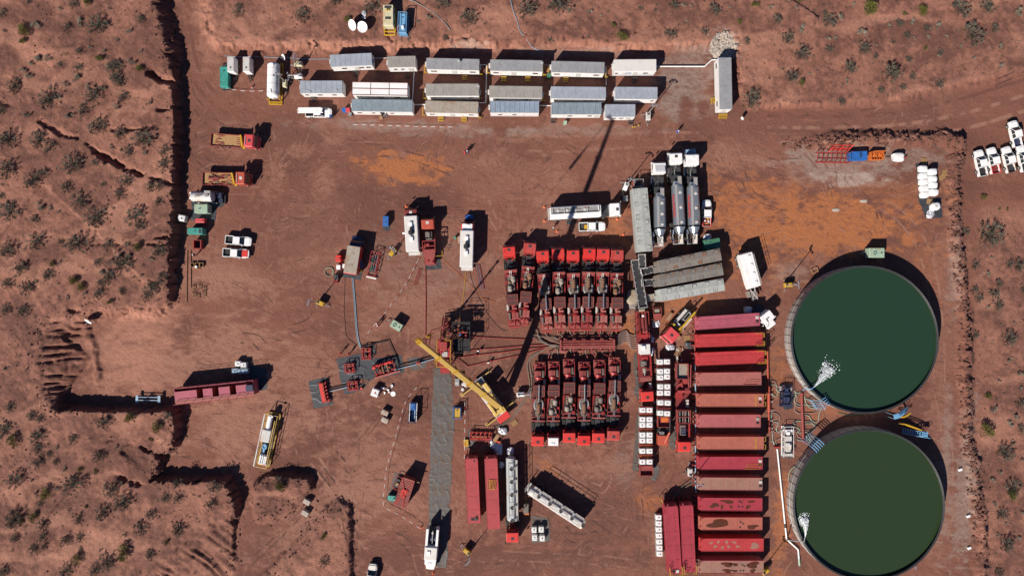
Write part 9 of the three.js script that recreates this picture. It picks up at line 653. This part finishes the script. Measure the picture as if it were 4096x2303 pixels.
// ---------- scrub ----------
{
  const leafMat = (r,g,b) => new THREE.MeshPhysicalMaterial({ color:new THREE.Color().setRGB(r,g,b),roughness:0.9,side:THREE.DoubleSide,vertexColors:true });
  const kinds = { c:{ leaf:leafMat(0.11,0.105,0.077),stem:mat(0.12,0.09,0.075,0.9,0,null),h:0.62 },g:{ leaf:leafMat(0.13,0.13,0.025),stem:mat(0.14,0.11,0.06,0.9,0,null),h:0.75 },w:{ leaf:leafMat(0.27,0.26,0.2),stem:mat(0.25,0.2,0.17,0.9,0,null),h:0.7 } };
  const build = (k,v) => { const pos = [],col = [],sp = [],K2 = kinds[k],n = k === 'c' ? 1100 :k === 'g' ? 900 :520,lobes = []; const nl = k === 'w' ? 6 :k === 'g' ? 7 :44; for (let i = 0; i < nl; i++) { const a = rnd() * 6.283,r = k === 'w' ? rr(0.1,0.75) :(k === 'g' ? Math.sqrt(rnd()) * 0.55 :Math.pow(rnd(),0.7) * 0.9); lobes.push([Math.cos(a) * r,K2.h * (k === 'c' ? rr(0.4,1) :rr(0.35,0.75)) * (1 - 0.3 * r),Math.sin(a) * r,k === 'w' ? rr(0.2,0.36) :k === 'g' ? rr(0.35,0.5) :rr(0.1,0.2)]); }
    for (let i = 0; i < n; i++) { const L = lobes[i % nl],u = rnd() * 2 - 1,t = rnd() * 6.283,q = Math.sqrt(1 - u * u),rad = L[3] * Math.pow(rnd(),k === 'c' ? 0.6 :0.25); const x = L[0] + Math.cos(t) * q * rad,y = Math.max(0.03,L[1] + u * rad * 0.8),z = L[2] + Math.sin(t) * q * rad,s = k === 'c' ? rr(0.022,0.05) :rr(0.045,0.09); const d = V(x * (k === 'c' ? 1.4 :0.6) + rr(-0.4,0.4),rr(0.1,0.9),z * (k === 'c' ? 1.4 :0.6) + rr(-0.4,0.4)).normalize(),e = V(rr(-1,1),rr(-1,1),rr(-1,1)).cross(d).normalize(),l = k === 'c' ? 2.1 :1.2; const A = V(x,y,z),B = A.clone().addScaledVector(d,s * l).addScaledVector(e,s * 0.5),C = A.clone().addScaledVector(d,s * l * 1.5),D = A.clone().addScaledVector(d,s * l * 0.6).addScaledVector(e,-s * 0.5); pos.push(...A,...B,...C,...A,...C,...D); const c = rr(0.6,1.25),w = rr(0.9,1.1); for (let m = 0; m < 6; m++) col.push(c * w,c,c * (2 - w)); }
    const st = []; for (let i = 0; i < (k === 'c' ? 44 :9); i++) { const L = lobes[i % nl],e = rr(0.8,1.25); st.push(tb([[0,0,0],[L[0] * 0.4 * e,L[1] * 0.6,L[2] * 0.4 * e],[L[0] * e + rr(-0.1,0.1),L[1] * 1.05,L[2] * e + rr(-0.1,0.1)]],0.014,3,3)); }
    const g = new THREE.BufferGeometry(); g.setAttribute('position',new THREE.Float32BufferAttribute(pos,3)); g.setAttribute('color',new THREE.Float32BufferAttribute(col,3)); g.computeVertexNormals(); const s = join(st); s.userData.done = true; return [g,s]; };
  const vars = {}; for (const k in kinds) vars[k] = [0,1,2,3].map(v => build(k,v));
  const info = { c:['shrub','dark feathery desert shrub on bare red soil','dark feathery shrubs'],g:['green_shrub','rounded yellow-green shrub on bare red soil','yellow-green shrubs'],w:['grey_shrub','small pale grey cushion shrub on bare red soil','pale grey cushion shrubs'] };
  const plant = (k,T,x,y,r) => { const p = T(x,y); let h = 0,w; for (let i = 0; i < 3; i++) { w = W(p,h); h = groundY(w.x,w.z); } const [n,lab,grp] = info[k],o = thing(n,lab,'shrub',{ x:w.x,z:w.z,y:h - 0.04,turn:rnd() * 6.28 },grp),[lg,sg] = vars[k][(rnd() * 4) | 0],R = r / K / S * (k === 'c' ? 1.02 :1.02); o.scale.set(R * rr(0.88,1.12),R * rr(0.85,1.15),R * rr(0.88,1.12)); const f = shade(new THREE.Mesh(lg,kinds[k].leaf)); f.name = 'foliage'; const s = part(o,'stems',kinds[k].stem,sg); o.add(f); };
  const lists = [['c',A0,[215,15,20,560,35,45,20,105,35,740,200,80,510,215,40,600,390,35,870,510,65,455,490,30,590,515,40,870,590,45,905,622,45,380,755,85,700,740,75,935,735,45,110,655,60,625,845,45,740,960,75,905,1010,55,1080,1060,85,965,1150,45,60,1065,80,300,1060,80,550,1245,85,60,1285,70,325,1310,45,240,1375,60,950,1370,60,1235,1145,45,1240,1250,55,500,1420,50,710,1230,28,1060,145,35,395,1100,35,350,1140,30,10,840,35,775,1395,25,1200,1400,45,1130,1410,40,1800,85,50]],
    ['g',A0,[190,230,60,175,315,30,665,10,45,750,450,35,915,1130,15,1060,515,42]],['w',A0,[270,210,50,590,180,45,800,180,35,820,60,20,450,70,20,985,245,30,885,300,25,1065,390,25,300,450,50,370,425,35,228,490,25,170,545,35,220,590,35,580,590,45,500,630,35,675,660,30,770,660,35,820,500,35,1000,460,40,880,810,35,520,880,40,1120,770,35,675,360,20,780,390,20,210,860,35,1095,1155,25,30,230,20,840,1110,28,1780,290,15]],
    ['c',A1,[640,10,50,925,65,75,395,120,60,1455,30,55,1650,140,75,1470,290,25]],['g',A1,[735,155,32]],['w',A1,[1350,135,30,1265,165,22,1200,290,22]],
    ['c',A2,[200,80,75,440,40,90,380,300,30,1615,80,50,1310,40,40,1285,265,50,1060,65,25,1540,240,35,1885,760,80,1860,310,35,1170,80,20]],['g',A2,[920,275,50,855,195,25,1810,165,30,1925,30,35]],['w',A2,[680,100,25,765,120,20,1385,50,25,1440,45,15,1735,55,15,1410,160,18]],
    ['c',A3,[145,295,50,250,410,65,460,165,65,720,370,60,610,520,60,170,590,60,925,560,80,1445,70,80,1540,260,90,1640,60,60,460,370,35,940,320,22,990,180,35,1195,215,30,1045,270,35,1085,580,35,65,150,50,430,95,25,1015,660,28,850,680,30,1710,215,40,550,770,35,810,430,25,1060,450,28,1300,390,30,1285,640,40]],['g',A3,[770,80,75,1155,90,50,1030,100,20,255,625,32,1180,365,22,240,5,25]],['w',A3,[740,75,30,240,215,35,265,240,20,25,65,25,215,60,20,545,130,40,645,35,25,700,260,45,455,290,25,510,295,20,915,195,25,1080,165,30,1280,195,35,1105,285,18,1205,280,18,1345,275,18,1290,420,20,815,340,20,885,150,15,315,555,15,600,610,25,1750,350,30,1755,500,30,1550,440,22,1455,350,20,1900,100,45]],
    ['c',B0,[15,30,30,80,150,75,610,70,70,725,200,90,1020,190,75,280,380,75,585,400,85,60,450,70,830,405,45,930,540,95,160,580,60,360,630,50,60,695,45,205,725,60,735,535,35,260,210,35,820,650,60,760,690,35,745,770,45,1225,630,40,1140,730,65,1195,690,40,1200,450,60,1105,790,40,455,380,30,900,20,45,1200,75,40,920,750,28,180,900,50,45,890,40,1060,255,45]],['g',B0,[560,675,45,620,710,42,400,545,28,830,825,28,1045,415,40]],['w',B0,[310,115,45,440,150,20,380,125,25,780,605,40,960,395,25,900,480,30,1135,515,25,450,530,20,1065,630,18,1000,640,16,270,680,20,500,800,25,640,765,22,850,120,18,710,300,25,190,1340,20,40,1330,25]],
    ['c',C0,[80,175,40,240,245,40,310,260,35,40,355,65,290,395,60,550,420,40,790,290,60,120,730,70,560,760,85,750,545,55,290,595,50,840,800,60,925,895,75,1250,860,40,1350,860,50,1590,910,50,1620,780,55,1345,750,40,770,975,55,590,1020,40,1140,985,50,110,1025,75,325,1060,55,1065,1085,55,1345,1100,60,495,1180,45,600,1160,40,110,1165,40,265,1240,45,340,1215,35,320,1150,35,800,1345,65,500,1410,60,35,1410,50,710,1410,45,1130,1290,40,300,905,30,420,590,28,1260,245,40,370,530,28,290,490,45]],['g',C0,[110,430,50,1180,330,50,975,250,48,1135,425,25,350,820,55,255,1005,45,920,1265,70,585,1320,50,605,640,25,715,660,25,1255,1195,25,650,925,20,155,1045,30]],['w',C0,[490,640,28,800,770,25,430,800,25,870,475,20,930,1150,22,235,725,20,930,740,20,270,830,25,430,480,25,610,1230,16,755,1255,18,1500,845,14,1195,1005,15]],['g',C1,[240,760,60,560,1150,30]],['c',C1,[560,1345,45,210,730,40]],
    ['c',B3,[1660,330,95,1560,555,40,1490,300,35,1740,690,35,1700,770,45,1730,850,50,1590,805,35,1890,555,50,1810,1110,65,1560,1080,35,1930,740,35,1555,740,35,1820,545,35]],['w',B3,[1690,495,22,1660,870,22,1755,1000,14,1855,985,15,1820,1270,30,1900,1370,35,1745,1425,20,1735,255,35,1660,620,25]],['g',B3,[1750,125,14,1810,130,14,1625,40,30]],['c',C3,[1780,520,75,1760,985,50,1790,1210,65,1910,340,35,1840,780,60,1740,1420,40,1900,150,40]],['g',C3,[1640,350,65,1830,840,50,1655,85,35]],['w',C3,[1695,180,40,1820,310,35,1870,250,35,1850,445,25,1685,730,30,1750,665,25,1715,900,25,1800,780,25,1905,745,25,1800,1050,20,1885,1160,30,1735,1140,20,1910,40,25,1920,970,25,1925,580,25]]];
  for (const [k,T,l] of lists) for (let i = 0; i < l.length; i += 3) plant(k,T,l[i],l[i + 1],l[i + 2]);
  // uncountable: dry tufts and stones on the wild ground, clods along the spoil ridges
  const scatter = (name,label,geo,m,n,f) => { const im = new THREE.InstancedMesh(geo,m,n),o = new THREE.Object3D(),c = new THREE.Color(); let k = 0,tries = 0; while (k < n && tries++ < n * 12) { const q = f(); if (!q) continue; o.position.set(q[0],q[1],q[2]); o.rotation.set(rr(-0.3,0.3),rnd() * 6.28,rr(-0.3,0.3)); o.scale.set(q[3] * rr(0.7,1.4),q[3] * rr(0.6,1.1),q[3] * rr(0.7,1.4)); o.updateMatrix(); im.setMatrixAt(k,o.matrix); const v = rr(0.7,1.25); im.setColorAt(k,c.setRGB(v,v,v)); k++; } im.count = k; im.name = name; im.userData.kind = 'stuff'; im.userData.label = label; shade(im); scene.add(im); };
  const wild = (s0,s1,p = 1.6) => { const x = rr(-108,108),z = rr(-62,62),t = terrain(x,z); if (t[1] < 0.6) return null; if (fbm(x * 0.15 + 80,z * 0.15,2) < rnd() * 0.75) return null; return [x,t[0] - 0.02,z,mix(s0,s1,Math.pow(rnd(),p))]; };
  const tuft = vars.c[0][0].clone(); scatter('dry_tufts','low dry tufts scattered over the red soil',tuft,kinds.c.leaf,800,() => wild(0.1,0.36)); scatter('pale_tufts','low pale tufts scattered over the red soil',vars.w[1][0].clone(),kinds.w.leaf,500,() => wild(0.12,0.34));
  const rock = lump(1,0.8,1,3,0.45); scatter('loose_stones','loose stones and clods on the wild ground',rock,M.clod,2600,() => wild(0.05,0.3,4)); const along2 = l => { let i = 1 + (rnd() * (l.length - 1) | 0),t = rnd(); const x = mix(l[i - 1][0],l[i][0],t) + (rnd() + rnd() - 1) * 1.7,z = mix(l[i - 1][1],l[i][1],t) + (rnd() + rnd() - 1) * 1.7; return [x,groundY(x,z) - 0.08,z,mix(0.1,0.55,rnd() ** 2.5)]; };
  scatter('spoil_clods','earth clods heaped along the spoil ridges',lump(1,0.8,1,8,0.5),M.clod,2400,() => along2(rnd() < 0.72 ? RIDGE_E :RIDGE_N)); const edge = P => () => { const i = 1 + (rnd() * (P.length - 1) | 0),t = rnd(),x = mix(P[i - 1][0],P[i][0],t) + rr(-1.6,1.6),z = mix(P[i - 1][1],P[i][1],t) + rr(-1.6,1.6); if (Math.abs(x) > 108 || Math.abs(z) > 62) return null; return [x,groundY(x,z) - 0.06,z,mix(0.07,0.4,rnd() ** 3)]; }; scatter('bank_clods','fallen clods along the cut banks',lump(1,0.75,1,5,0.5),M.clod,1500,edge(WEST)); scatter('mound_clods','clods on the earth mounds',lump(1,0.75,1,6,0.5),M.clod,700,edge([...MOUND1,...MOUND2])); const heap = W([2890,190]); scatter('gravel_heap','pale gravel heaped behind the lone cabin',lump(1,0.8,1,9,0.4),M.concrete,900,() => { const a = rnd() * 6.283,r = 2.6 * Math.sqrt(rnd()),x = heap.x + Math.cos(a) * r,z = heap.z + Math.sin(a) * r; return [x,groundY(x,z) + 0.25 * (1 - r / 2.6),z,rr(0.12,0.35)]; });
}
// ---------- people ----------
{
  const field = (bones,c,size,N) => { const mc = new MarchingCubes(N,M.white,false,false,60000); mc.isolation = 0; const F = mc.field,st = 2 / N; for (let k = 0; k < N; k++) for (let j = 0; j < N; j++) for (let i = 0; i < N; i++) { const x = c[0] + (i - N / 2) * st * size / 2,y = c[1] + (j - N / 2) * st * size / 2,z = c[2] + (k - N / 2) * st * size / 2; let d = 1; for (const [a,b,ra,rb2,sm] of bones) { const ex = b[0] - a[0],ey = b[1] - a[1],ez = b[2] - a[2],L = ex * ex + ey * ey + ez * ez || 1e-9; let t = ((x - a[0]) * ex + (y - a[1]) * ey + (z - a[2]) * ez) / L; t = t < 0 ? 0 :t > 1 ? 1 :t; const q = Math.hypot(x - a[0] - ex * t,y - a[1] - ey * t,z - a[2] - ez * t) - mix(ra,rb2,t),kk = sm || 0.03,h = Math.max(kk - Math.abs(d - q),0) / kk; d = Math.min(d,q) - h * h * kk / 4; } F[i + j * N + k * N * N] = -d; } mc.update(); const n = mc.count,g = new THREE.BufferGeometry(),p = new Float32Array(n * 3); for (let i = 0; i < n; i++) { p[3 * i] = c[0] + mc.positionArray[3 * i] * size / 2; p[3 * i + 1] = c[1] + mc.positionArray[3 * i + 1] * size / 2; p[3 * i + 2] = c[2] + mc.positionArray[3 * i + 2] * size / 2; } g.setAttribute('position',new THREE.BufferAttribute(p,3)); g.setAttribute('normal',new THREE.BufferAttribute(mc.normalArray.slice(0,n * 3),3)); return flat(g); };
  const hand = (w,dir,s) => { const o = [[w,[w[0] + dir[0] * 0.08,w[1] + dir[1] * 0.08,w[2]],0.024,0.03,0.02]]; for (let f = 0; f < 4; f++) { const k = [w[0] + dir[0] * 0.09 + (f - 1.5) * 0.019,w[1] + dir[1] * 0.09,w[2]],l = [0.03,0.036,0.034,0.026][f],m = [k[0] + dir[0] * l,k[1] + dir[1] * l,k[2] - s * 0.008]; o.push([k,m,0.009,0.0085,0.004],[m,[m[0] + dir[0] * l * 0.8,m[1] + dir[1] * l * 0.8,m[2] - s * 0.022],0.0085,0.007,0.004]); } const tb0 = [w[0] + dir[0] * 0.03 + 0.028,w[1] + dir[1] * 0.03,w[2]]; o.push([tb0,[tb0[0] + 0.025,tb0[1] + dir[1] * 0.03,w[2] - s * 0.015],0.012,0.01,0.006],[[tb0[0] + 0.025,tb0[1] + dir[1] * 0.03,w[2] - s * 0.015],[tb0[0] + 0.028,tb0[1] + dir[1] * 0.055,w[2] - s * 0.02],0.01,0.008,0.004]); return o; };
  const figure = walk => { const f = walk ? 0.22 :0.02,B = [[[0,0.98,-0.09],[0,0.98,0.09],0.12,0.12],[[0,1.0,0],[0.01,1.32,0],0.13,0.15,0.06],[[0,1.4,-0.15],[0,1.4,0.15],0.075,0.075,0.06],[[0,1.42,0],[0.02,1.56,0],0.055,0.052]]; const wr = []; for (const s of [-1,1]) { const hx = s * f; B.push([[0,0.95,s * 0.09],[hx * 0.55 + 0.02,0.5,s * 0.1],0.092,0.062],[[hx * 0.55 + 0.02,0.5,s * 0.1],[hx,0.09,s * 0.1],0.062,0.045],[[hx - 0.03,0.05,s * 0.1],[hx + 0.15,0.04,s * 0.12],0.048,0.04]); const el = [-hx * 0.5 - 0.03,1.14,s * 0.25],w = walk && s > 0 ? [0.2,1.05,s * 0.24] :[-hx * 0.6 + 0.04,0.9,s * 0.27]; B.push([[0,1.41,s * 0.17],el,0.055,0.042],[el,w,0.042,0.03]); wr.push([w,walk && s > 0 ? [0.7,0.6,0] :[0.05,-1,0],s]); } const head = [[[0.02,1.66,0],[0.03,1.69,0],0.088,0.092],[[0.05,1.59,0],[0.06,1.6,0],0.055,0.05],[[0.115,1.63,0],[0.128,1.61,0],0.012,0.016,0.02],[[0.02,1.65,-0.092],[0.02,1.62,-0.094],0.016,0.012,0.01],[[0.02,1.65,0.092],[0.02,1.62,0.094],0.016,0.012,0.01],[[0.03,1.5,0],[0.02,1.6,0],0.05,0.052]]; const gs = [[field(B,[0.02,0.85,0],1.9,80),0],[field(head,[0.03,1.63,0],0.34,44),1]]; for (const [w,d,s] of wr) { const l = Math.hypot(...d),dd = d.map(v => v / l); gs.push([field(hand(w,dd,s),[w[0] + dd[0] * 0.08,w[1] + dd[1] * 0.08,w[2]],0.28,44),2]); } return gs; };
  const poses = [figure(0),figure(1)],SK = [0.45,0.27,0.19]; const body = (pose,col) => { const l = poses[pose].map(([g,k]) => { const c = g.clone(),p = c.attributes.position,a = new Float32Array(p.count * 3); for (let i = 0; i < p.count; i++) { const y = p.getY(i),x = p.getX(i),z = p.getZ(i); let v = k ? SK :y < 0.11 ? [0.05,0.035,0.025] :y > 1.5 ? SK :col; if (k === 1) { if (x > 0.09 && Math.abs(y - 1.655) < 0.012 && Math.abs(Math.abs(z) - 0.033) < 0.014) v = [0.03,0.02,0.02]; if (x > 0.09 && Math.abs(y - 1.575) < 0.008 && Math.abs(z) < 0.028) v = [0.3,0.1,0.09]; } a.set(v,3 * i); } c.setAttribute('color',new THREE.BufferAttribute(a,3)); return c; }); return mergeGeometries(l); };
  const cloth = new THREE.MeshStandardMaterial({ vertexColors:true,roughness:0.85 }),cols = { red:[0.5,0.04,0.03],blue:[0.03,0.09,0.35],dark:[0.06,0.05,0.06],orange:[0.7,0.16,0.04] }; const geos = {}; const hel = keep('helmet',() => [mv(flat(new THREE.SphereGeometry(0.115,18,9,0,6.283,0,1.57)).scale(1.1,1,1),0.02,1.69,0),cy(0.135,0.015,0.035,1.685,0,'y',0.13,18)]);
  for (const [T,x,y,c,pose,deg,hm,lab] of [[A1,1622,1155,'red',1,200,M.cabRed,'person in red coveralls walking on the open pad'],[A1,1641,1150,'blue',0,20,M.plastic,'person in blue with white helmet beside the red walker'],[A2,1334,1000,'blue',1,240,M.plastic,'person in blue walking below the cabins'],[R4,1868,1085,'blue',0,90,M.blue,'person in blue standing at the tube-carrying pickup'],[B1,966,988,'red',0,210,M.plastic,'person in red with white helmet, upper of a pair near the tape'],[B1,973,1005,'red',0,150,M.plastic,'person in red with white helmet, lower of a pair near the tape'],[B1,690,1212,'red',1,300,M.cabRed,'person in red walking toward the flowback skids'],[B1,752,1216,'red',0,10,M.cabRed,'person in red standing near the grey hose end'],[B2,398,275,'dark',0,60,M.plastic,'person in dark clothes beside the water tanker tail'],[R3,262,1120,'dark',0,180,M.plastic,'person in dark clothes standing between skip and crates'],[Q8,478,905,'red',0,90,M.cabRed,'person in red in the shade between silo and tanker, upper'],[Q8,498,1003,'red',0,0,M.cabRed,'person in red in the shade between silo and tanker, lower'],[R7,640,285,'orange',0,120,M.safety,'person in orange standing by the silver bundles']]) { const w = spot(T(x,y),0,deg); const g = thing('person',lab,'person',w); const key = c + pose; geos[key] ??= body(pose,cols[c]); const m = shade(new THREE.Mesh(geos[key],cloth)); m.name = 'body'; g.add(m); part(g,'helmet',hm,hel); }
  for (const [T,x,y] of [[B2,335,115],[B2,335,218],[B2,430,298],[B2,885,207],[B2,930,322],[B1,1178,108],[B1,1642,165],[C1,1380,1430]]) { const w = W(T(x,y)); cone({ x:w.x,z:w.z },'cones on the pad'); }
  { const w = spot(R4(590,600)); const g = thing('fire_extinguisher','small red extinguisher standing before the box trailers','extinguisher',w); part(g,'cylinder',M.cabRed,cy(0.12,0.6,0,0,0,'y',0.12,12),cy(0.12,0.1,0,0.6,0,'y',0.04)); part(g,'trolley',M.plastic,bx(0.35,0.05,0.3,0,0,0),bar([0.1,0,0.15],[0.1,0.9,0.15],0.02)); } { const w = spot(A2(1813,905)); const g = thing('notice_board','small white notice board on a post near the lone cabin','sign',w); part(g,'board',M.white,bx(0.06,0.9,0.6,0,0.8,0,0.6)); part(g,'post',M.galv,bar([0,0,0],[0,1.7,0],0.03)); } for (const [x,y] of [[1002,958],[1017,955],[1047,945]]) { const w = spot(A2(x,y)); const g = thing('wheel_chock','small yellow jug beside the short front cabin','jug',w,'yellow jugs'); part(g,'jug',M.yellow,rb(0.3,0.4,0.25,0,0,0,0.08)); part(g,'cap',M.dark,cy(0.05,0.06,0,0.4,0)); }
}

renderer.render(scene,camera);
